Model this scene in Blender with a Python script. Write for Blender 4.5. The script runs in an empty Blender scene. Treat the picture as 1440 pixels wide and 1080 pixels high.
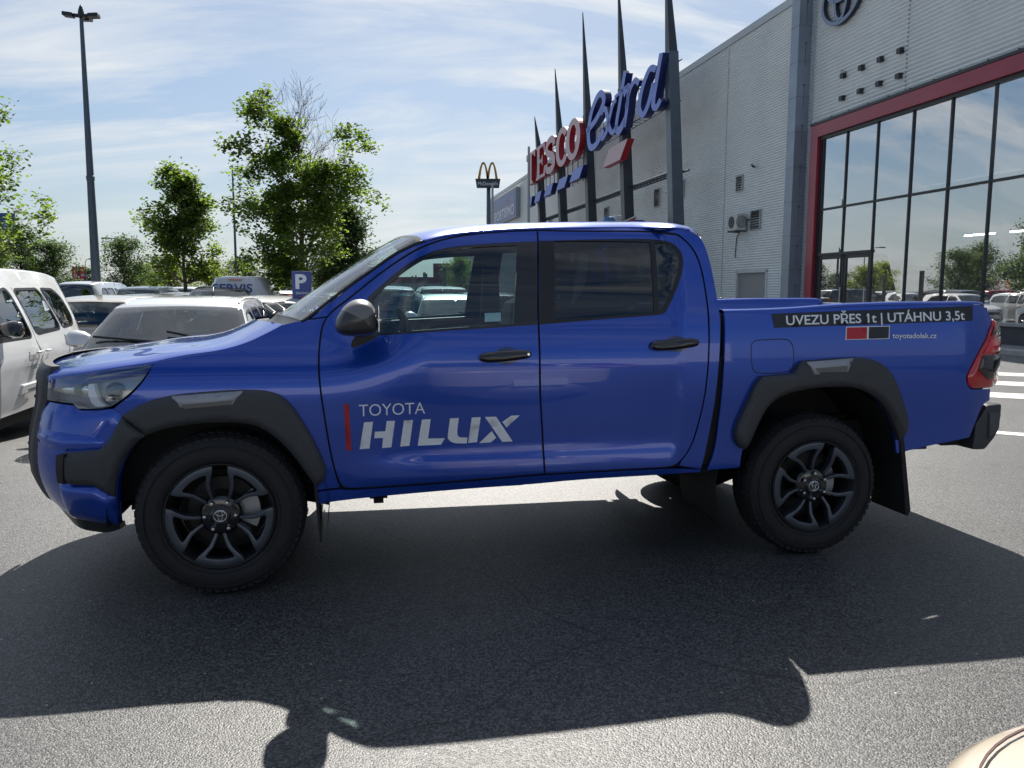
import bpy, bmesh, math, random, bisect
import numpy as np
from mathutils import Vector, Matrix
from mathutils.geometry import delaunay_2d_cdt
from math import radians, sin, cos, pi, hypot
random.seed(7)
scn = bpy.context.scene
COL = scn.collection
# ------------------------------------------------------------------ camera, sky, sun, exposure
CAMH = 1.4514
cd = bpy.data.cameras.new('camera'); cam = bpy.data.objects.new('camera', cd); COL.objects.link(cam)
cd.sensor_fit = 'HORIZONTAL'; cd.sensor_width = 36; cd.lens = 36*1128.27/1440
cd.clip_start = 0.05; cd.clip_end = 3000
_p, _r = 0.1176, 0.0032
_F = Vector((0, cos(_p), -sin(_p))); _R0 = Vector((1,0,0)); _U0 = Vector((0, sin(_p), cos(_p)))
_R = _R0*cos(_r)+_U0*sin(_r); _U = -_R0*sin(_r)+_U0*cos(_r)
cam.matrix_world = Matrix(((_R.x,_U.x,-_F.x,0),(_R.y,_U.y,-_F.y,0),(_R.z,_U.z,-_F.z,CAMH),(0,0,0,1)))
scn.camera = cam
scn.view_settings.view_transform = 'Standard'; scn.view_settings.look = 'None'
scn.view_settings.exposure = 0.85; scn.view_settings.gamma = 1.0
SUN_EL, SUN_AZ = radians(45.5), radians(-1.0)      # azimuth measured from +Y towards +X
sl = bpy.data.lights.new('sun','SUN'); sl.energy = 5.0; sl.angle = radians(0.5); sl.color = (1.0,0.95,0.87)
so = bpy.data.objects.new('sun', sl); COL.objects.link(so)
_sd = Vector((sin(SUN_AZ)*cos(SUN_EL), cos(SUN_AZ)*cos(SUN_EL), sin(SUN_EL)))
so.rotation_euler = _sd.to_track_quat('Z','Y').to_euler(); so.location = (0,0,60)
W = bpy.data.worlds.new('World'); scn.world = W; W.use_nodes = True
nt = W.node_tree; nt.nodes.clear()
def N(t, typ, **kw):
    n = t.nodes.new(typ)
    for k, v in kw.items():
        if k.startswith('i_'):
            key = k[2:]
            n.inputs[int(key) if key.isdigit() else key.replace('_',' ')].default_value = v
        else: setattr(n, k, v)
    return n
sky = N(nt,'ShaderNodeTexSky'); sky.sky_type='NISHITA'; sky.sun_disc=False
sky.sun_elevation=SUN_EL; sky.sun_rotation=SUN_AZ; sky.air_density=1.0; sky.dust_density=0.5; sky.ozone_density=3.0
tc = N(nt,'ShaderNodeTexCoord'); sx = N(nt,'ShaderNodeSeparateXYZ'); nt.links.new(tc.outputs['Generated'], sx.inputs[0])
den = N(nt,'ShaderNodeMath', operation='ADD', i_1=0.22); mx = N(nt,'ShaderNodeMath', operation='MAXIMUM', i_1=0.0)
nt.links.new(sx.outputs[2], mx.inputs[0]); nt.links.new(mx.outputs[0], den.inputs[0])
dx = N(nt,'ShaderNodeMath', operation='DIVIDE'); dy = N(nt,'ShaderNodeMath', operation='DIVIDE')
nt.links.new(sx.outputs[0], dx.inputs[0]); nt.links.new(den.outputs[0], dx.inputs[1])
nt.links.new(sx.outputs[1], dy.inputs[0]); nt.links.new(den.outputs[0], dy.inputs[1])
cb_ = N(nt,'ShaderNodeCombineXYZ'); nt.links.new(dx.outputs[0], cb_.inputs[0]); nt.links.new(dy.outputs[0], cb_.inputs[1])
mp = N(nt,'ShaderNodeMapping'); mp.inputs['Rotation'].default_value=(0,0,radians(-62)); mp.inputs['Scale'].default_value=(0.75,2.3,1)
mp.inputs['Location'].default_value=(0.35,0.2,0)
nt.links.new(cb_.outputs[0], mp.inputs[0])
n1 = N(nt,'ShaderNodeTexNoise'); n1.inputs['Scale'].default_value=1.3; n1.inputs['Detail'].default_value=9; n1.inputs['Roughness'].default_value=0.62; n1.inputs['Distortion'].default_value=0.9
nt.links.new(mp.outputs[0], n1.inputs['Vector'])
n2 = N(nt,'ShaderNodeTexNoise'); n2.inputs['Scale'].default_value=0.55; n2.inputs['Detail'].default_value=4
nt.links.new(cb_.outputs[0], n2.inputs['Vector'])
cr = N(nt,'ShaderNodeValToRGB'); cr.color_ramp.elements[0].position=0.40; cr.color_ramp.elements[1].position=0.66
nt.links.new(n1.outputs[0], cr.inputs[0])
cr2 = N(nt,'ShaderNodeValToRGB'); cr2.color_ramp.elements[0].position=0.30; cr2.color_ramp.elements[1].position=0.58
nt.links.new(n2.outputs[0], cr2.inputs[0])
mm = N(nt,'ShaderNodeMath', operation='MULTIPLY'); nt.links.new(cr.outputs[0], mm.inputs[0]); nt.links.new(cr2.outputs[0], mm.inputs[1])
# a thin veil of high cloud, thicker towards the sun's side of the sky
dot = N(nt,'ShaderNodeVectorMath', operation='DOT_PRODUCT'); nt.links.new(tc.outputs['Generated'], dot.inputs[0]); dot.inputs[1].default_value=tuple(_sd)
ve = N(nt,'ShaderNodeMapRange'); ve.inputs['From Min'].default_value=0.55; ve.inputs['From Max'].default_value=1.0; ve.inputs['To Min'].default_value=0.0; ve.inputs['To Max'].default_value=0.58
nt.links.new(dot.outputs['Value'], ve.inputs['Value'])
ma = N(nt,'ShaderNodeMath', operation='MULTIPLY_ADD', i_1=0.85, use_clamp=True); nt.links.new(mm.outputs[0], ma.inputs[0]); nt.links.new(ve.outputs[0], ma.inputs[2])
CLOUD = N(nt,'ShaderNodeMapRange'); CLOUD.inputs['From Min'].default_value=-1; CLOUD.inputs['From Max'].default_value=1.0; CLOUD.inputs['To Min'].default_value=4.5; CLOUD.inputs['To Max'].default_value=9.5
nt.links.new(dot.outputs['Value'], CLOUD.inputs['Value'])
cc = N(nt,'ShaderNodeCombineColor')
for i in range(3):
    g = N(nt,'ShaderNodeMath', operation='MULTIPLY', i_1=(0.93,0.97,1.0)[i]); nt.links.new(CLOUD.outputs[0], g.inputs[0]); nt.links.new(g.outputs[0], cc.inputs[i])
mix = N(nt,'ShaderNodeMix', data_type='RGBA'); nt.links.new(ma.outputs[0], mix.inputs[0])
hsv = N(nt,'ShaderNodeHueSaturation'); hsv.inputs['Saturation'].default_value=1.22; hsv.inputs['Value'].default_value=0.92; nt.links.new(sky.outputs[0], hsv.inputs['Color'])
hz = N(nt,'ShaderNodeMapRange'); hz.inputs['From Min'].default_value=0.0; hz.inputs['From Max'].default_value=0.22; hz.inputs['To Min'].default_value=0.75; hz.inputs['To Max'].default_value=0.0; nt.links.new(sx.outputs[2], hz.inputs['Value'])
hm = N(nt,'ShaderNodeMix', data_type='RGBA'); nt.links.new(hz.outputs[0], hm.inputs[0]); nt.links.new(hsv.outputs[0], hm.inputs[6]); hm.inputs[7].default_value=(5.2,5.9,6.5,1)
nt.links.new(hm.outputs[2], mix.inputs[6]); nt.links.new(cc.outputs[0], mix.inputs[7])
bg = N(nt,'ShaderNodeBackground'); bg.inputs[1].default_value=0.055
wo = N(nt,'ShaderNodeOutputWorld'); nt.links.new(mix.outputs[2], bg.inputs[0]); nt.links.new(bg.outputs[0], wo.inputs[0])

# ------------------------------------------------------------------ materials
MATS = {}
def mat(name, col, rough=0.5, metal=0.0, coat=0.0, spec=0.5, noise=None, bump=None, emit=None):
    if name in MATS: return MATS[name]
    m = bpy.data.materials.new(name); m.use_nodes = True; t = m.node_tree; b = t.nodes['Principled BSDF']
    b.inputs['Base Color'].default_value = (*col,1); b.inputs['Roughness'].default_value = rough; b.inputs['Metallic'].default_value = metal
    b.inputs['Coat Weight'].default_value = coat; b.inputs['Coat Roughness'].default_value = 0.02; b.inputs['Specular IOR Level'].default_value = spec
    tcn = None
    if noise or bump:
        tcn = N(t,'ShaderNodeTexCoord')
    if noise:          # (scale, amount)
        n = N(t,'ShaderNodeTexNoise'); n.inputs['Scale'].default_value = noise[0]; n.inputs['Detail'].default_value = 6; n.inputs['Roughness'].default_value=0.65
        t.links.new(tcn.outputs['Object'], n.inputs['Vector'])
        r = N(t,'ShaderNodeValToRGB'); a = noise[1]
        r.color_ramp.elements[0].position=0.3; r.color_ramp.elements[1].position=0.7
        r.color_ramp.elements[0].color = (*[c*(1-a) for c in col],1); r.color_ramp.elements[1].color = (*[min(1,c*(1+a)) for c in col],1)
        t.links.new(n.outputs[0], r.inputs[0]); t.links.new(r.outputs[0], b.inputs['Base Color'])
    if bump:           # (scale, strength, distance)
        n = N(t,'ShaderNodeTexNoise'); n.inputs['Scale'].default_value = bump[0]; n.inputs['Detail'].default_value = 4
        t.links.new(tcn.outputs['Object'], n.inputs['Vector'])
        bp = N(t,'ShaderNodeBump'); bp.inputs['Strength'].default_value = bump[1]; bp.inputs['Distance'].default_value = bump[2]
        t.links.new(n.outputs[0], bp.inputs['Height']); t.links.new(bp.outputs[0], b.inputs['Normal'])
    if emit:
        b.inputs['Emission Color'].default_value = (*col,1); b.inputs['Emission Strength'].default_value = emit
    MATS[name] = m; return m
def glass(name, tint, refl=1.0, rough=0.0, base=0.04):
    """thin sheet: tinted see-through plus Fresnel reflection"""
    if name in MATS: return MATS[name]
    m = bpy.data.materials.new(name); m.use_nodes = True; t = m.node_tree; t.nodes.clear()
    tr = N(t,'ShaderNodeBsdfTransparent'); tr.inputs[0].default_value = (*tint,1)
    gl = N(t,'ShaderNodeBsdfGlossy'); gl.inputs['Roughness'].default_value = rough; gl.inputs[0].default_value = (1,1,1,1)
    lw = N(t,'ShaderNodeLayerWeight'); lw.inputs['Blend'].default_value = 0.5
    pw = N(t,'ShaderNodeMath', operation='POWER', i_1=4.5); t.links.new(lw.outputs['Facing'], pw.inputs[0])
    mr = N(t,'ShaderNodeMath', operation='MULTIPLY_ADD', i_1=refl*0.95, i_2=0.04+base, use_clamp=True); t.links.new(pw.outputs[0], mr.inputs[0])
    mx_ = N(t,'ShaderNodeMixShader'); t.links.new(mr.outputs[0], mx_.inputs[0]); t.links.new(tr.outputs[0], mx_.inputs[1]); t.links.new(gl.outputs[0], mx_.inputs[2])
    o = N(t,'ShaderNodeOutputMaterial'); t.links.new(mx_.outputs[0], o.inputs[0])
    MATS[name] = m; return m
def paint(name, col, metal=0.0, rough=0.35, flake=0.0):
    if name in MATS: return MATS[name]
    m = mat(name, col, rough=rough, metal=metal, coat=1.0)
    if flake:
        t = m.node_tree; b = t.nodes['Principled BSDF']; tcn = N(t,'ShaderNodeTexCoord')
        v = N(t,'ShaderNodeTexVoronoi'); v.inputs['Scale'].default_value = 900; t.links.new(tcn.outputs['Object'], v.inputs['Vector'])
        r = N(t,'ShaderNodeMixRGB'); r.blend_type='MULTIPLY'; r.inputs[0].default_value=flake; r.inputs[1].default_value=(*col,1)
        t.links.new(v.outputs['Color'], r.inputs[2]); t.links.new(r.outputs[0], b.inputs['Base Color'])
    return m
# ------------------------------------------------------------------ object helpers
def link(o, parent=None):
    COL.objects.link(o)
    if parent is not None: o.parent = parent
    return o
def empty(name, loc=(0,0,0), rz=0.0, label=None, cat=None, group=None, kind=None):
    o = bpy.data.objects.new(name, None); o.empty_display_size = 0.2; COL.objects.link(o)
    o.location = loc; o.rotation_euler = (0,0,rz)
    tag(o, label, cat, group, kind); return o
def tag(o, label=None, cat=None, group=None, kind=None):
    if label: o['label'] = label
    if cat: o['category'] = cat
    if group: o['group'] = group
    if kind: o['kind'] = kind
    return o
def mesh_obj(name, verts, faces, m, parent=None, smooth=True, sharp=None, mats=None, fm=None):
    me = bpy.data.meshes.new(name); me.from_pydata([tuple(v) for v in verts], [], [tuple(f) for f in faces])
    for mm_ in (mats or [m]): me.materials.append(mm_)
    if fm is not None: me.polygons.foreach_set('material_index', fm)
    me.polygons.foreach_set('use_smooth', [smooth]*len(me.polygons))
    if sharp:
        for e in me.edges:
            if tuple(sorted(e.vertices)) in sharp: e.use_edge_sharp = True
    me.update()
    return link(bpy.data.objects.new(name, me), parent)
class MB:
    """collects primitives into one mesh"""
    def __init__(s): s.v=[]; s.f=[]; s.fm=[]; s.cur=0
    def add(s, v, f):
        o=len(s.v); s.v+= [tuple(q) for q in v]; s.f+=[tuple(i+o for i in q) for q in f]; s.fm+=[s.cur]*len(f); return s
    def box(s, x0,x1,y0,y1,z0,z1, M=None):
        v=[(x0,y0,z0),(x1,y0,z0),(x1,y1,z0),(x0,y1,z0),(x0,y0,z1),(x1,y0,z1),(x1,y1,z1),(x0,y1,z1)]
        if M is not None: v=[M@Vector(q) for q in v]
        return s.add(v,[(0,3,2,1),(4,5,6,7),(0,1,5,4),(1,2,6,5),(2,3,7,6),(3,0,4,7)])
    def prism(s, poly, d0, d1, axis='y'):
        n=len(poly)
        def P(a,b,d): return {'y':(a,d,b),'x':(d,a,b),'z':(a,b,d)}[axis]
        v=[P(a,b,d0) for a,b in poly]+[P(a,b,d1) for a,b in poly]
        f=[tuple(range(n)),tuple(range(2*n-1,n-1,-1))]+[(i,i+n,(i+1)%n+n,(i+1)%n) for i in range(n)]
        return s.add(v,f)
    def tube(s, pts, r, n=8, cap=True):
        pts=[Vector(p) for p in pts]; rs=r if isinstance(r,(list,tuple)) else [r]*len(pts)
        v=[]; f=[]
        for i,p in enumerate(pts):
            d=(pts[min(i+1,len(pts)-1)]-pts[max(i-1,0)]).normalized()
            a=d.orthogonal() if i==0 else (pa-d*pa.dot(d)); a.normalize(); pa=a; b=d.cross(a)
            for k in range(n):
                t=2*pi*k/n; v.append(p+(a*cos(t)+b*sin(t))*rs[i])
        for i in range(len(pts)-1):
            for k in range(n): f.append((i*n+k,i*n+(k+1)%n,(i+1)*n+(k+1)%n,(i+1)*n+k))
        if cap: f.append(tuple(range(n-1,-1,-1))); f.append(tuple((len(pts)-1)*n+k for k in range(n)))
        return s.add(v,f)
    def lathe(s, prof, c, axis='y', n=32, a0=0, a1=2*pi):
        """prof: (radius, along-axis)"""
        full=abs(a1-a0-2*pi)<1e-6; m=n if full else n+1; v=[]; f=[]
        for r,h in prof:
            for k in range(m):
                t=a0+(a1-a0)*k/n
                if axis=='y': v.append((c[0]+r*cos(t),c[1]+h,c[2]+r*sin(t)))
                elif axis=='z': v.append((c[0]+r*cos(t),c[1]+r*sin(t),c[2]+h))
                else: v.append((c[0]+h,c[1]+r*cos(t),c[2]+r*sin(t)))
        for i in range(len(prof)-1):
            for k in range(m if full else m-1): f.append((i*m+k,i*m+(k+1)%m,(i+1)*m+(k+1)%m,(i+1)*m+k))
        return s.add(v,f)
    def build(s, name, m, parent=None, smooth=False, bevel=0.0, mats=None, angle=None, seg=2):
        o=mesh_obj(name,s.v,s.f,m,parent,smooth,mats=mats,fm=s.fm if mats else None)
        bm=bmesh.new(); bm.from_mesh(o.data); bmesh.ops.recalc_face_normals(bm, faces=bm.faces)
        if bevel:
            bmesh.ops.remove_doubles(bm, verts=bm.verts, dist=1e-5)
            es=[e for e in bm.edges if len(e.link_faces)==2 and e.calc_face_angle(0)>0.5]
            bmesh.ops.bevel(bm, geom=es, offset=bevel, segments=seg, profile=0.6, affect='EDGES', clamp_overlap=True)
        if angle is not None:
            for e in bm.edges:
                if len(e.link_faces)!=2 or e.calc_face_angle(0)>angle: e.smooth=False
            for q in bm.faces: q.smooth=True
        bm.to_mesh(o.data); bm.free(); return o
# ------------------------------------------------------------------ outline tools
def chaikin(pts, it=2):
    P=[(q[0],q[1],1 if len(q)>2 else 0) for q in pts]
    for _ in range(it):
        o=[]; n=len(P)
        for i in range(n):
            a,b,c=P[i-1],P[i],P[(i+1)%n]
            if b[2]: o.append(b)
            else:
                o.append((b[0]*.75+a[0]*.25,b[1]*.75+a[1]*.25,0)); o.append((b[0]*.75+c[0]*.25,b[1]*.75+c[1]*.25,0))
        P=o
    return [(q[0],q[1]) for q in P]
def resample(P, g):
    o=[]
    for i in range(len(P)):
        a,b=P[i],P[(i+1)%len(P)]; l=hypot(b[0]-a[0],b[1]-a[1])
        if l<1e-6: continue
        k=max(1,int(math.ceil(l/g)))
        for j in range(k): o.append((a[0]+(b[0]-a[0])*j/k,a[1]+(b[1]-a[1])*j/k))
    # drop near-duplicates
    r=[o[0]]
    for q in o[1:]:
        if hypot(q[0]-r[-1][0],q[1]-r[-1][1])>g*0.12: r.append(q)
    return r
def area(P): return 0.5*sum(P[i-1][0]*P[i][1]-P[i][0]*P[i-1][1] for i in range(len(P)))
def shrink(P, d):
    s=1 if area(P)>0 else -1; o=[]; n=len(P)
    for i in range(n):
        a,b,c=P[i-1],P[i],P[(i+1)%n]
        e1=Vector((b[0]-a[0],b[1]-a[1])); e2=Vector((c[0]-b[0],c[1]-b[1]))
        if e1.length<1e-9 or e2.length<1e-9: o.append(b); continue
        n1=Vector((-e1.y,e1.x)).normalized()*s; n2=Vector((-e2.y,e2.x)).normalized()*s
        m_=(n1+n2)
        if m_.length<0.3: o.append(b); continue
        m_.normalize(); k=d/max(0.5,m_.dot(n1)); o.append((b[0]+m_.x*k,b[1]+m_.y*k))
    return o
def inside(P, X, Y):
    P=np.array(P); x0,y0=P[:,0],P[:,1]; x1,y1=np.roll(x0,-1),np.roll(y0,-1)
    r=np.zeros(X.shape,bool)
    for a,b,c,d in zip(x0,y0,x1,y1):
        k=((b>Y)!=(d>Y))
        with np.errstate(divide='ignore',invalid='ignore'):
            r^= k & (X < (c-a)*(Y-b)/((d-b) if d!=b else 1e-12)+a)
    return r
def bdist(loops, X, Y):
    D_=np.full(X.shape,1e9)
    for P in loops:
        P=np.array(P); Q=np.roll(P,-1,0)
        for (ax,ay),(bx,by) in zip(P,Q):
            ex,ey=bx-ax,by-ay; l=ex*ex+ey*ey+1e-14
            t=np.clip(((X-ax)*ex+(Y-ay)*ey)/l,0,1)
            D_=np.minimum(D_,np.hypot(X-ax-t*ex,Y-ay-t*ey))
    return D_
def fill2d(loops, grid):
    """triangulate outer loop minus hole loops; returns verts, tris, boundary-distance"""
    V=[]; E=[]
    for P in loops:
        o=len(V); V+=P; E+=[(o+i,o+(i+1)%len(P)) for i in range(len(P))]
    A=np.array(loops[0]); x0,y0=A.min(0); x1,y1=A.max(0)
    gx=np.arange(x0+grid*.5,x1,grid); gy=np.arange(y0+grid*.5,y1,grid)
    if len(gx) and len(gy):
        X,Y=np.meshgrid(gx,gy); X[1::2]+=grid*.5; X=X.ravel(); Y=Y.ravel()
        k=inside(loops[0],X,Y)
        for h_ in loops[1:]: k&=~inside(h_,X,Y)
        X,Y=X[k],Y[k]
        if len(X):
            k=bdist(loops,X,Y)>grid*.45
            V=V+[(float(a),float(b)) for a,b in zip(X[k],Y[k])]
    vs,es,fs,_,_,_=delaunay_2d_cdt([Vector(q) for q in V],E,[],0,1e-7)
    vs=[(q.x,q.y) for q in vs]
    cx=np.array([sum(vs[i][0] for i in f)/len(f) for f in fs]); cy=np.array([sum(vs[i][1] for i in f)/len(f) for f in fs])
    k=inside(loops[0],cx,cy)
    for h_ in loops[1:]: k&=~inside(h_,cx,cy)
    T_=[]
    for f,kk in zip(fs,k):
        if not kk: continue
        f=list(f); a,b,c=vs[f[0]],vs[f[1]],vs[f[2]]
        if (b[0]-a[0])*(c[1]-a[1])-(b[1]-a[1])*(c[0]-a[0])<0: f.reverse()
        T_.append(tuple(f))
    return vs,T_
def panel(name, outline, surf, m, parent=None, holes=(), off=0.0, thick=0.012, grid=0.04, gap=0.0, mirror=None, rnd=None, both=False, back=False, sm=2):
    """curved sheet-metal panel: outline in surface coordinates, flanged edges; mirror = body width"""
    loops=[resample(chaikin(outline,sm),grid)]
    if gap: loops[0]=resample(shrink(loops[0],gap),grid)
    for h_ in holes: loops.append(resample(chaikin(h_,sm),grid))
    vs,T_=fill2d(loops,grid)
    if rnd:       # (radius, height): round the edge down
        d=bdist(loops,np.array([q[0] for q in vs]),np.array([q[1] for q in vs]))
        offs=[off-rnd[1]*(1-min(1,x/rnd[0]))**2 for x in d]
    else: offs=[off]*len(vs)
    used=sorted({i for f in T_ for i in f}); mp_={j:i for i,j in enumerate(used)}
    F=[tuple(mp_[i] for i in f) for f in T_]; V3=[surf(vs[j][0],vs[j][1],offs[j]) for j in used]
    cnt={}
    for f in F:
        for a,b in ((f[0],f[1]),(f[1],f[2]),(f[2],f[0])): cnt[(a,b)]=1
    bnd=[(a,b) for (a,b) in cnt if (b,a) not in cnt]
    sharp=set(); bk={}
    for a,b in bnd:
        for i in (a,b):
            if i not in bk:
                j=used[i]; bk[i]=len(V3); V3.append(surf(vs[j][0],vs[j][1],off-thick))
        F.append((b,a,bk[a],bk[b])); sharp.add(tuple(sorted((a,b))))
    NB=len(F)-len(bnd); NRM=None
    if surf is pos and not rnd:
        NRM=[]
        for j in used:
            t,z=vs[j]; e=1.5e-3; a0=Vector(surf(t-e,z,off)); a1=Vector(surf(t+e,z,off)); b0=Vector(surf(t,z-e,off)); b1=Vector(surf(t,z+e,off))
            n_=(a1-a0).cross(b1-b0); NRM.append(n_.normalized())
    def soft(o,base,f0,sgn):
        # true surface normals on the skin, flat ones on the flange
        if NRM is None: return
        me=o.data; cn=[None]*len(me.loops)
        for pi_,p in enumerate(me.polygons):
            fl=not any(a<=pi_<a+NB for a in f0)
            for li in p.loop_indices:
                vi=me.loops[li].vertex_index
                if fl: cn[li]=tuple(p.normal)
                else:
                    m_=bool(base and vi>=base) if sgn is None else sgn
                    n_=NRM[vi-(base if (sgn is None and m_) else 0)]
                    cn[li]=(n_.x,-n_.y if m_ else n_.y,n_.z)
        me.normals_split_custom_set(cn)
    if mirror is not None:
        Vm=[(x,mirror-y,z) for x,y,z in V3]; Fm=[tuple(reversed(f)) for f in F]
    out=[]
    if both and mirror is not None:
        o=len(V3); V3=V3+Vm; F=F+[tuple(i+o for i in f) for f in Fm]; sharp|={(a+o,b+o) for a,b in list(sharp)}
        r_=mesh_obj(name,V3,F,m,parent,True,sharp); soft(r_,o,(0,len(F)//2),None); return r_
    a=mesh_obj(name,V3,F,m,parent,True,sharp); soft(a,0,(0,),False)
    if mirror is None: return a
    b=mesh_obj(name,Vm,Fm,m,parent[1] if isinstance(parent,tuple) else parent,True,sharp)
    soft(b,0,(0,),True)
    return a,b
def grid_mesh(name, rows, m, parent=None, smooth=True, flip=False, thick=0, mats=None, fmf=None):
    n=len(rows[0]); v=[p for r in rows for p in r]; f=[]; fm=[]
    for i in range(len(rows)-1):
        for j in range(n-1):
            q=(i*n+j,i*n+j+1,(i+1)*n+j+1,(i+1)*n+j); f.append(tuple(reversed(q)) if flip else q)
            if fmf: fm.append(fmf(i,j))
    return mesh_obj(name,v,f,m,parent,smooth,mats=mats,fm=fm if fmf else None)
def catmull(P, k):
    o=[]; n=len(P)
    for i in range(n-1):
        p0=np.array(P[max(0,i-1)],float); p1=np.array(P[i],float); p2=np.array(P[i+1],float); p3=np.array(P[min(n-1,i+2)],float)
        for j in range(k):
            t=j/k; o.append(tuple(0.5*((2*p1)+(-p0+p2)*t+(2*p0-5*p1+4*p2-p3)*t*t+(-p0+3*p1-3*p2+p3)*t**3)))
    o.append(tuple(np.array(P[-1],float))); return o
def text_mesh(s, shear=0.0, offset=0.0, extrude=0.0, res=4, spacing=1.0):
    c=bpy.data.curves.new('txt','FONT'); c.body=s; c.shear=shear; c.offset=offset; c.extrude=extrude; c.resolution_u=res; c.space_character=spacing
    o=bpy.data.objects.new('txt',c); COL.objects.link(o); bpy.context.view_layer.update()
    dg=bpy.context.evaluated_depsgraph_get(); me=bpy.data.meshes.new_from_object(o.evaluated_get(dg))
    v=[tuple(q.co) for q in me.vertices]; f=[tuple(p.vertices) for p in me.polygons]
    bpy.data.objects.remove(o); bpy.data.curves.remove(c); bpy.data.meshes.remove(me)
    return v,f
def text_obj(name, s, M, width, height, m, parent, shear=0.0, offset=0.0, extrude=0.0, mats=None):
    """text fitted into width x height, mapped by M(u,v,w)"""
    v,f=text_mesh(s,shear,offset,extrude)
    xs=[q[0] for q in v]; ys=[q[1] for q in v]; x0,x1,y0,y1=min(xs),max(xs),min(ys),max(ys)
    V=[M((q[0]-x0)/(x1-x0)*width,(q[1]-y0)/(y1-y0)*height,q[2]) for q in v]
    fm=None
    if mats:
        zs=[q[2] for q in v]; zt=max(zs); fm=[0 if all(abs(zs[i]-zt)<1e-5 for i in q) else 1 for q in f]
    return mesh_obj(name,V,f,m,parent,False,mats=mats,fm=fm)
# ------------------------------------------------------------------ pickup side surface
# ---- pickup side surface ----
def interp(kn,z):
    # monotone-ish cubic hermite through knots
    xs=[k[0] for k in kn]
    if z<=xs[0]: return kn[0][1]+(kn[1][1]-kn[0][1])/(xs[1]-xs[0])*(z-xs[0])
    if z>=xs[-1]: return kn[-1][1]+(kn[-1][1]-kn[-2][1])/(xs[-1]-xs[-2])*(z-xs[-1])
    i=bisect.bisect_right(xs,z)-1
    def sl(j):
        if j==0: return (kn[1][1]-kn[0][1])/(xs[1]-xs[0])
        if j==len(xs)-1: return (kn[-1][1]-kn[-2][1])/(xs[-1]-xs[-2])
        a=(kn[j][1]-kn[j-1][1])/(xs[j]-xs[j-1]); b=(kn[j+1][1]-kn[j][1])/(xs[j+1]-xs[j])
        return 0.5*(a+b)
    h=xs[i+1]-xs[i]; u=(z-xs[i])/h; m0=sl(i)*h; m1=sl(i+1)*h; p0=kn[i][1]; p1=kn[i+1][1]
    return (2*u**3-3*u*u+1)*p0+(u**3-2*u*u+u)*m0+(-2*u**3+3*u*u)*p1+(u**3-u*u)*m1
def sstep(a,b,x):
    u=max(0.,min(1.,(x-a)/(b-a))); return u*u*(3-2*u)
DOOR=[(.38,.10),(.46,.072),(.52,.05),(.58,.05),(.66,.062),(.8,.058),(1.0,.048),(1.08,.048),(1.16,.058),(1.24,.078),(1.28,.092),(1.32,.105),(1.5,.16),(1.65,.225),(1.75,.285),(1.8,.34)]
FEND=[(.25,.11),(.40,.085),(.55,.07),(.7,.06),(.85,.055),(1.0,.06),(1.07,.08),(1.13,.12),(1.2,.185),(1.3,.27)]
BED =[(.38,.09),(.5,.065),(.62,.06),(.75,.055),(.9,.045),(1.05,.045),(1.18,.052),(1.28,.064),(1.34,.075),(1.4,.09)]
NOSE=[(.2,.22),(.3,.16),(.4,.10),(.5,.05),(.6,.02),(.7,.02),(.82,.04),(.9,.06),(1.0,.07),(1.06,.085),(1.1,.11),(1.15,.17),(1.2,.25)]
XC=-0.30; XA=0.72; YB=0.95; NN=2.5
_tab=None
def corner(th):
    return XC-XA*math.sin(th)**(2/NN), YB*(1-math.cos(th)**(2/NN))
def _mk():
    global _tab
    _tab=[(0.,XC,0.)]; s=0; px,py=XC,0.
    for i in range(1,801):
        x,y=corner(i/800*math.pi/2); s+=math.hypot(x-px,y-py); px,py=x,y; _tab.append((s,x,y))
_mk(); SMAX=_tab[-1][0]; _ss=[q[0] for q in _tab]
def plan(t):
    if t>=XC: return t,0.,0.,-1.
    s=XC-t
    if s>=SMAX: return XC-XA, YB+(s-SMAX), -1.,0.
    i=max(1,bisect.bisect_left(_ss,s)); a=_tab[i-1]; b=_tab[i]; u=(s-a[0])/(b[0]-a[0]+1e-12)
    x=a[1]+(b[1]-a[1])*u; y=a[2]+(b[2]-a[2])*u
    i0=max(0,i-4); i1=min(800,i+3); dx=_tab[i1][1]-_tab[i0][1]; dy=_tab[i1][2]-_tab[i0][2]; l=math.hypot(dx,dy)
    return x,y,-dy/l,dx/l
def inset(t,z):
    wn=1-sstep(-.75,-.35,t)
    wf=(1-sstep(.45,1.0,t))*(1-wn); wb=sstep(2.25,2.32,t); wd=max(0,1-wn-wf-wb)
    d=0
    if wn>0: d+=wn*interp(NOSE,z)
    if wf>0: d+=wf*interp(FEND,z)
    if wd>0: d+=wd*interp(DOOR,z)
    if wb>0: d+=wb*interp(BED,z)
    # tail end rounds inwards a little
    if t>3.9: d+=.12*((t-3.9)/.45)**2.2
    return d
def pos(t,z,off=0.):
    x,y,nx,ny=plan(t); d=inset(t,z)-off
    return (x-nx*d, y-ny*d, z)
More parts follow.
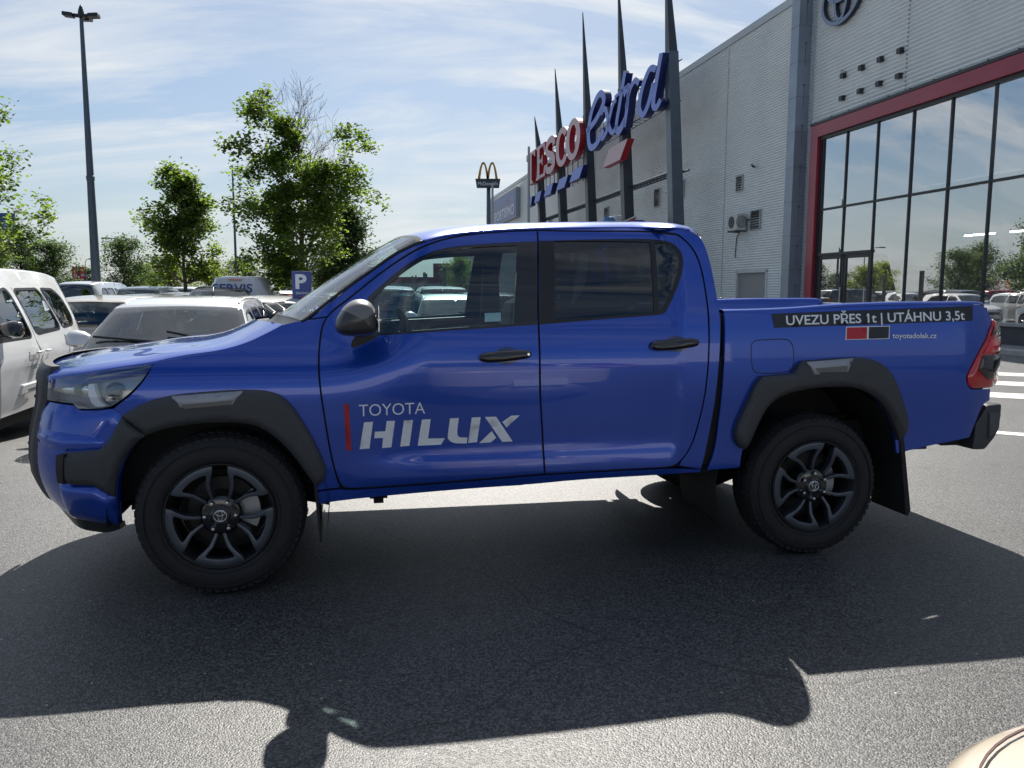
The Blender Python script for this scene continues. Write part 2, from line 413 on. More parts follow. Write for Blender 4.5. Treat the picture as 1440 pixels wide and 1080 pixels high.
# ------------------------------------------------------------------ ground and setting
WALLB = -0.19164
AL = Vector((sin(WALLB),cos(WALLB),0)); NR = Vector((cos(WALLB),-sin(WALLB),0))
KD = 1.085; DW = 14.749
def WP(s,z,d=0.0):
    """point on the shop front: s metres along, z up, d metres out from the wall towards the car park (numbers as measured)"""
    q=AL*(s*KD)+NR*((DW-d)*KD); return Vector((q.x,q.y,CAMH+(z-CAMH)*KD))
def gz(x,y):
    p=x*NR.x+y*NR.y
    u=max(0,min(1,(y-6.3)/3.2)); u=u*u*(3-2*u); w=max(0,min(1,(6.0-p)/4.0)); w=w*w*(3-2*w)
    return -0.20*u*w
def stone(name, dark, light, rough):
    m=bpy.data.materials.new(name); m.use_nodes=True; t=m.node_tree; b=t.nodes['Principled BSDF']
    tcn=N(t,'ShaderNodeTexCoord')
    v=N(t,'ShaderNodeTexVoronoi'); v.inputs['Scale'].default_value=140; t.links.new(tcn.outputs['Object'],v.inputs['Vector'])
    v2=N(t,'ShaderNodeTexVoronoi'); v2.inputs['Scale'].default_value=38; t.links.new(tcn.outputs['Object'],v2.inputs['Vector'])
    sep=N(t,'ShaderNodeSeparateColor'); t.links.new(v.outputs['Color'],sep.inputs[0])
    r=N(t,'ShaderNodeValToRGB'); e=r.color_ramp.elements; e[0].position=0.0; e[0].color=(*dark,1); e[1].position=1.0; e[1].color=(*light,1)
    k=r.color_ramp.elements.new(0.55); k.color=(*[d*.65+l*.35 for d,l in zip(dark,light)],1)
    t.links.new(sep.outputs[0],r.inputs[0])
    sep2=N(t,'ShaderNodeSeparateColor'); t.links.new(v2.outputs['Color'],sep2.inputs[0])
    gt_=N(t,'ShaderNodeMath',operation='GREATER_THAN',i_1=0.985); t.links.new(sep2.outputs[1],gt_.inputs[0])
    lt_=N(t,'ShaderNodeMath',operation='LESS_THAN',i_1=0.16); t.links.new(v2.outputs['Distance'],lt_.inputs[0])
    an=N(t,'ShaderNodeMath',operation='MULTIPLY'); t.links.new(gt_.outputs[0],an.inputs[0]); t.links.new(lt_.outputs[0],an.inputs[1])
    n=N(t,'ShaderNodeTexNoise'); n.inputs['Scale'].default_value=0.55; n.inputs['Detail'].default_value=7; n.inputs['Roughness'].default_value=.6; t.links.new(tcn.outputs['Object'],n.inputs['Vector'])
    nr=N(t,'ShaderNodeMapRange'); nr.inputs['From Min'].default_value=.3; nr.inputs['From Max'].default_value=.7; nr.inputs['To Min'].default_value=.82; nr.inputs['To Max'].default_value=1.15; t.links.new(n.outputs[0],nr.inputs[0])
    mu=N(t,'ShaderNodeMixRGB'); mu.blend_type='MULTIPLY'; mu.inputs[0].default_value=1; t.links.new(r.outputs[0],mu.inputs[1])
    cmb=N(t,'ShaderNodeCombineColor'); [t.links.new(nr.outputs[0],cmb.inputs[i]) for i in range(3)]; t.links.new(cmb.outputs[0],mu.inputs[2])
    mw=N(t,'ShaderNodeMixRGB'); mw.inputs[2].default_value=(.45,.45,.44,1); t.links.new(an.outputs[0],mw.inputs[0]); t.links.new(mu.outputs[0],mw.inputs[1])
    cw=N(t,'ShaderNodeTexNoise'); cw.inputs['Scale'].default_value=1.1; cw.inputs['Detail'].default_value=5; t.links.new(tcn.outputs['Object'],cw.inputs['Vector'])
    ad=N(t,'ShaderNodeMixRGB'); ad.blend_type='ADD'; ad.inputs[0].default_value=.55; t.links.new(tcn.outputs['Object'],ad.inputs[1]); t.links.new(cw.outputs['Color'],ad.inputs[2])
    ck=N(t,'ShaderNodeTexVoronoi'); ck.feature='DISTANCE_TO_EDGE'; ck.inputs['Scale'].default_value=.21; t.links.new(ad.outputs[0],ck.inputs['Vector'])
    cl=N(t,'ShaderNodeMapRange'); cl.inputs['From Min'].default_value=.0; cl.inputs['From Max'].default_value=.0022; cl.inputs['To Min'].default_value=.45; cl.inputs['To Max'].default_value=1; t.links.new(ck.outputs['Distance'],cl.inputs['Value'])
    st=N(t,'ShaderNodeTexNoise'); st.inputs['Scale'].default_value=1.9; st.inputs['Detail'].default_value=3; t.links.new(tcn.outputs['Object'],st.inputs['Vector'])
    sr=N(t,'ShaderNodeMapRange'); sr.inputs['From Min'].default_value=.66; sr.inputs['From Max'].default_value=.72; sr.inputs['To Min'].default_value=1.0; sr.inputs['To Max'].default_value=.6; t.links.new(st.outputs[0],sr.inputs['Value'])
    cs=N(t,'ShaderNodeMath',operation='MULTIPLY'); t.links.new(cl.outputs[0],cs.inputs[0]); t.links.new(sr.outputs[0],cs.inputs[1])
    cm=N(t,'ShaderNodeCombineColor'); [t.links.new(cs.outputs[0],cm.inputs[i]) for i in range(3)]
    mz=N(t,'ShaderNodeMixRGB'); mz.blend_type='MULTIPLY'; mz.inputs[0].default_value=1; t.links.new(mw.outputs[0],mz.inputs[1]); t.links.new(cm.outputs[0],mz.inputs[2]); mw=mz
    t.links.new(mw.outputs[0],b.inputs['Base Color']); b.inputs['Roughness'].default_value=rough; b.inputs['Specular IOR Level'].default_value=.5
    h=N(t,'ShaderNodeMath',operation='MULTIPLY_ADD',i_1=-1.2); t.links.new(v.outputs['Distance'],h.inputs[0]); t.links.new(sep.outputs[1],h.inputs[2])
    bp=N(t,'ShaderNodeBump'); bp.inputs['Strength'].default_value=.45; bp.inputs['Distance'].default_value=.0032; t.links.new(h.outputs[0],bp.inputs['Height']); t.links.new(bp.outputs[0],b.inputs['Normal'])
    return m
ASPH=stone('asphalt',(0.016,0.0175,0.0205),(0.145,0.145,0.142),0.5)
def axis(a,b,f0,f1,fine,coarse):
    o=[]; x=a
    while x<b:
        o.append(x); x+= fine if f0<=x<f1 else coarse
    o.append(b); return o
xs=[-900,-300,-120,-60]+axis(-40,40,-12,14,0.5,2.0)+[60,120,300,900]
ys=[-300,-120,-60,-30]+axis(-15,60,5,11,0.35,2.0)+[90,140,250,500,1200]
v=[(x,y,gz(x,y)) for y in ys for x in xs]; n=len(xs)
mesh_obj('ground',v,[(j*n+i,j*n+i+1,(j+1)*n+i+1,(j+1)*n+i) for j in range(len(ys)-1) for i in range(n-1)],ASPH)
tag(bpy.data.objects['ground'],kind='structure')
# zebra crossing bars and a bay line on the lane at the right
ROADW=mat('road_paint',(0.62,0.61,0.58),rough=.7,noise=(9,.25),bump=(120,.3,.003))
def strip(name,p0,p1,w,z=.004,lab=None):
    p0,p1=Vector(p0),Vector(p1); d=(p1-p0).normalized(); q=Vector((-d.y,d.x))*w/2
    k=max(2,int((p1-p0).length/0.25)); v=[];f=[]
    for i in range(k+1):
        c=p0+(p1-p0)*i/k
        j=0.012*sin(i*2.1)+0.008*sin(i*5.3)
        v+=[(c.x+q.x*(1+j),c.y+q.y*(1+j),gz(c.x,c.y)+z),(c.x-q.x*(1-j),c.y-q.y*(1-j),gz(c.x,c.y)+z)]
    f=[(2*i,2*i+2,2*i+3,2*i+1) for i in range(k)]
    return tag(mesh_obj(name,v,f,ROADW,None,False),kind='structure')
# ------------------------------------------------------------------ the shop building
CLAD=mat('wall_cladding',(0.78,0.81,0.80),rough=.38,metal=.05,noise=(.6,.06))
CLADG=mat('flashing_grey',(0.27,0.31,0.37),rough=.4,metal=.35,noise=(1.2,.12))
FRAME=mat('frame_dark',(0.018,0.021,0.026),rough=.4)
FRED=mat('frame_red',(0.34,0.022,0.045),rough=.35,noise=(1.5,.1),coat=.2)
WHITEM=mat('white_metal',(0.58,0.60,0.61),rough=.4,noise=(3,.05))
store=empty('store_building',(0,0,0),0,'long grey corrugated metal retail building with red framed glass front','building')
SY=(CAMH*KD-CAMH)/KD # z that maps to the ground level
Z0=CAMH-CAMH/KD
def clad(name,s0,s1,z0,z1,holes=(),d=0.0,par=store,pitch=0.094,depth=0.042):
    """horizontal corrugated sheet; holes are (s0,s1,z0,z1) cut out of it"""
    zs=[z0]
    while zs[-1]<z1-1e-6: zs.append(min(z1,zs[-1]+pitch/8))
    cuts=sorted({s0,s1}|{c for h in holes for c in h[:2] if s0<c<s1})
    v=[];f=[]
    for a,b in zip(cuts[:-1],cuts[1:]):
        k=max(1,int((b-a)/6))
        for q in range(k):
            p0=a+(b-a)*q/k;p1=a+(b-a)*(q+1)/k; o=len(v)
            for z in zs:
                dd=d+depth*(0.5+0.5*cos(2*pi*z/pitch))**0.7
                v.append(WP(p0,z,dd)); v.append(WP(p1,z,dd))
            for i in range(len(zs)-1):
                zm=(zs[i]+zs[i+1])/2
                if any(h[0]-1e-6<=a and b<=h[1]+1e-6 and h[2]<zm<h[3] for h in holes): continue
                f.append((o+2*i,o+2*i+1,o+2*i+3,o+2*i+2))
    return mesh_obj(name,v,f,CLAD,par,True)
def wbox(mb,s0,s1,z0,z1,d0,d1):
    v=[WP(s,z,d) for z in (z0,z1) for s,d in ((s0,d0),(s1,d0),(s1,d1),(s0,d1))]
    return mb.add(v,[(0,1,2,3),(4,7,6,5),(0,4,5,1),(1,5,6,2),(2,6,7,3),(3,7,4,0)])
DOOR_=(27.27,29.51,Z0,2.10); GL=(2.0,23.95,Z0,6.27)
clad('wall',24.85,70.0,Z0,11.05,holes=[DOOR_])
clad('wall',70.0,88.3,Z0,11.0)
clad('showroom_wall',-6.0,24.85,Z0,14.0,holes=[GL],depth=0.05,pitch=0.115)
mb=MB(); wbox(mb,24.85,88.3,11.05,11.32,-.3,.06); mb.build('roof_flashing',mat('flashing_light',(0.45,0.47,0.48),rough=.4,metal=.3),store)
mb=MB(); wbox(mb,24.9,88.3,Z0,11.0,-26,-.06); mb.build('building_core',mat('core_grey',(0.3,0.3,0.3)),store)
mb=MB(); wbox(mb,88.3,88.5,Z0,11.3,-26,.06); mb.build('end_wall',CLADG,store)
# grey corner pier with light trims
mb=MB(); wbox(mb,24.87,25.36,Z0,14.2,.02,.50); pier=mb.build('corner_pier',CLADG,store,bevel=.008)
SEAM=mat('seam_grey',(0.13,0.15,0.19),rough=.5)
for k in range(12):
    mb=MB(); z=1.0+k*1.12; wbox(mb,24.862,25.365,z,z+.012,.015,.506); mb.build('pier_seam',SEAM,store)
for k in range(9):
    mb=MB(); wbox(mb,24.855,24.87,.9+k*1.3,.9+k*1.3+.7,.235,.245); wbox(mb,24.85,24.87,.9+k*1.3+.68,.9+k*1.3+.74,.20,.28); mb.build('pier_clip',SEAM,store)

mb=MB(); wbox(mb,24.60,24.75,Z0,14.0,.02,.06); wbox(mb,25.37,25.47,Z0,11.1,.02,.05); mb.build('pier_trim',mat('trim_light',(0.47,0.49,0.51),rough=.4),store,bevel=.004)
JOINT=mat('joint_grey',(.30,.32,.33),rough=.5)
for s_,z0_,z1_ in ((20.1,6.8,14.0),(14.2,6.8,14.0),(30.9,Z0,11.0),(36.9,Z0,11.0),(43.0,Z0,11.0),(49.0,Z0,11.0)):
    mb=MB(); wbox(mb,s_-.02,s_+.02,z0_,z1_,.0,.034); mb.build('panel_joint',JOINT,store)
# red portal frame
mb=MB(); wbox(mb,23.95,24.36,Z0,6.68,.0,.22); wbox(mb,1.6,23.95,6.29,6.68,.0,.22); mb.build('red_frame',FRED,store,bevel=.006)
mb=MB(); wbox(mb,1.6,24.38,6.685,6.76,-.02,.245)
for k in range(26): wbox(mb,24.2-k*.9,24.17-k*.9,6.76,6.80,.0,.2)
mb.build('frame_flashing',FRAME,store)
# glazing
mul=[23.80,22.56,21.09,19.60,18.18,16.78,15.36,13.94,12.5,11.1,9.7,8.3,6.9,5.5,4.1,2.7]
mb=MB()
for i,s in enumerate(mul):
    wbox(mb,s-.026,s+.026,Z0+.55 if i>2 else Z0,6.27,.02,.10)
wbox(mb,2.0,23.76,3.97,4.03,.02,.095); wbox(mb,2.0,23.94,6.20,6.29,.02,.14); wbox(mb,23.84,23.95,Z0,6.28,-.03,.12)
wbox(mb,21.05,23.80,2.54,2.62,.02,.125)
glz=mb.build('curtain_wall',FRAME,store,bevel=.004)
SHOPG=glass('shop_glass',(0.60,0.68,0.74),refl=1.0,base=.52)
mm=mul+[2.0]
for i in range(len(mm)-1):
    a,b=mm[i+1]+.026,mm[i]-.026
    for z0,z1 in ((4.04,6.2),(2.62 if i<2 else Z0+.62,3.96)):
        # each pane sits very slightly out of true, as real panes do
        e=[random.uniform(-.004,.004) for _ in range(4)]
        v=[WP(a,z0,.06+e[0]),WP(b,z0,.06+e[1]),WP(b,z1,.06+e[2]),WP(a,z1,.06+e[3])]
        mesh_obj('pane',v,[(0,1,2,3)],SHOPG,glz,False)
# door leaves
for a,b in ((22.42,23.76),(21.12,22.38)):
    mb=MB()
    for q in ((a,a+.09,Z0+.02,2.53),(b-.09,b,Z0+.02,2.53),(a,b,2.42,2.53),(a,b,Z0+.02,Z0+.22)): wbox(mb,*q,.03,.09)
    dl=mb.build('shop_door',FRAME,store,bevel=.004)
    mesh_obj('door_pane',[WP(a+.09,Z0+.22,.055),WP(b-.09,Z0+.22,.055),WP(b-.09,2.42,.056),WP(a+.09,2.42,.056)],[(0,1,2,3)],SHOPG,dl,False)
    mb=MB(); s=a+.16 if a<22 else a+.06
    p=[WP(s,1.0,.13),WP(s,1.55,.13)]; mb.tube(p,.02,8); mb.build('door_handle',ALLOYM if False else mat('handle_steel',(.5,.5,.5),rough=.3,metal=.9),dl)
mb=MB(); wbox(mb,22.3,22.42,1.40,1.52,.06,.064); mb.build('door_notice',mat('paper',(.6,.6,.58),rough=.7),store); mb=MB(); wbox(mb,22.32,22.40,1.85,2.02,.06,.064); mb.build('door_notice',MATS['paper'],store)
mb=MB(); wbox(mb,2.0,21.05,Z0,Z0+.52,-.02,.09); mb.build('plinth',mat('plinth_grey',(0.06,0.066,0.075),rough=.6,noise=(2,.15)),store)
mb=MB(); wbox(mb,2.0,21.05,Z0+.53,Z0+.61,.0,.16); mb.build('sill',mat('sill_grey',(0.33,0.35,0.37),rough=.4,metal=.4),store,bevel=.005)
# showroom interior
INT=mat('interior_wall',(0.30,0.31,0.32),rough=.8)
mb=MB(); wbox(mb,0,24.6,Z0,6.6,-9.1,-9.0); wbox(mb,0,24.6,6.6,6.7,-9,-.1); wbox(mb,24.5,24.6,Z0,6.6,-9,-.15); wbox(mb,-6,.1,Z0,6.6,-9,-.1); mb.build('showroom_shell',INT,store)
mb=MB(); wbox(mb,0,24.5,Z0+.02,Z0+.06,-9,-.05); mb.build('showroom_floor',mat('interior_floor',(.16,.16,.16),rough=.35),store)
mb=MB(); wbox(mb,.2,24.4,4.62,5.62,-2.6,-2.2); mb.build('bulkhead',mat('bulkhead_white',(.8,.82,.83),rough=.7),store)
LIT_FILL=mat('fill_light_glow',(1.0,.98,.93),emit=24.0); LIT=mat('strip_light',(1.0,.97,.9),emit=12.0)
for k,(a,b) in enumerate(((21.2,22.35),(19.4,20.55),(17.0,18.2),(14,15.2))):
    mb=MB(); wbox(mb,a,b,3.14,3.18,-4.1,-4.0); mb.build('strip_light',LIT,store)
for a in (6,9,12):  # unseen fill lamps, added out of view to brighten the bulkhead
    mb=MB(); wbox(mb,a,a+2.4,6.36,6.42,-1.6,-1.35); mb.build('bulkhead_fill_light',LIT_FILL,store)
mb=MB(); wbox(mb,21.3,21.75,Z0,2.0,-1.2,-.9); mb.build('display_board',mat('board_beige',(.5,.47,.38),rough=.6),store)
# white totem with a red head behind the glass
tt=empty('display_totem',WP(17.38,Z0,-1.0),0,'white upright display totem with red top inside the showroom glass','display totem')
T0=tt.location.copy()
def loc(mbv): return mbv
mb=MB(); wbox(mb,17.22,17.52,Z0+.06,1.42,-1.08,-.95); mb.v=[Vector(q)-T0 for q in mb.v]; mb.build('totem_body',mat('totem_white',(.8,.8,.78),rough=.4),tt,bevel=.01)
mb=MB(); wbox(mb,17.21,17.53,1.425,1.72,-1.09,-.94); mb.v=[Vector(q)-T0 for q in mb.v]; mb.build('totem_top',mat('totem_red',(.6,.06,.02),rough=.4),tt,bevel=.01)
# service door in a recess, vents
mb=MB(); 
for q in ((27.15,27.27,Z0,2.2),(29.51,29.63,Z0,2.2),(27.15,29.63,2.10,2.2)): wbox(mb,*q,-.2,.05)
wbox(mb,27.2,29.6,Z0,2.12,-.17,-.15); mb.build('door_surround',WHITEM,store)
for a,b in ((27.30,28.18),(28.21,29.46)):
    mb=MB(); wbox(mb,a,b,Z0,2.06,-.12,-.07); dl=mb.build('service_door',mat('door_white',(.8,.8,.79),rough=.45),store,bevel=.006)
    if a<28: 
        mb=MB(); wbox(mb,28.02,28.06,.95,1.15,-.07,-.04); wbox(mb,27.93,28.06,1.06,1.085,-.04,-.02); mb.build('door_handle',FRAME,dl)
VENTM=mat('vent_dark',(.05,.055,.06),rough=.5); VENTF=mat('vent_frame',(.4,.42,.44),rough=.4,metal=.3)
def vent(s,z,w,h,m=VENTM):
    mb=MB()
    for q in ((s-w/2,s-w/2+.04,z-h/2,z+h/2),(s+w/2-.04,s+w/2,z-h/2,z+h/2),(s-w/2+.04,s+w/2-.04,z+h/2-.04,z+h/2),(s-w/2+.04,s+w/2-.04,z-h/2,z-h/2+.04)): wbox(mb,*q,.0,.09)
    fr=mb.build('vent',VENTF,store)
    mb=MB(); wbox(mb,s-w/2+.04,s+w/2-.04,z-h/2+.04,z+h/2-.04,.0,.03)
    k=int(h/.09)
    for i in range(k):
        zz=z-h/2+.05+(h-.1)*i/k
        a=s-w/2+.04; b=s+w/2-.04
        mb.add([WP(a,zz,.08),WP(b,zz,.08),WP(b,zz+.05,.03),WP(a,zz+.05,.03)],[(0,1,2,3)])
    mb.build('louvre',m,fr)
vent(29.55,5.55,.55,.62); vent(28.15,4.05,.75,.75); vent(38.3,5.95,.75,.9); vent(35.2,6.0,.55,.8); vent(60.5,6.4,.9,.7); vent(46.5,6.0,.8,.6)
# air conditioner
ac=empty('air_conditioner',WP(29.2,3.9,.0),0,'small white air conditioner on the grey corrugated wall beside a louvre','air conditioner'); A0=ac.location.copy()
def sub(mb): mb.v=[Vector(q)-A0 for q in mb.v]; return mb
mb=MB(); wbox(mb,28.75,29.6,3.72,4.34,.14,.50); sub(mb).build('casing',mat('ac_white',(.6,.6,.58),rough=.5),ac,bevel=.02)
c=WP(28.742,4.03,.32); mb=MB()
for r in (.05,.10,.15,.20,.235): 
    pts=[c+NR*(-r*cos(2*pi*k/24))+Vector((0,0,r*sin(2*pi*k/24))) for k in range(25)]; mb.tube(pts,.008,4,cap=False)
sub(mb).build('fan_guard',FRAME,ac)
c=WP(29.2,4.03,.51); mb=MB(); mb.tube([c,c-NR*.02],.24,24); sub(mb).build('fan',VENTM,ac)
for _s in (28.85,29.45):
    mb=MB(); wbox(mb,_s,_s+.05,3.66,3.71,.0,.52); sub(mb).build('bracket',VENTM,ac)
mb=MB(); mb.tube([WP(29.4,3.7,.05),WP(29.62,3.5,.05),WP(29.7,3.0,.05),WP(29.72,2.7,.05)],.02,6); sub(mb).build('pipe',VENTM,ac); mb=MB(); mb.tube([WP(28.75,4.1,.1),WP(28.55,4.1,.08)],.03,6); sub(mb).build('pipe',VENTM,ac)
# eight little sign brackets left on the showroom wall
for i,(s,z,lab) in enumerate([(s,z,l) for z,l in ((7.92,'upper'),(7.26,'lower')) for s in (22.92,22.02,21.15,20.30)]):
    c=WP(s,z,0); o=empty('wall_bracket',c,0)
    mb=MB(); wbox(mb,s-.085,s+.085,z-.07,z+.07,.025,.16); mb.v=[Vector(q)-c for q in mb.v]; mb.build('bracket_box',FRAME,o,bevel=.01)
    if i==0:
        mb=MB(); mb.tube([WP(s+.1,z+.08,.1)-c,WP(s-.02,z+.16,.16)-c,WP(s-.14,z+.08,.12)-c],.012,5); mb.build('loose_cable',FRAME,o)
    tag(o,'small black bracket, %s in the %s row above the red frame'%(('farthest left','second from left','third from left','farthest right')[i%4],lab),'bracket','brackets on the showroom wall')
o=empty('wall_lamp',WP(28.4,6.0,0),0,'tiny black lamp sticking out of the corrugated wall beside the grey pier','wall lamp')
mb=MB(); c=WP(28.4,6.0,0); mb.tube([WP(28.4,6.0,.02)-c,WP(28.35,6.08,.22)-c],.03,6); mb.tube([WP(28.35,6.08,.18)-c,WP(28.1,5.98,.26)-c],.05,6); mb.build('lamp_arm',FRAME,o)
# oval emblem on the showroom wall
em=empty('wall_emblem',WP(23.1,10.25,0),0,'large grey oval ring emblem mounted high on the showroom wall','emblem'); c=em.location.copy()
EMB=mat('emblem_grey',(0.20,0.24,0.33),rough=.35,metal=.4); EMS=mat('emblem_side',(0.03,0.035,0.05),rough=.4)
def ering(name,cs,cz,rs,rz,w):
    mb=MB(); n=56
    def ringv(d): 
        o=[]
        for k in range(n):
            t=2*pi*k/n; o.append(WP(cs+rs*cos(t),cz+rz*sin(t),d)-c)
        for k in range(n):
            t=2*pi*k/n; o.append(WP(cs+(rs-w)*cos(t),cz+(rz-w)*sin(t),d)-c)
        return o
    v=ringv(.20)+ringv(.06); f=[]
    for k in range(n):
        j=(k+1)%n; f.append((k,j,n+j,n+k))
    mb.cur=0; mb.add(v,f); mb.cur=1; f=[]
    for k in range(n):
        j=(k+1)%n; f.append((k,2*n+k,2*n+j,j)); f.append((n+k,n+j,3*n+j,3*n+k))
    mb.add(v,f); mb.build(name,None,em,mats=[EMB,EMS])
ering('outer_ring',23.1,10.25,1.02,.78,.12); ering('upright_ring',23.1,10.25,.36,.70,.11); ering('top_ring',23.1,10.55,.76,.42,.11)
# the big letter sign on five leaning pylons
SIG=mat('pylon_steel',(0.045,0.053,0.064),rough=.45,metal=.3,noise=(2,.15)); SIGL=mat('pylon_face',(0.10,0.125,0.155),rough=.4,metal=.3,noise=(2,.12))
sg=empty('store_sign',WP(45,Z0,1.6),0,'tall roadside style letter sign on five dark leaning spires before the grey wall','shop sign'); S0=sg.location.copy()
def ssub(mb): mb.v=[Vector(q)-S0 for q in mb.v]; return mb
for s,tip in ((32.3,15.6),(38.4,16.2),(44.6,16.75),(50.9,15.35),(56.8,13.6)):
    mb=MB()
    def sec(z,w,dd,dc,sh):
        return [WP(s+sh-w/2,z,dc+dd/2),WP(s+sh+w/2,z,dc+dd/2),WP(s+sh+w/2,z,dc-dd/2),WP(s+sh-w/2,z,dc-dd/2)]
    S_=[sec(Z0,.62,.55,1.25,0),sec(11.2,.50,.42,1.75,.35)]
    v=[p for q in S_ for p in q]; mb.add(v,[(0,1,5,4),(1,2,6,5),(2,3,7,6),(3,0,4,7),(4,5,6,7)]); p_=ssub(mb).build('pylon',SIGL if s<35 else SIG,sg,bevel=.012)
    mb=MB(); S_=[sec(11.22,.46,.36,1.752,.36),sec(tip,.04,.04,2.05,.55)]; v=[p for q in S_ for p in q]; mb.add(v,[(0,1,5,4),(1,2,6,5),(2,3,7,6),(3,0,4,7),(4,5,6,7)]); ssub(mb).build('spire',SIG,sg)
# lattice rails
mb=MB()
for z,d in ((6.45,1.45),(6.45,.9)): mb.tube([WP(32.5,z,d),WP(58,z,d)],.05,6)
for k in range(60):
    s=32.6+k*.43; mb.tube([WP(s,6.45,1.45),WP(s+.22,6.45,.9)],.022,4); mb.tube([WP(s+.22,6.45,.9),WP(s+.44,6.45,1.45)],.022,4)
for z in (9.25,10.9): mb.tube([WP(32.5,z,1.8),WP(60,z,1.8)],.035,6); mb.tube([WP(32.5,z,1.35),WP(60,z,1.35)],.03,6)
for k in range(46):
    s=32.6+k*.6; mb.tube([WP(s,9.25,1.8),WP(s+.3,10.9,1.8)],.016,4); mb.tube([WP(s,10.9,1.8),WP(s+.1,10.9,1.35)],.014,4); mb.tube([WP(s+.3,9.25,1.8),WP(s+.3,9.25,1.35)],.014,4)
for k in range(12):
    s=45.3+k*1.15; mb.tube([WP(s,9.2,1.85),WP(s,7.6,1.85)],.03,5)

ssub(mb).build('lattice',SIG,sg)
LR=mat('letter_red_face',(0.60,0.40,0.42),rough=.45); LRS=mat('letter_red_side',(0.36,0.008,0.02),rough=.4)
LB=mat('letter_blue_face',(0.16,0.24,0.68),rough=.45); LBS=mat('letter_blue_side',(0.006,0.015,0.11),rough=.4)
def letter(ch,s0,s1,z0,z1,mf,ms,shear=0.,offset=.03,dz0=0.,thin=1.):
    """s0 far (left in the picture) to s1 near; z grows towards the viewer by dz0"""
    v,f=text_mesh(ch,shear,offset,.0,4)
    # extruded twin
    v,f=text_mesh(ch,shear,offset,.12,4)
    xs=[q[0] for q in v];ys=[q[1] for q in v];x0,x1,y0,y1=min(xs),max(xs),min(ys),max(ys); zt=max(q[2] for q in v)
    V=[]
    for q in v:
        u=(q[0]-x0)/(x1-x0); w=(q[1]-y0)/(y1-y0); V.append(WP(s0+(s1-s0)*u,z0+(z1-z0)*w+dz0*u,1.88+(.42 if q[2]>0 else 0.))-S0)
    fm=[0 if all(v[i][2]>0 for i in p) else 1 for p in f]
    return mesh_obj('letter',V,f,None,sg,False,mats=[mf,ms],fm=fm)
# slab-serif T, E, S, C, O measured edge to edge along the wall (far to near)
SER=[('T',[(0,.80),(0,1),(1,1),(1,.80),(.9,.80),(.86,.9),(.62,.9),(.62,.1),(.76,.06),(.76,0),(.24,0),(.24,.06),(.38,.1),(.38,.9),(.14,.9),(.1,.80)]),
     ('E',[(0,0),(0,.06),(.12,.1),(.12,.9),(0,.94),(0,1),(.95,1),(.95,.78),(.85,.78),(.8,.9),(.38,.9),(.38,.56),(.6,.56),(.66,.66),(.72,.66),(.72,.36),(.66,.36),(.6,.46),(.38,.46),(.38,.1),(.82,.1),(.9,.26),(1,.26),(1,0)])]
def prism_letter(poly,s0,s1,z0,z1,mf,ms,d0=1.88,d1=2.22,name='letter'):
    vs,T_=fill2d([[(a,b) for a,b in poly]],5.0); mb=MB(); V=[WP(s0+(s1-s0)*a,z0+(z1-z0)*b,d1)-S0 for a,b in vs]; mb.cur=0; mb.add(V,T_)
    n=len(poly); V=[WP(s0+(s1-s0)*a,z0+(z1-z0)*b,d)-S0 for d in (d1,d0) for a,b in poly]; mb.cur=1; mb.add(V,[(i,(i+1)%n,n+(i+1)%n,n+i) for i in range(n)]+[tuple(range(2*n-1,n-1,-1))])
    o=mesh_obj(name,mb.v,mb.f,None,sg,False,mats=[mf,ms],fm=mb.fm); bm=bmesh.new(); bm.from_mesh(o.data); bmesh.ops.remove_doubles(bm,verts=bm.verts,dist=1e-4); bmesh.ops.recalc_face_normals(bm,faces=bm.faces); bm.to_mesh(o.data); bm.free(); return o
zb_,zt_=8.98,11.2
prism_letter(SER[0][1],59.3,56.4,zb_,zt_,LR,LRS); prism_letter(SER[1][1],56.0,53.3,zb_,zt_,LR,LRS)
def oring(s0,s1,z0,z1,w,a0=0,a1=360,name='letter',mf=LR,ms=LRS,tk=1.0):
    n=40; o=[];i_=[]
    for k in range(n+1):
        t=radians(a0+(a1-a0)*k/n); o.append((.5+.5*cos(t),.5+.5*sin(t))); i_.append((.5+(.5-w)*cos(t),.5+(.5-w*.62)*sin(t)))
    if a1-a0>=359:
        mb=MB(); vs,T_=fill2d([o[:-1],i_[:-1]],5.0)
        V=[WP(s0+(s1-s0)*a,z0+(z1-z0)*b,2.22)-S0 for a,b in vs]; mb.cur=0; mb.add(V,T_)
        for lp in (o[:-1],i_[:-1]):
            n2=len(lp); V=[WP(s0+(s1-s0)*a,z0+(z1-z0)*b,d)-S0 for d in (2.22,1.88) for a,b in lp]; mb.cur=1; mb.add(V,[(q,(q+1)%n2,n2+(q+1)%n2,n2+q) for q in range(n2)])
        return mesh_obj(name,mb.v,mb.f,None,sg,False,mats=[mf,ms],fm=mb.fm)
    return prism_letter(o+i_[::-1],s0,s1,z0,z1,mf,ms,name=name)
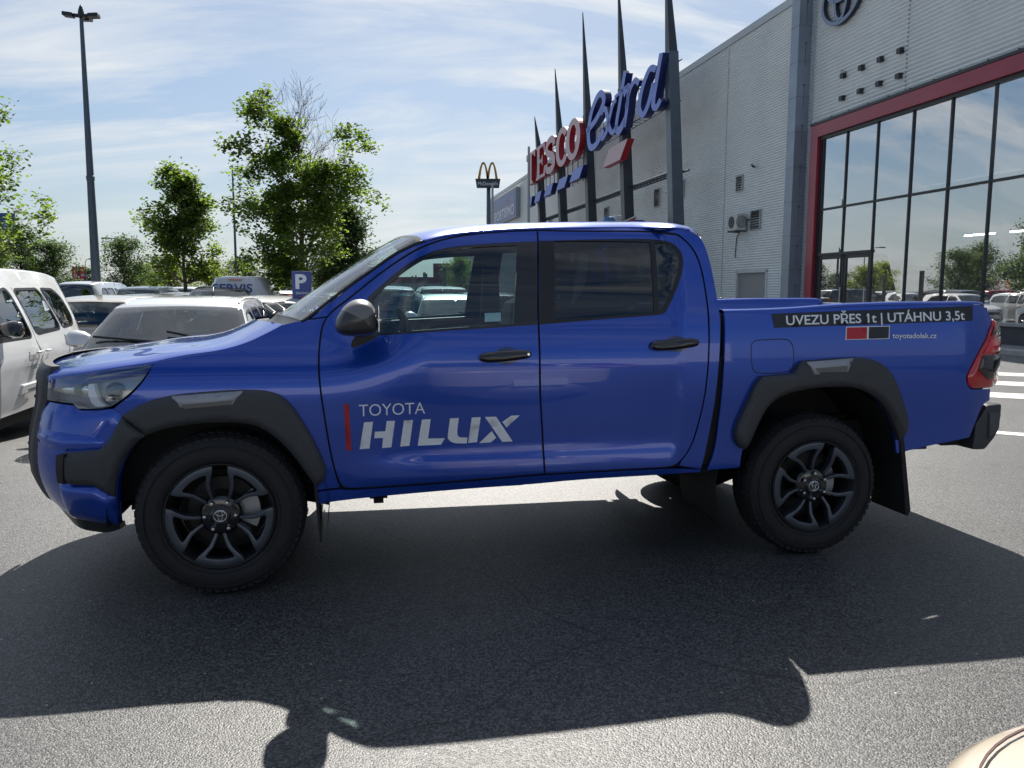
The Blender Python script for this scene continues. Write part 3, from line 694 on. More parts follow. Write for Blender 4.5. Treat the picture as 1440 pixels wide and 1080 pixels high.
# S as a swept ribbon
def ribbon(path,wid,s0,s1,z0,z1,mf,ms):
    P=catmull(path,8); L_=[];R2=[]
    for k in range(len(P)):
        a=np.array(P[max(0,k-1)]);b=np.array(P[min(len(P)-1,k+1)]);d=(b-a);d=d/(np.linalg.norm(d)+1e-9); w=wid if not callable(wid) else wid(k/(len(P)-1))
        L_.append((P[k][0]-d[1]*w,P[k][1]+d[0]*w*.8));R2.append((P[k][0]+d[1]*w,P[k][1]-d[0]*w*.8))
    n=len(P); mb=MB(); V=[WP(s0+(s1-s0)*a,z0+(z1-z0)*b,2.22)-S0 for a,b in L_+R2]; mb.cur=0; mb.add(V,[(k,k+1,n+k+1,n+k) for k in range(n-1)])
    lp=L_+R2[::-1]; m=len(lp); V=[WP(s0+(s1-s0)*a,z0+(z1-z0)*b,d)-S0 for d in (2.22,1.88) for a,b in lp]; mb.cur=1; mb.add(V,[(k,(k+1)%m,m+(k+1)%m,m+k) for k in range(m)])
    return mesh_obj('letter',mb.v,mb.f,None,sg,False,mats=[mf,ms],fm=mb.fm)
ribbon([(.88,.72),(.84,.86),(.66,.92),(.40,.92),(.17,.84),(.13,.68),(.30,.57),(.62,.48),(.86,.36),(.86,.18),(.66,.09),(.38,.08),(.14,.14),(.10,.30)],.125,53.2,50.6,zb_,zt_,LR,LRS)
oring(50.4,47.3,zb_-.05,zt_+.05,.25,40,318)
oring(47.9,44.75,zb_-.05,zt_+.05,.25)
# script lower-case word, far to near
def sc(path,w,a,b,z0=9.0,z1=11.2): return ribbon(path,w,a,b,z0,z1,LB,LBS)
sc([(.02,.42),(.55,.55),(.92,.78),(.85,.98),(.60,1.0),(.28,.75),(.14,.35),(.25,.05),(.55,.02),(.95,.22)],.085,43.6,40.2,8.95,11.4)
sc([(.0,.82),(.25,.90),(.42,.60),(.55,.25),(.75,.06),(1.0,.2)],.085,40.9,38.2,9.0,10.7); sc([(.92,.92),(.70,.80),(.35,.18),(.05,.05)],.08,40.9,38.2,9.0,10.7)
sc([(.75,1.0),(.45,.5),(.25,.14),(.45,.02),(.8,.15)],.095,38.9,36.6,8.95,11.55); sc([(.1,.68),(.95,.72)],.04,38.9,36.6,8.95,11.55)
sc([(.05,.80),(.35,.92),(.28,.45),(.12,.02)],.095,37.4,35.2,9.0,10.9); sc([(.22,.45),(.45,.82),(.75,.95),(.98,.82)],.085,37.4,35.2,9.0,10.9)
sc([(.80,.86),(.52,.95),(.20,.62),(.10,.25),(.28,.04),(.52,.22),(.72,.6)],.085,35.4,32.6,9.0,10.9); sc([(1.0,1.12),(.82,.55),(.72,.15),(.85,.02),(1.02,.14)],.08,35.4,32.6,9.0,10.9)
# stripes under the words
for k,(a,b,z) in enumerate(((59.0,57.2,7.45),(56.6,54.3,7.5),(53.6,51.0,7.6),(50.2,47.3,7.6),(47.0,44.0,7.7))):
    prism_letter([(0,0),(.72,0),(1,1),(.28,1)],a,b,z,z+.62,LB,LBS,name='stripe')
prism_letter([(0,0),(.72,0),(1,1),(.28,1)],40.4,36.6,7.62,8.42,LR,LRS,name='stripe')
# second sign: framed blue box high on the far end of the wall
sb_=empty('wall_sign',WP(78,9.3,.3),0,'pale blue boxed sign with white lettering at the far end of the wall','shop sign'); B0=sb_.location.copy()
mb=MB(); wbox(mb,72.3,84.9,7.95,10.6,.05,.42); mb.v=[Vector(q)-B0 for q in mb.v]; mb.build('sign_box',mat('sign_casing',(.30,.32,.36),rough=.5),sb_)
mb=MB(); wbox(mb,72.7,84.6,8.1,10.45,.425,.44); mb.v=[Vector(q)-B0 for q in mb.v]; mb.build('sign_face',mat('sign_blue',(.20,.26,.45),rough=.5),sb_)
text_obj('sign_lettering','SPORTISIMO',lambda u,v,w:WP(84.2-u,8.3+v,.455)-B0,11.2,.95,mat('sign_white',(.75,.78,.82),rough=.5),sb_,offset=.02)
mb=MB(); P_=catmull([(83.5,9.35),(80,9.5),(77,9.75),(75.3,10.25)],6); 
mb.add([WP(a,b+.05,.45)-B0 for a,b in P_]+[WP(a,b-.05-.07*k/len(P_),.45)-B0 for k,(a,b) in enumerate(P_)],[(k,k+1,len(P_)+k+1,len(P_)+k) for k in range(len(P_)-1)])
P_=catmull([(76.6,9.9),(75.6,9.6),(75.9,9.3),(74.9,9.15)],6); mb.add([WP(a,b+.09,.45)-B0 for a,b in P_]+[WP(a,b-.09,.45)-B0 for a,b in P_],[(k,k+1,len(P_)+k+1,len(P_)+k) for k in range(len(P_)-1)])
mb.build('sign_figure',mat('sign_red',(.45,.18,.22),rough=.5),sb_)
# pavement along the front
mb=MB()
def rb_(s0,s1,d0,d1,z1,zb=-.02):
    v=[]
    for z in (zb,z1):
        for s,d in ((s0,d0),(s1,d0),(s1,d1),(s0,d1)):
            q=WP(s,Z0,d); v.append((q.x,q.y,z))
    return v
PF=[(0,1,2,3),(4,7,6,5),(0,4,5,1),(1,5,6,2),(2,6,7,3),(3,7,4,0)]
mb.add(rb_(-6,88,.02,1.15,.12),PF); o=mb.build('pavement',mat('pavement_grey',(.21,.215,.22),rough=.8,noise=(5,.2),bump=(90,.3,.004))); tag(o,kind='structure')
mb=MB(); mb.add(rb_(-6,88,1.155,1.32,.125),PF); o=mb.build('kerb',mat('kerb_stone',(.42,.41,.38),rough=.8,noise=(6,.2)),bevel=.02); tag(o,kind='structure')
# measured outlines on the pickup's side (position along, height, corner flag)
D = {
 'door_front': [(1.576,1.753,1), (1.551,1.512), (1.537,1.282), (1.536,0.967), (1.556,0.743), (1.566,0.523,1), (1.328,0.513), (0.972,0.499), (0.661,0.487), (0.593,0.488), (0.563,0.498), (0.537,0.562), (0.513,0.678), (0.49,0.849), (0.473,0.989), (0.469,1.1), (0.471,1.165), (0.481,1.25), (0.495,1.288), (0.51,1.314), (0.538,1.342), (0.619,1.402), (0.676,1.449), (0.794,1.544), (0.915,1.624), (1,1.667), (1.102,1.702), (1.219,1.724), (1.369,1.741)],
 'door_rear': [(1.581,1.753,1), (1.556,1.512), (1.543,1.282), (1.542,0.967), (1.561,0.743), (1.572,0.523,1), (1.886,0.526), (2.177,0.529), (2.25,0.531), (2.303,0.55), (2.35,0.609), (2.386,0.701), (2.418,0.856), (2.435,1.008), (2.442,1.189), (2.442,1.323), (2.436,1.443), (2.424,1.548), (2.404,1.624), (2.369,1.683), (2.317,1.728), (2.28,1.75), (2.154,1.759), (1.829,1.752)],
 'win_front_outer': [(1.565,1.696,1), (1.534,1.275,1), (1.333,1.263), (0.981,1.242), (0.778,1.227), (0.713,1.223,1), (0.702,1.282), (0.701,1.347), (0.709,1.41,1), (0.794,1.488), (0.908,1.58), (1.008,1.632), (1.088,1.654), (1.157,1.666), (1.306,1.681)],
 'win_front_glass': [(1.464,1.674,1), (1.438,1.475), (1.415,1.28,1), (1.121,1.263), (0.846,1.245), (0.734,1.237,1), (0.726,1.299), (0.73,1.403,1), (0.803,1.468), (0.915,1.557), (1.011,1.61), (1.087,1.638), (1.163,1.652), (1.305,1.666)],
 'win_rear_outer': [(1.575,1.698,1), (1.543,1.275,1), (1.813,1.296), (2.155,1.319,1), (2.202,1.323), (2.228,1.339), (2.272,1.413), (2.309,1.517), (2.328,1.593), (2.322,1.641), (2.307,1.667), (2.292,1.692), (2.27,1.711), (2.191,1.719), (1.934,1.714)],
 'win_rear_glass': [(1.658,1.697,1), (1.628,1.298,1), (1.89,1.314), (2.159,1.334,1), (2.168,1.515), (2.183,1.703,1), (1.932,1.703)],
 'win_quarter_glass': [(2.211,1.7,1), (2.194,1.515), (2.19,1.338,1), (2.209,1.35), (2.254,1.416), (2.295,1.519), (2.31,1.593), (2.305,1.634), (2.294,1.662), (2.279,1.684), (2.26,1.697)],
 'cab_side': [(0.427,1.303,1), (0.472,1.343), (0.521,1.382), (0.635,1.469), (0.734,1.539), (0.84,1.615), (0.913,1.653), (0.983,1.682), (1.117,1.716), (1.313,1.742), (1.544,1.759), (1.827,1.771), (2.162,1.779), (2.304,1.77), (2.368,1.762), (2.414,1.741), (2.447,1.702), (2.468,1.639), (2.483,1.557), (2.496,1.457), (2.505,1.354,1), (2.51,1.296), (2.506,1.174), (2.496,1.007), (2.477,0.792), (2.449,0.605), (2.426,0.506,1), (2.3,0.531,1), (2.306,0.546), (2.354,0.605), (2.392,0.698), (2.423,0.855), (2.441,1.008), (2.448,1.189), (2.449,1.325), (2.442,1.444), (2.43,1.55), (2.41,1.627), (2.374,1.687), (2.322,1.733), (2.282,1.756), (2.156,1.765), (1.831,1.757), (1.58,1.759), (1.369,1.747), (1.22,1.729), (1.1,1.707), (0.996,1.672), (0.911,1.629), (0.791,1.549), (0.673,1.454), (0.616,1.407), (0.534,1.347), (0.505,1.314,1)],
 'fender': [(-0.451,0.907,1), (-0.424,0.928), (-0.357,0.976), (-0.302,1.04), (-0.273,1.103,1), (-0.2,1.124), (-0.118,1.138), (0.019,1.156), (0.131,1.187), (0.23,1.233), (0.303,1.278,1), (0.37,1.293), (0.429,1.299,1), (0.503,1.309,1), (0.489,1.287), (0.475,1.249), (0.466,1.165), (0.463,1.1), (0.468,0.989), (0.485,0.848), (0.508,0.677), (0.532,0.561), (0.554,0.493,1), (0.439,0.482,1), (0.44,0.515,1), (0.398,0.579), (0.341,0.675), (0.272,0.754), (0.203,0.81), (0.133,0.832), (0.02,0.841), (-0.117,0.834), (-0.229,0.817), (-0.304,0.789,1), (-0.404,0.872,1)],
 'rocker': [(0.439,0.477,1), (0.552,0.486,1), (0.593,0.48), (0.661,0.479), (0.972,0.491), (1.328,0.505), (1.566,0.516), (1.886,0.519), (2.177,0.521), (2.251,0.522), (2.426,0.504,1), (2.429,0.49,1), (2.097,0.484), (1.773,0.48), (1.478,0.463), (1.144,0.456), (0.624,0.431), (0.438,0.413,1)],
 'bed_side': [(2.532,1.331,1), (2.866,1.34), (3.204,1.361), (3.53,1.372), (3.82,1.374), (4.101,1.374,1), (4.143,1.359), (4.176,1.322), (4.202,1.284,1), (4.143,1.191), (4.074,1.107), (4.028,1.032), (3.994,0.975), (4.007,0.925), (4.043,0.899,1), (4.206,0.894,1), (4.212,0.826,1), (4.158,0.809), (4.134,0.769), (4.069,0.62,1), (3.815,0.587), (3.596,0.546,1), (3.569,0.676), (3.527,0.755), (3.465,0.836), (3.383,0.898), (3.277,0.935), (3.127,0.942), (2.98,0.93), (2.852,0.903), (2.776,0.853), (2.727,0.763), (2.686,0.659), (2.657,0.603), (2.648,0.506,1), (2.461,0.498,1), (2.476,0.539), (2.499,0.603), (2.513,0.734), (2.527,1.007), (2.533,1.174), (2.536,1.295)],
 'fuel_door': [(2.68,1.157), (2.69,1.181), (2.721,1.19), (2.803,1.193), (2.877,1.194), (2.91,1.181), (2.927,1.143), (2.93,1.068), (2.917,1.032), (2.88,1.017), (2.789,1.012), (2.724,1.014), (2.694,1.03), (2.685,1.071)],
 'flare_rear': [(2.657,0.601), (2.616,0.638), (2.596,0.693), (2.623,0.782), (2.663,0.87), (2.701,0.962), (2.736,0.999,1), (2.912,1.011,1), (2.931,1.034), (2.943,1.056), (2.967,1.077,1), (3.246,1.094), (3.355,1.088), (3.44,1.057), (3.503,1.002), (3.562,0.894), (3.62,0.768), (3.636,0.705), (3.614,0.65), (3.583,0.627,1), (3.565,0.676), (3.524,0.755), (3.463,0.836), (3.38,0.897), (3.278,0.933), (3.127,0.94), (2.98,0.928), (2.853,0.9), (2.777,0.85), (2.73,0.759), (2.69,0.655)],
 'flare_front': [(-0.404,0.876,1), (-0.332,0.925), (-0.25,0.952), (-0.167,0.969), (-0.04,0.978), (0.123,0.985), (0.237,0.977), (0.307,0.946), (0.376,0.854), (0.446,0.714), (0.487,0.603), (0.49,0.563), (0.473,0.527), (0.44,0.51,1), (0.398,0.576), (0.341,0.671), (0.272,0.751), (0.203,0.806), (0.133,0.829), (0.02,0.838), (-0.117,0.831), (-0.229,0.813), (-0.302,0.786,1)],
 'flare_bumper': [(-0.694,0.706,1), (-0.515,0.724,1), (-0.471,0.758), (-0.409,0.872,1), (-0.307,0.783,1), (-0.356,0.749), (-0.418,0.671), (-0.452,0.583), (-0.466,0.498,1), (-0.551,0.556,1), (-0.693,0.565,1)],
 'insert_front': [(-0.184,0.965,1), (0.127,0.982,1), (0.086,0.914,1), (-0.15,0.898,1)],
 'insert_front_in': [(-0.141,0.925,1), (0.084,0.942,1), (0.071,0.921,1), (-0.129,0.906,1)],
 'insert_rear': [(2.973,1.075,1), (3.247,1.091,1), (3.224,1.011,1), (3.018,1.003,1)],
 'insert_rear_in': [(3.023,1.042,1), (3.211,1.052,1), (3.208,1.027,1), (3.039,1.018,1)],
 'headlight': [(-0.873,1.021,1), (-0.799,1.038), (-0.471,1.084), (-0.293,1.105), (-0.279,1.094,1), (-0.311,1.04), (-0.365,0.981), (-0.432,0.933), (-0.473,0.913), (-0.555,0.907), (-0.635,0.906,1), (-0.669,0.929,1), (-0.877,0.933,1)],
 'headlight_chrome': [(-0.837,1.005,1), (-0.684,1.019), (-0.607,1.015), (-0.592,0.977,1), (-0.643,0.953), (-0.825,0.96,1)],
 'headlight_lens': [(-0.508,0.994), (-0.487,1.016), (-0.453,1.026), (-0.422,1.016), (-0.408,0.991), (-0.419,0.962), (-0.446,0.943), (-0.481,0.943), (-0.505,0.965)],
 'headlight_lens2': [(-0.71,0.986), (-0.698,1.012), (-0.666,1.026), (-0.637,1.014), (-0.626,0.989), (-0.639,0.963), (-0.671,0.952), (-0.699,0.964)],
 'drl': [(-0.586,1.015,1), (-0.554,1.019,1), (-0.541,0.971), (-0.517,0.93), (-0.482,0.919,1), (-0.539,0.913,1), (-0.573,0.935), (-0.588,0.977)],
 'headlight_bar': [(-0.629,1.024,1), (-0.59,1.047,1), (-0.303,1.09,1), (-0.306,1.082,1), (-0.564,1.041,1)],
 'bumper': [(-0.868,0.921,1), (-0.676,0.917,1), (-0.639,0.898,1), (-0.555,0.899), (-0.482,0.904), (-0.457,0.906,1), (-0.406,0.869,1), (-0.307,0.784,1), (-0.356,0.751), (-0.418,0.671), (-0.452,0.583), (-0.466,0.498,1), (-0.481,0.354,1), (-0.647,0.362), (-0.821,0.363,1), (-1.048,0.446,1)],
 'bumper_lower': [(-0.749,0.557,1), (-0.554,0.554,1), (-0.469,0.498,1), (-0.481,0.354,1), (-0.647,0.362), (-0.822,0.362,1)],
 'lip': [(-0.826,0.359,1), (-0.649,0.36), (-0.481,0.352,1), (-0.479,0.328,1), (-0.576,0.297), (-0.806,0.271), (-0.843,0.301)],
 'fogslot': [(-0.694,0.705,1), (-0.657,0.706,1), (-0.671,0.569,1), (-0.701,0.574,1)],
 'taillight': [(4.212,1.285,1), (4.149,1.191), (4.08,1.107), (4.034,1.03), (4.002,0.975), (4.014,0.926), (4.048,0.905,1), (4.201,0.901,1)],
 'tail_red': [(4.149,1.189,1), (4.246,1.192,1), (4.248,1.133,1), (4.089,1.103,1)],
 'tail_dark': [(4.086,1.093,1), (4.22,1.094,1), (4.227,1.022), (4.184,0.963), (4.127,0.954,1), (4.054,1.002,1)],
 'tail_clear': [(4.189,1.242,1), (4.24,1.241,1), (4.239,1.201,1), (4.162,1.199,1)],
 'side_mark': [(0.58,0.903,1), (0.603,0.905,1), (0.611,0.68,1), (0.587,0.675,1)],
 'h1': [(0.673,0.813,1), (0.716,0.815,1), (0.697,0.683,1), (0.65,0.681,1)],
 'h2': [(0.781,0.816,1), (0.821,0.816,1), (0.802,0.685,1), (0.757,0.683,1), (0.763,0.733,1), (0.72,0.733,1), (0.724,0.765,1), (0.774,0.766,1)],
 'i': [(0.864,0.816,1), (0.908,0.818,1), (0.89,0.69,1), (0.845,0.687,1)],
 'l': [(0.951,0.818,1), (0.994,0.819,1), (0.981,0.722,1), (1.064,0.721,1), (1.044,0.689,1), (0.93,0.688,1)],
 'u1': [(1.089,0.82,1), (1.133,0.821,1), (1.123,0.745), (1.132,0.722), (1.176,0.721,1), (1.173,0.691,1), (1.107,0.693), (1.08,0.714), (1.077,0.73)],
 'u2': [(1.197,0.821,1), (1.242,0.822,1), (1.224,0.695,1), (1.179,0.693,1)],
 'x1': [(1.263,0.822,1), (1.319,0.822,1), (1.405,0.693,1), (1.352,0.692,1)],
 'x2': [(1.397,0.825,1), (1.44,0.825,1), (1.373,0.765,1), (1.351,0.794,1)],
 'x3': [(1.298,0.749,1), (1.321,0.714,1), (1.294,0.692,1), (1.235,0.69,1)],
 'band': [(2.803,1.327,1), (4.044,1.367,1), (4.034,1.285,1), (2.816,1.253,1)],
 'plate_red': [(3.242,1.252,1), (3.364,1.254,1), (3.361,1.191,1), (3.238,1.189,1)],
 'plate_black': [(3.375,1.254,1), (3.499,1.256,1), (3.494,1.193,1), (3.372,1.191,1)],
 'plate_white': [(3.236,1.256,1), (3.504,1.26,1), (3.499,1.189,1), (3.232,1.186,1)],
 'cup_front': [(1.317,1.137), (1.328,1.158), (1.361,1.168), (1.393,1.166), (1.421,1.157), (1.439,1.136), (1.431,1.108), (1.405,1.087), (1.369,1.081), (1.334,1.088), (1.316,1.109)],
 'cup_rear': [(2.2,1.18), (2.218,1.205), (2.257,1.216), (2.292,1.212), (2.325,1.198), (2.337,1.176), (2.321,1.147), (2.29,1.132), (2.248,1.131), (2.214,1.144)],
 'handle_front': [(1.23,1.121), (1.239,1.136), (1.264,1.144), (1.382,1.153), (1.472,1.155), (1.493,1.145), (1.494,1.128), (1.481,1.114), (1.434,1.106), (1.327,1.095), (1.263,1.094), (1.238,1.104)],
 'handle_rear': [(2.118,1.168), (2.127,1.186), (2.155,1.194), (2.264,1.201), (2.356,1.205), (2.378,1.194), (2.38,1.174), (2.364,1.161), (2.298,1.152), (2.202,1.142), (2.148,1.143), (2.125,1.152)],
 'win_sticker': [(1.273,1.333,1), (1.354,1.336,1), (1.353,1.294,1), (1.272,1.29,1)],
 'curve_E': [(0.383,1.291), (0.414,1.308), (0.514,1.387), (0.631,1.475), (0.731,1.544), (0.836,1.618), (0.913,1.659), (0.983,1.687), (1.118,1.721), (1.314,1.746), (1.544,1.762), (1.828,1.773), (2.163,1.781), (2.304,1.772), (2.375,1.761)],
 'curve_H': [(-0.846,1.034), (-0.647,1.061), (-0.471,1.087), (-0.281,1.113), (-0.2,1.13), (-0.119,1.144), (0.019,1.163), (0.131,1.194), (0.23,1.24), (0.296,1.276)],
 'text_t1': [(0.6505,0.8425), (0.9672,0.8474), (0.6499,0.8997)],
 'text_t2': [(2.8826,1.2676), (3.9774,1.2908), (2.8829,1.3163)],
 'text_t3': [(3.5156,1.1927), (3.791,1.191), (3.5159,1.2197)],
}
# ------------------------------------------------------------------ the pickup
BLUE = paint('blue_paint',(0.010,0.064,0.43),metal=0.45,rough=0.27)
BLK = mat('gloss_black',(0.012,0.012,0.014),rough=0.12,coat=0.6)
PLAS = mat('dark_plastic',(0.045,0.047,0.052),rough=0.55,noise=(60,0.15),bump=(400,0.15,0.001))
RUB = mat('rubber',(0.015,0.015,0.017),rough=0.75,noise=(25,0.25))
DARK = mat('underbody_black',(0.012,0.012,0.013),rough=0.8)
TRIM = mat('black_trim',(0.014,0.014,0.016),rough=0.35)
GUN = mat('gunmetal',(0.09,0.105,0.13),rough=0.35,metal=0.7)
GREYP = mat('grey_insert',(0.30,0.32,0.36),rough=0.38,metal=0.35)
CHR = mat('chrome',(0.75,0.76,0.78),rough=0.1,metal=1.0)
STEEL = mat('brake_steel',(0.035,0.035,0.037),rough=0.4,metal=0.9)
WHT = mat('white_vinyl',(0.80,0.82,0.86),rough=0.3,coat=0.5)
REDV = mat('red_vinyl',(0.42,0.01,0.012),rough=0.4)
BLKV = mat('black_vinyl',(0.012,0.014,0.02),rough=0.35)
SEAT = mat('seat_cloth',(0.035,0.037,0.042),rough=0.9,noise=(40,0.3))
CABIN = mat('cabin_plastic',(0.022,0.023,0.026),rough=0.6)
GF = glass('clear_side_glass',(0.66,0.80,0.80),refl=0.9,base=0.05)
GR = glass('privacy_glass',(0.17,0.20,0.22),refl=0.9,base=0.04)
GW = glass('windscreen_glass',(0.70,0.82,0.80),refl=1.0,base=0.05)
LENS = glass('clear_lens',(0.9,0.92,0.94),refl=1.0,base=0.10)
REDL = mat('red_lens',(0.5,0.006,0.012),rough=0.12,coat=1.0)
TY, TX, TA = 3.6251, -1.3603, 0.2019
WD = 1.92
truck = empty('pickup_truck',(TX,TY,0),TA,'bright blue double cab pickup truck with white lettering on its front door','pickup truck')
TC = XC-SMAX
def nm(o, name): o.name = name; o.data.name = name; return o
# --- sheet metal
doors = {}
for key, outer, part in (('door_front','win_front_outer','front_door'),('door_rear','win_rear_outer','rear_door')):
    a,b = panel('door',D[key],pos,BLUE,truck,holes=[D[outer]],grid=0.028,gap=0.0022,mirror=WD,thick=0.03)
    doors[key] = (a,b)
panel('cab_shell',D['cab_side'],pos,BLUE,truck,grid=0.035,gap=0.001,mirror=WD,both=True,thick=0.03)
panel('fender',D['fender'],pos,BLUE,truck,grid=0.035,gap=0.0015,mirror=WD,thick=0.03)
panel('rocker_panel',D['rocker'],pos,BLUE,truck,grid=0.025,gap=0.0015,mirror=WD,thick=0.06)
panel('bed_side',D['bed_side'],pos,BLUE,truck,grid=0.035,gap=0.001,mirror=WD,thick=0.018)
for k in ('door_front','door_rear'):
    q=resample(chaikin(D[k],2),0.05)
    for sgn in (0,1):
        p_=[pos(t,z,-0.02) for t,z in q+[q[0]]]
        mb=MB(); mb.tube([(a,(WD-b) if sgn else b,c) for a,b,c in p_],0.011,5,cap=False); mb.build('door_seal',DARK,truck,True)
# recessed fuel flap: dark seam with a blue lid
mb=MB(); _q=resample(chaikin(D['fuel_door'],2),0.02); mb.tube([pos(t,z,-0.0005) for t,z in _q+[_q[0]]],0.0026,6,cap=False); mb.build('fuel_flap_seam',BLKV,truck,True)
# dark inner skin behind the gaps
def dsurf(t,z,o=0): return pos(t,z,o-0.03)
panel('inner_panel',[(0.47,0.48,1),(2.60,0.53,1),(2.60,1.10,1),(0.47,1.05,1)],dsurf,DARK,truck,grid=0.06,mirror=WD,thick=0.01)
E_ = [pos(t,z) for t,z in D['curve_E']]
Es = catmull(E_,6); NE = len(Es)
IW = 7*6            # station of the windscreen header
def upper(i, s):
    x,y,z = Es[i]; hw = WD/2-y; c = 2*s-1; d = (1-abs(c))*hw
    t = i/IW
    if i<=IW: bow = 0.17+(0.09-0.17)*t; cr = 0.012+0.018*t*t*t; rd = 0.010+0.018*t**4
    else:
        q = min(1,(i-IW)/(NE*0.42)); bow = 0.09*(1-q)**1.5; cr = 0.03+0.012*q; rd = 0.028
    return (x-bow*(1-c*c), y+(WD-2*y)*s, z+rd*(1-math.exp(-d/0.045))+cr*(1-c*c))
NS = 40
SS = [0.5-0.5*cos(pi*j/NS) for j in range(NS+1)]
# windscreen: black border strip plus glass
def wrow(i,off=0.0): 
    return [upper(i,s) for s in SS]
rows = [wrow(i) for i in range(0,IW+1)]
ws = grid_mesh('windscreen',rows,None,truck,flip=True,mats=[GW,TRIM],fmf=lambda i,j:1 if (j<2 or j>=NS-2 or i<3 or i>=IW-2) else 0)
roof_rows = [wrow(i) for i in range(IW,NE)]
# roof tail: roll over the rear edge
last = roof_rows[-1]
for k in range(1,7):
    a = k/6*pi/2; r_=0.075
    roof_rows.append([(p[0]+r_*sin(a), p[1], p[2]-r_*(1-cos(a))) for p in last])
grid_mesh('roof',roof_rows,BLUE,truck,flip=True)
grid_mesh('headliner',[[(p[0],p[1]*0.9+WD*0.05,p[2]-0.035) for p in wrow(i)] for i in range(IW,NE)],CABIN,truck)
for sgn in (0,1):
    e1=[Vector((q[0],(WD-q[1]) if sgn else q[1],q[2])) for q in Es]
    mb=MB(); mb.tube(e1[:IW+1],0.0085,6); mb.build('windscreen_seal',TRIM,truck,True)
    mb=MB(); mb.tube(e1[IW:],0.007,6); mb.build('roof_seam',BLUE,truck,True)
# cab back wall with window
def backw(s,z):
    yy = 0.10+0.26*max(0,(z-1.28)/0.47); c=2*s-1
    return (2.49-0.13*max(0,(z-1.3)/0.45)**1.6+0.0*c, yy+(WD-2*yy)*s, z)
zz=[0.5,0.8,1.1,1.30,1.36,1.42,1.48,1.54,1.60,1.66,1.70,1.74]
grid_mesh('cab_back',[[backw(s,z) for s in SS] for z in zz],None,truck,mats=[BLUE,GR],fmf=lambda i,j:1 if (4<=i<=8 and 7<j<NS-8) else 0)
# drip moulding dark seams are real gaps; hood
H_=[pos(t,z) for t,z in D['curve_H']]; Hs=catmull(H_,5); NH=len(Hs)
def hoodp(i,s):
    x,y,z=Hs[i]; hw=WD/2-y; c=2*s-1; d=(1-abs(c))*hw; t=i/(NH-1)
    bow=0.23*(1-t)**1.3+0.20*t; cr=0.038*(1-t)+0.004; rd=0.006+0.014*(1-t)
    ridge=0.008*math.exp(-((abs(c)-0.55)/0.10)**2)*min(1,t*3)*(1-t)
    return (x-bow*(1-c*c), y+(WD-2*y)*s, z+rd*(1-math.exp(-d/0.035))+cr*(1-c*c)-0.035*(1-t)**4*(1-c*c)+ridge)
HS=[0.5-0.5*cos(pi*j/48) for j in range(49)]
hr=[[hoodp(i,s) for s in HS] for i in range(NH)]
lip=[[(p[0]-0.012,p[1],p[2]-0.012) for p in hr[0]],[(p[0]-0.006,p[1],p[2]-0.035) for p in hr[0]]]
side0=[]
def _fl(r): return [(r[0][0],r[0][1]+.012,r[0][2]-.05),(r[0][0],r[0][1]+.003,r[0][2]-.012)]+list(r)+[(r[-1][0],r[-1][1]-.003,r[-1][2]-.012),(r[-1][0],r[-1][1]-.012,r[-1][2]-.05)]
grid_mesh('hood',[_fl(r) for r in [lip[1],lip[0]]+hr],BLUE,truck,flip=True)
# cowl between hood and windscreen
hl=[hoodp(NH-1,s) for s in SS]; wl=[upper(0,s) for s in SS]
grid_mesh('cowl',[[(p[0]+0.004,p[1],p[2]-0.012) for p in hl],[((a[0]+b[0])/2,(a[1]+b[1])/2,(a[2]+b[2])/2-0.03) for a,b in zip(hl,wl)],[(p[0],p[1],p[2]-0.002) for p in wl]],TRIM,truck,flip=True)
for y0,y1 in ((0.42,1.0),(1.08,1.62)):
    w=MB(); w.tube([(0.22,y0,1.305),(0.24,y0+0.05,1.325),(0.17,(y0+y1)/2,1.36),(0.2,y1,1.36)],0.010,6); w.build('wiper',TRIM,truck,True)
# engine bay / front closure so that light does not leak
mb=MB(); mb.box(-0.6,0.42,0.3,1.62,0.42,0.98); mb.box(-0.70,-0.55,0.5,1.42,0.45,1.0); mb.build('engine_bay',DARK,truck)
# --- windows
for key,holes,part in (('win_front_outer',['win_front_glass'],0),('win_rear_outer',['win_rear_glass','win_quarter_glass'],1)):
    dk=('door_front','door_rear')[part]
    panel('window_frame',D[key],pos,BLK if part==0 else TRIM,(doors[dk]) if False else doors[dk][0],holes=[D[h] for h in holes],off=-0.001,thick=0.02,grid=0.03)
    p2=panel('window_frame',[(t,z)+tuple(r) for t,z,*r in D[key]],lambda t,z,o=0.:(lambda q:(q[0],WD-q[1],q[2]))(pos(t,z,o)),TRIM,doors[dk][1],holes=[D[h] for h in holes],off=-0.001,thick=0.02,grid=0.03)
    p2.data.flip_normals()
    for h in holes:
        g=GF if part==0 else GR
        a=panel('window_glass',D[h],pos,g,doors[dk][0],off=-0.006,thick=0.0,grid=0.05)
        b=panel('window_glass',D[h],lambda t,z,o=0.:(lambda q:(q[0],WD-q[1],q[2]))(pos(t,z,o)),g,doors[dk][1],off=-0.006,thick=0.0,grid=0.05); b.data.flip_normals()
panel('window_sticker',D['win_sticker'],pos,mat('sticker',(0.55,0.68,0.72),rough=0.5),doors['door_front'][0],off=-0.009,thick=0.001,grid=0.03)
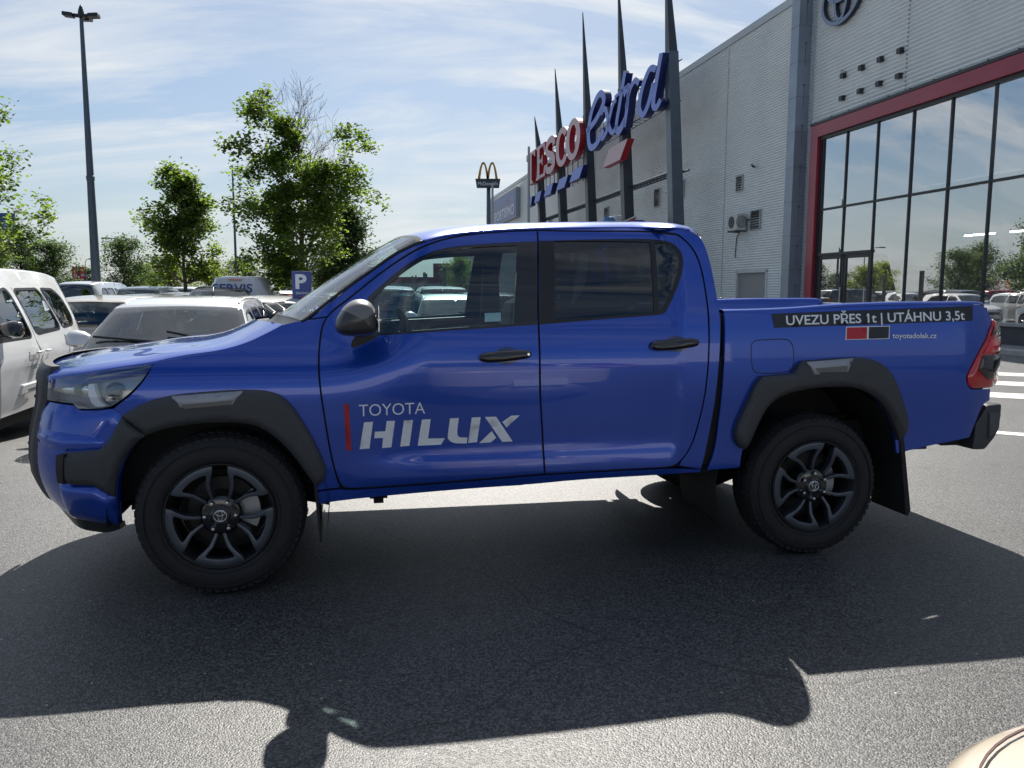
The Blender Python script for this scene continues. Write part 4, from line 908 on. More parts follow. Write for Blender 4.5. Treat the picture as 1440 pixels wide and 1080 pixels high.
# --- door handles; the cup's shade is a darker blue patch on the door
for k,dk in (('front','door_front'),('rear','door_rear')):
    for side in (0,1):
        sf = pos if side==0 else (lambda t,z,o=0.:(lambda q:(q[0],WD-q[1],q[2]))(pos(t,z,o)))
        dark=mat('handle_cup_shade',(0.006,0.015,0.11),rough=0.25,coat=1.0)
        c=panel('handle_cup_shade',D['cup_'+k],sf,dark,doors[dk][side],off=0.0012,thick=0.001,grid=0.02)
        h=panel('door_handle',D['handle_'+k],sf,BLK,doors[dk][side],off=0.038,thick=0.03,grid=0.008,rnd=(0.016,0.016))
        if side: c.data.flip_normals(); h.data.flip_normals()
        if k=='front' and side==0:
            q=pos(1.475,1.133,0.036); l=MB(); l.lathe([(0,-0.003),(0.006,-0.003),(0.008,0)],q,'y',14); l.build('key_lock',CHR,h)
# --- arches, bumper, lights
FL=[]
for k,rr in (('flare_front',0.045),('flare_rear',0.055),('flare_bumper',0.040)):
    panel('wheel_arch_trim',D[k],pos,PLAS,truck,off=rr,thick=rr,grid=0.018,mirror=WD,rnd=(0.022,0.022))
for k,rr in (('insert_front',0.048),('insert_rear',0.058)):
    panel('arch_insert',D[k],pos,GREYP,truck,off=rr,thick=0.01,grid=0.02,mirror=WD,rnd=(0.008,0.006))
    panel('arch_reflector',D[k+'_in'],pos,mat('arch_reflector',(0.13,0.125,0.12),rough=0.3),truck,off=rr+0.002,thick=0.004,grid=0.02,mirror=WD)
bp=[q for q in D['bumper'][1:-1]]
bo=[(TC,0.925,1),(-0.868,0.921,1)]+bp+[(-1.0,0.40),(-1.2,0.40),(TC,0.40,1)]
panel('front_bumper',bo,pos,BLUE,truck,grid=0.03,mirror=WD,both=True,thick=0.05,rnd=(0.025,0.010))
panel('bumper_corner',D['bumper_lower'],pos,BLUE,truck,grid=0.02,mirror=WD,thick=0.03,off=0.028,rnd=(0.05,0.028))
panel('bumper_lip',[(TC,0.385,1),(-1.0,0.385),(-0.826,0.361,1)]+D['lip'][1:4]+[(-0.576,0.297),(-0.8,0.285),(-1.0,0.29),(TC,0.29,1)],pos,TRIM,truck,grid=0.03,mirror=WD,both=True,thick=0.06,off=-0.012)
panel('fog_lamp_slot',D['fogslot'],pos,TRIM,truck,grid=0.02,mirror=WD,off=0.046,thick=0.03)
panel('bumper_ledge',[(-.96,.80),(-.62,.795),(-.50,.765,1),(-.515,.727,1),(-.70,.710,1),(-.96,.74)],pos,BLUE,truck,grid=0.02,mirror=WD,thick=0.02,off=0.009,rnd=(0.04,0.009))
go=[(-0.905,1.085,1),(-0.888,1.03),(-0.888,0.935),(-0.935,0.87),(-0.915,0.75),(-0.918,0.60),(-0.955,0.50),(-1.02,0.42,1),(TC,0.40,1),(TC,1.10,1)]
panel('grille_frame',go,pos,PLAS,truck,grid=0.025,mirror=WD,both=True,off=0.010,thick=0.05,rnd=(0.03,0.012),holes=[[(-1.02,0.99,1),(-1.03,0.60,1),(TC+0.03,0.60,1),(TC+0.03,0.99,1)]])
panel('grille_mesh',[(-0.98,1.02,1),(-0.98,0.55,1),(TC,0.55,1),(TC,1.02,1)],pos,DARK,truck,grid=0.04,mirror=WD,both=True,off=0.004,thick=0.01)
mb=MB()
for z in (0.66,0.74,0.82,0.90):
    mb.tube([pos(TC+k*0.06 if k<6 else TC+k*0.05,z,0.02) for k in range(7)],0.012,6); mb.tube([(lambda q:(q[0],WD-q[1],q[2]))(pos(TC+k*0.06,z,0.02)) for k in range(7)],0.012,6)
mb.build('grille_bar',TRIM,truck,True)
q0=pos(TC,0.86,0.04)
def ell(mb,c,rx,rz,r,ax='x',n=40,t0=0,t1=2*pi):
    pts=[]
    for k in range(n+1):
        t=t0+(t1-t0)*k/n; a,b=rx*cos(t),rz*sin(t)
        pts.append((c[0],c[1]+a,c[2]+b) if ax=='x' else (c[0]+a,c[1],c[2]+b))
    mb.tube(pts,r,6,cap=False)
mb=MB(); ell(mb,q0,0.095,0.065,0.009); ell(mb,q0,0.035,0.062,0.008); ell(mb,(q0[0],q0[1],q0[2]+0.028),0.068,0.032,0.008); mb.build('front_emblem',CHR,truck,True)
# headlights
hd=mat('lamp_housing',(0.26,0.28,0.32),rough=0.25,metal=0.3,coat=0.4)
for side in (0,1):
    sf = pos if side==0 else (lambda t,z,o=0.:(lambda q:(q[0],WD-q[1],q[2]))(pos(t,z,o)))
    h=panel('headlight',D['headlight'],sf,hd,truck,grid=0.025,off=-0.05,thick=-0.052)
    its=[panel('lamp_cover',D['headlight'],sf,LENS,h,grid=0.03,off=0.002,thick=0.0),
      panel('reflector',D['headlight_chrome'],sf,mat('lamp_chrome',(0.7,0.72,0.75),rough=0.15,metal=1.0),h,grid=0.02,off=-0.025,thick=0.02,rnd=(0.03,0.02)),
      panel('daylight_strip',D['drl'],sf,mat('lamp_white',(0.8,0.83,0.88),rough=0.25),h,grid=0.02,off=-0.012,thick=0.025),
      panel('daylight_strip',D['headlight_bar'],sf,mat('lamp_grey',(0.2,0.23,0.28),rough=0.25,metal=0.4),h,grid=0.02,off=-0.01,thick=0.02),
      panel('projector',D['headlight_lens'],sf,mat('projector_glass',(0.02,0.02,0.024),rough=0.04,coat=1.0),h,grid=0.012,off=-0.008,thick=0.03,rnd=(0.045,0.03)),
      panel('projector',D['headlight_lens2'],sf,mat('projector_glass',(0.02,0.02,0.024)),h,grid=0.012,off=-0.008,thick=0.03,rnd=(0.045,0.03))]
    if side:
        for o in [h]+its: o.data.flip_normals()
# tail lights: wrap round the corner
def tsurf(side):
    def f(t,z,o=0.):
        x,y,zz_=pos(min(t,4.2),z,o)
        if t>4.2:
            u=(t-4.2); x=4.2+0.30*(1-math.exp(-u/0.24)); y=y+u*0.75
        return (x,(WD-y) if side else y,z)
    return f
for side in (0,1):
    sf=tsurf(side)
    o_=[(4.203,1.29,1)]+D['taillight'][1:6]+[(4.048,0.905,1),(4.21,0.90),(4.33,0.915,1),(4.40,1.0),(4.42,1.12),(4.40,1.2),(4.33,1.265)]
    h=panel('tail_light',o_,sf,REDL,truck,grid=0.02,off=0.016,thick=0.03,rnd=(0.02,0.012))
    w=[panel('dark_lens',[(4.095,1.090,1),(4.34,1.090,1),(4.34,1.03),(4.25,0.965),(4.15,0.95,1),(4.07,1.005,1)],sf,mat('smoked_lens',(0.02,0.008,0.01),rough=0.08,coat=1.0),h,grid=0.02,off=0.026,thick=0.01,rnd=(0.015,0.006)),
       panel('dark_lens',[(4.2,1.252,1),(4.33,1.235,1),(4.34,1.205,1),(4.17,1.200,1)],sf,mat('smoked_lens2',(0.10,0.03,0.035),rough=0.08,coat=1.0),h,grid=0.02,off=0.025,thick=0.01,rnd=(0.012,0.005)),
       panel('brake_strip',[(4.16,1.178,1),(4.38,1.185,1),(4.38,1.115,1),(4.105,1.103,1)],sf,mat('bright_red_lens',(0.75,0.03,0.04),rough=0.15,coat=1.0),h,grid=0.02,off=0.025,thick=0.01,rnd=(0.012,0.004))]
    if side:
        for o in [h]+w: o.data.flip_normals()
# tail gate, rails, bed
rows=[]
for z in (0.80,0.86,0.95,1.08,1.18,1.26,1.325,1.352,1.36,1.352):
    xx=4.215+0.02*sin((z-0.8)/0.55*pi)-(0.02 if z>1.355 else 0); 
    if len(rows)==9: xx=4.13
    if len(rows)==8: xx=4.185
    rows.append([(xx-0.012*(2*s-1)**2,0.16+(WD-0.32)*s,z) for s in [j/20 for j in range(21)]])
grid_mesh('tailgate',rows,BLUE,truck)
for sgn in (0,1):
    tr=[]
    top=[q for q in D['bed_side'][:7]]; tt=catmull([q[:2] for q in top],6)
    for t,z in tt:
        x,y,_=pos(t,z); pr=[(0,0),(0.004,0.009),(0.016,0.016),(0.045,0.018),(0.085,0.014),(0.098,0.0),(0.10,-0.06),(0.10,-0.16),(0.11,-0.30)]
        r=[(x,y+a,z+b) for a,b in pr]; tr.append([(p[0],WD-p[1],p[2]) for p in r] if sgn else r)
    grid_mesh('bed_rail',tr,BLUE,truck,flip=bool(sgn))
mb=MB(); mb.box(2.56,4.16,0.18,WD-0.18,1.0,1.03); mb.box(2.535,2.555,0.11,WD-0.11,0.75,1.33)
mb.build('cargo_bed',mat('bed_liner',(0.02,0.02,0.022),rough=0.7),truck)
mb=MB(); mb.box(3.16,3.22,WD-0.17,WD-0.10,1.365,1.385); mb.build('rail_clip',TRIM,truck,bevel=0.006)
# rear bumper
mb=MB(); poly=[(4.13,0.69),(4.20,0.80),(4.30,0.806),(4.296,0.66),(4.263,0.60),(4.207,0.535),(4.118,0.54),(4.125,0.60)]
mb.prism([(a,b) for a,b in poly],0.10,0.52,'y'); mb.prism([(a,b) for a,b in poly],WD-0.52,WD-0.10,'y')
mb.prism([(4.16,0.66),(4.20,0.78),(4.36,0.78),(4.35,0.64),(4.2,0.62)],0.5,WD-0.5,'y')
rb=mb.build('rear_bumper',PLAS,truck,bevel=0.02,angle=0.7,smooth=True)
mb=MB(); mb.prism([(4.205,0.76),(4.285,0.755),(4.275,0.665),(4.215,0.60)],0.085,0.11,'y'); mb.build('bumper_pad',mat('grey_plastic',(0.075,0.078,0.085),rough=0.5),rb,bevel=0.015)
mb=MB(); mb.box(3.86,4.02,0.35,0.75,0.50,0.545); mb.build('bumper_bracket',DARK,truck); mb=MB(); mb.box(4.0,4.2,0.2,0.5,0.55,0.66); mb.build('bumper_bracket',DARK,truck)
# mudflaps
for sgn in (0,1):
    f=lambda y: WD-y if sgn else y
    mb=MB(); mb.prism([(3.60,0.66),(3.625,0.66),(3.70,0.22),(3.685,0.185),(3.67,0.19)],min(f(0.05),f(0.36)),max(f(0.05),f(0.36)),'y'); mb.build('mudflap',RUB,truck,bevel=0.006)
    mb=MB(); mb.prism([(0.43,0.52),(0.445,0.52),(0.462,0.23),(0.452,0.225)],min(f(0.06),f(0.32)),max(f(0.06),f(0.32)),'y'); mb.build('mudflap',RUB,truck,bevel=0.003)
# wheel wells
mb=MB()
for cx,r in ((0,0.50),(3.085,0.57)):
    for sgn in (0,1):
        mb=MB()
        ys=[0.065,0.55] if not sgn else [WD-0.065,WD-0.55]
        a0,a1=(radians(-14),radians(186)) if cx==0 else (radians(-12),radians(200))
        n=36; v=[]; f=[]
        zc=0.40
        for k in range(n+1):
            t=a0+(a1-a0)*k/n
            for y in ys: v.append((cx+r*cos(t),y,zc+(r*0.98)*sin(t)))
        f=[(2*k,2*k+1,2*k+3,2*k+2) for k in range(n)]
        mb.add(v,f)
        v=[(cx,ys[1],zc)]+[(cx+r*cos(a0+(a1-a0)*k/n),ys[1],zc+r*0.98*sin(a0+(a1-a0)*k/n)) for k in range(n+1)]
        mb.add(v,[(0,k,k+1) for k in range(1,n+1)]); mb.build('wheel_well',DARK,truck)
# chassis
mb=MB()
mb.box(-0.55,2.6,0.42,WD-0.42,0.44,0.56); mb.box(2.4,4.15,0.40,0.55,0.55,0.68); mb.box(2.4,4.15,WD-0.55,WD-0.40,0.55,0.68)
mb.box(0.5,2.5,0.14,0.42,0.47,0.56); mb.box(0.5,2.5,WD-0.42,WD-0.14,0.47,0.56); mb.box(2.5,4.1,0.5,WD-0.5,0.60,0.70)
mb.prism([(0.98,0.44),(1.02,0.40),(1.5,0.405),(1.8,0.44),(1.8,0.47),(0.9,0.47)],0.30,0.62,'y')
mb.box(0.70,0.79,0.30,0.36,0.37,0.47); mb.box(0.72,0.77,0.30,0.36,0.345,0.38)
mb.box(0.8,1.0,0.34,0.6,0.385,0.46)
mb.tube([(3.085,0.35,0.39),(3.085,0.8,0.39)],0.06,12); mb.tube([(3.085,0.8,0.39),(3.085,1.15,0.39)],0.13,16); mb.tube([(3.085,1.15,0.39),(3.085,1.6,0.39)],0.06,12)
mb.tube([(2.5,1.45,0.47),(3.085,1.45,0.36),(3.75,1.45,0.50)],0.03,6); mb.tube([(2.5,0.47,0.47),(3.085,0.47,0.36),(3.75,0.47,0.50)],0.03,6)
mb.tube([(1.9,1.2,0.44),(2.35,1.25,0.42)],0.09,14); mb.box(2.42,2.50,0.55,0.62,0.36,0.5)
mb.box(-0.5,0.3,0.5,WD-0.5,0.32,0.46); mb.tube([(0,0.35,0.39),(0,WD-0.35,0.39)],0.045,10)
mb.build('chassis',DARK,truck)
# --- wheels
def make_wheel(cx, sgn, phase, nutphase):
    R_=0.388
    def yy(a): return a if sgn==0 else WD-a
    y0=0.030
    s_=1 if sgn==0 else -1
    mb=MB()
    prof=[(0.248,0.030),(0.254,0.018),(0.264,0.010),(0.290,0.0),(0.318,0.002),(0.345,0.008),(0.366,0.024),(0.380,0.046),(0.386,0.075),(0.388,0.13),(0.386,0.19),(0.38,0.215),(0.366,0.24),(0.33,0.262),(0.27,0.262),(0.248,0.24),(0.225,0.13)]
    mb.lathe([(r,s_*(h)) for r,h in prof],(cx,yy(y0),R_),'y',72)
    # tread blocks
    nb=60
    for k in range(nb):
        for (h0,h1,dt,ra,rb) in ((0.022,0.066,0.0,0.370,0.389),(0.082,0.125,0.5,0.380,0.3915),(0.140,0.183,0.0,0.380,0.3915),(0.196,0.235,0.5,0.370,0.389)):
            t0=2*pi*(k+dt)/nb; t1=t0+2*pi/nb*0.68
            sk=0.02
            v=[]
            for r in (ra-0.006,rb):
                rr0=rr1=r
                if h0<0.03: rr0=r-0.016
                if h1>0.23: rr1=r-0.016
                for (h,t,q) in ((h0,t0,rr0),(h1,t0+sk,rr1),(h1,t1+sk,rr1),(h0,t1,rr0)):
                    v.append((cx+q*cos(t),yy(y0)+s_*h,R_+q*sin(t)))
            mb.add(v,[(4,5,6,7),(0,1,5,4),(1,2,6,5),(2,3,7,6),(3,0,4,7)])
    # raised sidewall ribs / lettering ring
    for r0,r1 in ((0.272,0.275),(0.335,0.339)):
        h=0.006 if r0<0.3 else 0.0035
        mb.lathe([(r0-0.001,s_*(h+0.004)),(r0,s_*(h-0.0045)),(r1,s_*(h-0.0045)),(r1+0.001,s_*(h+0.004))],(cx,yy(y0),R_),'y',72)
    whl=mb.build('wheel',RUB,truck,smooth=True,angle=0.6)
    wc=(cx,yy(y0),R_)
    # barrel and back plate
    mb=MB(); mb.lathe([(0.253,s_*0.012),(0.251,s_*0.006),(0.245,s_*0.010),(0.238,s_*0.022),(0.225,s_*0.05),(0.205,s_*0.12),(0.205,s_*0.20)],wc,'y',64); mb.build('rim_barrel',mat('barrel_black',(.008,.008,.009),rough=.45),whl,True)
    mb=MB(); mb.lathe([(0.0,s_*0.135),(0.165,s_*0.135),(0.165,s_*0.15),(0.0,s_*0.15)],wc,'y',48); mb.build('brake_disc',STEEL,whl,True,angle=0.5)
    mb=MB(); mb.lathe([(0.10,s_*0.10),(0.175,s_*0.10),(0.175,s_*0.16),(0.10,s_*0.16)],wc,'y',14,radians(-28),radians(38)); mb.build('brake_caliper',mat('caliper',(0.42,0.43,0.45),rough=0.4,metal=0.6),whl)
    mb=MB(); mb.lathe([(0,s_*0.17),(0.204,s_*0.17)],wc,'y',40); mb.build('dust_shield',DARK,whl)
    # gloss black inner spokes
    def P(r,a,h): return (cx+r*cos(a), yy(y0)+s_*h, R_+r*sin(a))
    mb=MB()
    mb.lathe([(0.0,s_*0.030),(0.05,s_*0.030),(0.085,s_*0.036),(0.098,s_*0.05),(0.10,s_*0.10)],wc,'y',40)
    mb.build('hub',BLK,whl,bevel=0.004,angle=0.6,smooth=True)
    # gunmetal split spokes (closed U frames), five of them
    for k in range(5):
        a0=phase+72*k
        def A(d): return radians(a0+d)
        outer=[(0.088,-16),(0.12,-17),(0.155,-19),(0.187,-23.5),(0.215,-27),(0.243,-28)]
        inner=[(0.088,-7),(0.12,-9.5),(0.152,-11.5),(0.178,-15.5),(0.20,-18.5),(0.208,-17)]
        ang_o=[-28+56*j/10 for j in range(11)]; ang_i=[-17+34*j/10 for j in range(11)]
        ol=[(r,d) for r,d in outer]+[(0.243,a) for a in ang_o[1:-1]]+[(r,-d) for r,d in reversed(outer)]
        il=[(r,d) for r,d in inner]+[(0.208,a) for a in ang_i[1:-1]]+[(r,-d) for r,d in reversed(inner)]
        n=len(ol); mb=MB()
        def hh(r): return 0.026-0.018*min(1,max(0,(r-0.09)/0.12))
        v=[P(r,A(d),hh(r)) for r,d in ol]+[P(r,A(d),hh(r)) for r,d in il]+[P(r,A(d),hh(r)+0.045) for r,d in ol]+[P(r,A(d*0.98),hh(r)+0.045) for r,d in il]
        f=[]
        for i in range(n-1):
            f.append((i,i+1,n+i+1,n+i)); f.append((2*n+i,2*n+i+1,i+1,i)); f.append((n+i,n+i+1,3*n+i+1,3*n+i)); f.append((2*n+i,3*n+i,3*n+i+1,2*n+i+1))
        f.append((0,n,3*n,2*n)); f.append((n-1,3*n-1,4*n-1,2*n-1))
        mb.add(v,f); mb.build('rim_spoke',GUN,whl,bevel=0.0025,angle=0.5,smooth=True)
    # hub cap, nuts, emblem
    mb=MB(); mb.lathe([(0,s_*0.020),(0.038,s_*0.020),(0.046,s_*0.026),(0.05,s_*0.04)],wc,'y',32); hc=mb.build('hub_cap',BLK,whl,True,angle=0.5)
    mb=MB(); c=(cx,yy(y0)+s_*0.0185,R_)
    ell(mb,c,0.029,0.027,0.0022,'y',28); ell(mb,c,0.010,0.025,0.002,'y',20); ell(mb,(c[0],c[1],c[2]+0.012),0.020,0.012,0.002,'y',24); mb.build('emblem',CHR,whl,True)
    for k in range(6):
        a=radians(nutphase+60*k); c=P(0.070,a,0.0)
        mb=MB(); mb.lathe([(0.0,s_*0.008),(0.008,s_*0.009),(0.0105,s_*0.014),(0.0115,s_*0.05)],(c[0],c[1],c[2]),'y',8); mb.build('lug_nut',CHR,whl,True,angle=0.5)
    return whl
make_wheel(0,0,52,1); make_wheel(3.085,0,35,30); make_wheel(0,1,52,1); make_wheel(3.085,1,35,30)
# --- wing mirrors
for sgn in (0,1):
    f=lambda y:(WD-y) if sgn else y
    # housing: loft of rounded sections outwards
    secs=[]
    for (y,sc,dx,dz) in catmull(((0.055,0.35,0.06,-0.035),(0.0,0.72,0.02,-0.012),(-0.05,0.95,0.004,0),(-0.10,1.0,0,0),(-0.145,0.975,0,0),(-0.175,0.91,0.004,0),(-0.197,0.80,0.009,0),(-0.211,0.64,0.014,0),(-0.219,0.42,0.018,0),(-0.223,0.2,0.022,0),(-0.224,0.03,0.024,0)),3):
        ring=[(0.548,1.262),(0.553,1.315),(0.585,1.365),(0.625,1.398),(0.668,1.405),(0.708,1.392),(0.733,1.35),(0.739,1.30),(0.735,1.25),(0.70,1.240),(0.64,1.236),(0.585,1.238)]
        ring=chaikin(ring,2)
        cxm,czm=0.65,1.315
        secs.append([(cxm+(a-cxm)*sc+dx,f(y),czm+(b-czm)*sc+dz) for a,b in ring])
    mb=MB(); n=len(secs[0]); v=[p for s in secs for p in s]; ff=[]; cf=[]
    for i in range(len(secs)-1):
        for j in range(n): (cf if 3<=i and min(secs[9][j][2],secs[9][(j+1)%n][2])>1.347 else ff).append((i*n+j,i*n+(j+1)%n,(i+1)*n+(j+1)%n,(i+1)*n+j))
    mb.add(v,ff); mm_=mb.build('wing_mirror',mat('mirror_black',(0.03,0.03,0.033),rough=0.28,coat=0.3),truck,True,angle=1.2)
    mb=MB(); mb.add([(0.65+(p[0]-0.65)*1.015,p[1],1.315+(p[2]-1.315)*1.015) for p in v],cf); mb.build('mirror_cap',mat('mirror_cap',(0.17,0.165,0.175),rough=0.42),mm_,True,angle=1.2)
    mb=MB(); mb.tube([(0.600,f(-0.176),1.318),(0.64,f(-0.205),1.320),(0.69,f(-0.208),1.323),(0.728,f(-0.19),1.327)],0.008,6); mb.build('indicator',mat('indicator_lens',(0.22,0.2,0.2),rough=0.15,coat=1.0),mm_,True)
    mb=MB(); mb.box(0.60,0.72,min(f(0.10),f(0.02)),max(f(0.10),f(0.02)),1.232,1.275); mb.build('mirror_stalk',BLK,mm_,bevel=0.012)
    mb=MB(); mb.box(0.741,0.744,min(f(-0.19),f(0.0)),max(f(-0.19),f(0.0)),1.26,1.375); mb.build('mirror_glass',CHR,mm_)
# --- interior
mb=MB()
mb.box(0.5,2.42,0.15,WD-0.15,0.56,0.60)
mb.build('cabin_floor',CABIN,truck)
mb=MB(); mb.prism([(0.56,0.6),(0.56,1.20),(0.62,1.255),(0.80,1.245),(0.88,1.20),(0.86,1.05),(0.78,0.9),(0.78,0.6)],0.24,WD-0.24,'y'); mb.prism([(0.62,1.2),(0.66,1.29),(0.86,1.275),(0.88,1.2)],0.38,0.80,'y'); mb.build('dashboard',CABIN,truck,bevel=0.02,angle=0.6,smooth=True)
for y in (0.56,1.36):
    mb=MB(); mb.prism([(1.05,0.66),(1.02,0.80),(1.10,0.86),(1.50,0.80),(1.55,0.66)],y-0.26,y+0.26,'y')
    mb.prism([(1.42,0.76),(1.50,0.86),(1.66,1.36),(1.74,1.40),(1.80,1.36),(1.68,0.80),(1.58,0.72)],y-0.25,y+0.25,'y')
    mb.prism([(1.72,1.43),(1.71,1.56),(1.75,1.62),(1.81,1.60),(1.82,1.45)],y-0.14,y+0.14,'y')
    mb.tube([(1.77,y-0.06,1.36),(1.77,y-0.06,1.46)],0.008,6); mb.tube([(1.77,y+0.06,1.36),(1.77,y+0.06,1.46)],0.008,6)
    mb.build('seat',SEAT,truck,bevel=0.035,angle=0.8,smooth=True,seg=3)
mb=MB(); mb.prism([(1.95,0.70),(1.93,0.82),(2.0,0.86),(2.30,0.80),(2.34,0.70)],0.22,WD-0.22,'y'); mb.prism([(2.25,0.78),(2.38,1.34),(2.44,1.34),(2.42,0.78)],0.22,WD-0.22,'y')
for y in (0.5,0.96,1.42): mb.prism([(2.37,1.38),(2.36,1.50),(2.42,1.53),(2.44,1.38)],y-0.13,y+0.13,'y')
mb.build('seat',SEAT,truck,bevel=0.03,angle=0.8,smooth=True,seg=3)
mb=MB(); c=Vector((0.97,0.56,1.18)); ax=Vector((0.85,0,0.53)).normalized(); u=Vector((0,1,0)); w_=ax.cross(u)
mb.tube([c+(u*cos(2*pi*k/40)+w_*sin(2*pi*k/40))*0.185 for k in range(41)],0.016,8,cap=False)
mb.tube([c-u*0.18,c+ax*-0.02,c+u*0.18],0.018,6); mb.tube([c,c-w_*0.18 if w_.z>0 else c+w_*0.18],0.018,6)
mb.tube([c,c-ax*0.06],0.07,14); mb.tube([c-ax*0.05,c-ax*0.28],0.035,8)
mb.build('steering_wheel',CABIN,truck,True,angle=0.7)
for sgn in (0,1):
    f=lambda y:(WD-y) if sgn else y
    mb=MB()
    for x0,x1 in ((0.62,1.48),(1.62,2.36)): mb.prism([(x0,0.6),(x0,1.19),(x0+0.02,1.225),(x1,1.265),(x1,0.6)],min(f(0.13),f(0.17)),max(f(0.13),f(0.17)),'y')
    mb.box(1.5,1.60,min(f(0.15),f(0.19)),max(f(0.15),f(0.19)),0.6,1.28)
    mb.prism([(1.50,1.25),(1.52,1.60),(1.62,1.60),(1.60,1.25)],min(f(0.24),f(0.30)),max(f(0.24),f(0.30)),'y')
    mb.build('door_lining',CABIN,truck,bevel=0.01)
    mb=MB(); mb.tube([(1.60,f(0.31),1.58),(1.62,f(0.27),1.3),(1.50,f(0.24),0.75)],0.02,6); mb.build('seat_belt',SEAT,truck,True)
    mb=MB(); mb.tube([(0.80,f(0.32),1.52),(0.92,f(0.335),1.60)],0.012,6); mb.build('grab_handle',CABIN,truck,True)
mb=MB(); mb.prism([(0.70,1.50),(0.72,1.54),(0.90,1.66),(0.96,1.655)],0.42,0.80,'y'); mb.build('sun_visor',CABIN,truck,bevel=0.008)
mb=MB(); mb.box(0.72,0.76,0.84,1.08,1.52,1.58); mb.tube([(0.74,0.96,1.58),(0.70,0.96,1.66)],0.012,6); mb.build('rear_view_mirror',TRIM,truck,bevel=0.012)

# --- decals on the near front door and bed
fd=doors['door_front'][0]; bs=[o for o in truck.children if o.name.startswith('bed_side')][0]
def decal_group(name, keys, m, parent, off=0.0028, sm=2):
    V=[];F=[]
    for k in keys:
        lp=[resample(chaikin(D[k],sm),0.03)]; vs,T_=fill2d(lp,0.03); o=len(V); V+=[pos(t,z,off) for t,z in vs]; F+=[tuple(i+o for i in f) for f in T_]
    return mesh_obj(name,V,F,m,parent,True)
decal_group('model_lettering',('h1','h2','i','l','u1','u2','x1','x2','x3'),WHT,fd)
decal_group('red_stripe',('side_mark',),REDV,fd)
decal_group('slogan_band',('band',),BLKV,bs,0.002)
decal_group('dealer_mark',('plate_white',),WHT,bs,0.0022)
decal_group('dealer_mark',('plate_red',),mat('dealer_red',(0.5,0.012,0.03),rough=0.4),bs,0.0032)
decal_group('dealer_mark',('plate_black',),BLKV,bs,0.0032)
def surf_text(name,s,key,m,parent,off,shear=0.0,offset=0.0,hk=1.0):
    p0,p1,p2=[Vector(q) for q in D['text_'+key]]
    e1=p1-p0; e2=(p2-p0)*hk
    v,f=text_mesh(s,shear,offset)
    if '1' in s:
        a_=max(q[0] for q in text_mesh(s[:s.index('1')+1],shear,offset)[0])-.085; o_=len(v); v=v+[(a_+.012,.665,0),(a_-.12,.565,0),(a_-.12,.475,0),(a_+.012,.555,0)]; f=f+[(o_,o_+1,o_+2,o_+3)]
    x0=min(q[0] for q in v); x1=max(q[0] for q in v)
    V=[]
    for q in v:
        u_=(q[0]-x0)/(x1-x0); w=q[1]/0.69
        V.append(pos(p0.x+e1.x*u_+e2.x*w,p0.y+e1.y*u_+e2.y*w,off))
    mesh_obj(name,V,f,m,parent,False)
surf_text('brand_lettering','TOYOTA','t1',WHT,fd,0.0028,offset=-0.004)
surf_text('slogan_lettering','UVEZU PŘES 1t | UTÁHNU 3,5t','t2',WHT,bs,0.005,offset=0.016,hk=1.0)
surf_text('web_lettering','toyotadolak.cz','t3',WHT,bs,0.005,offset=0.012,hk=1.0)
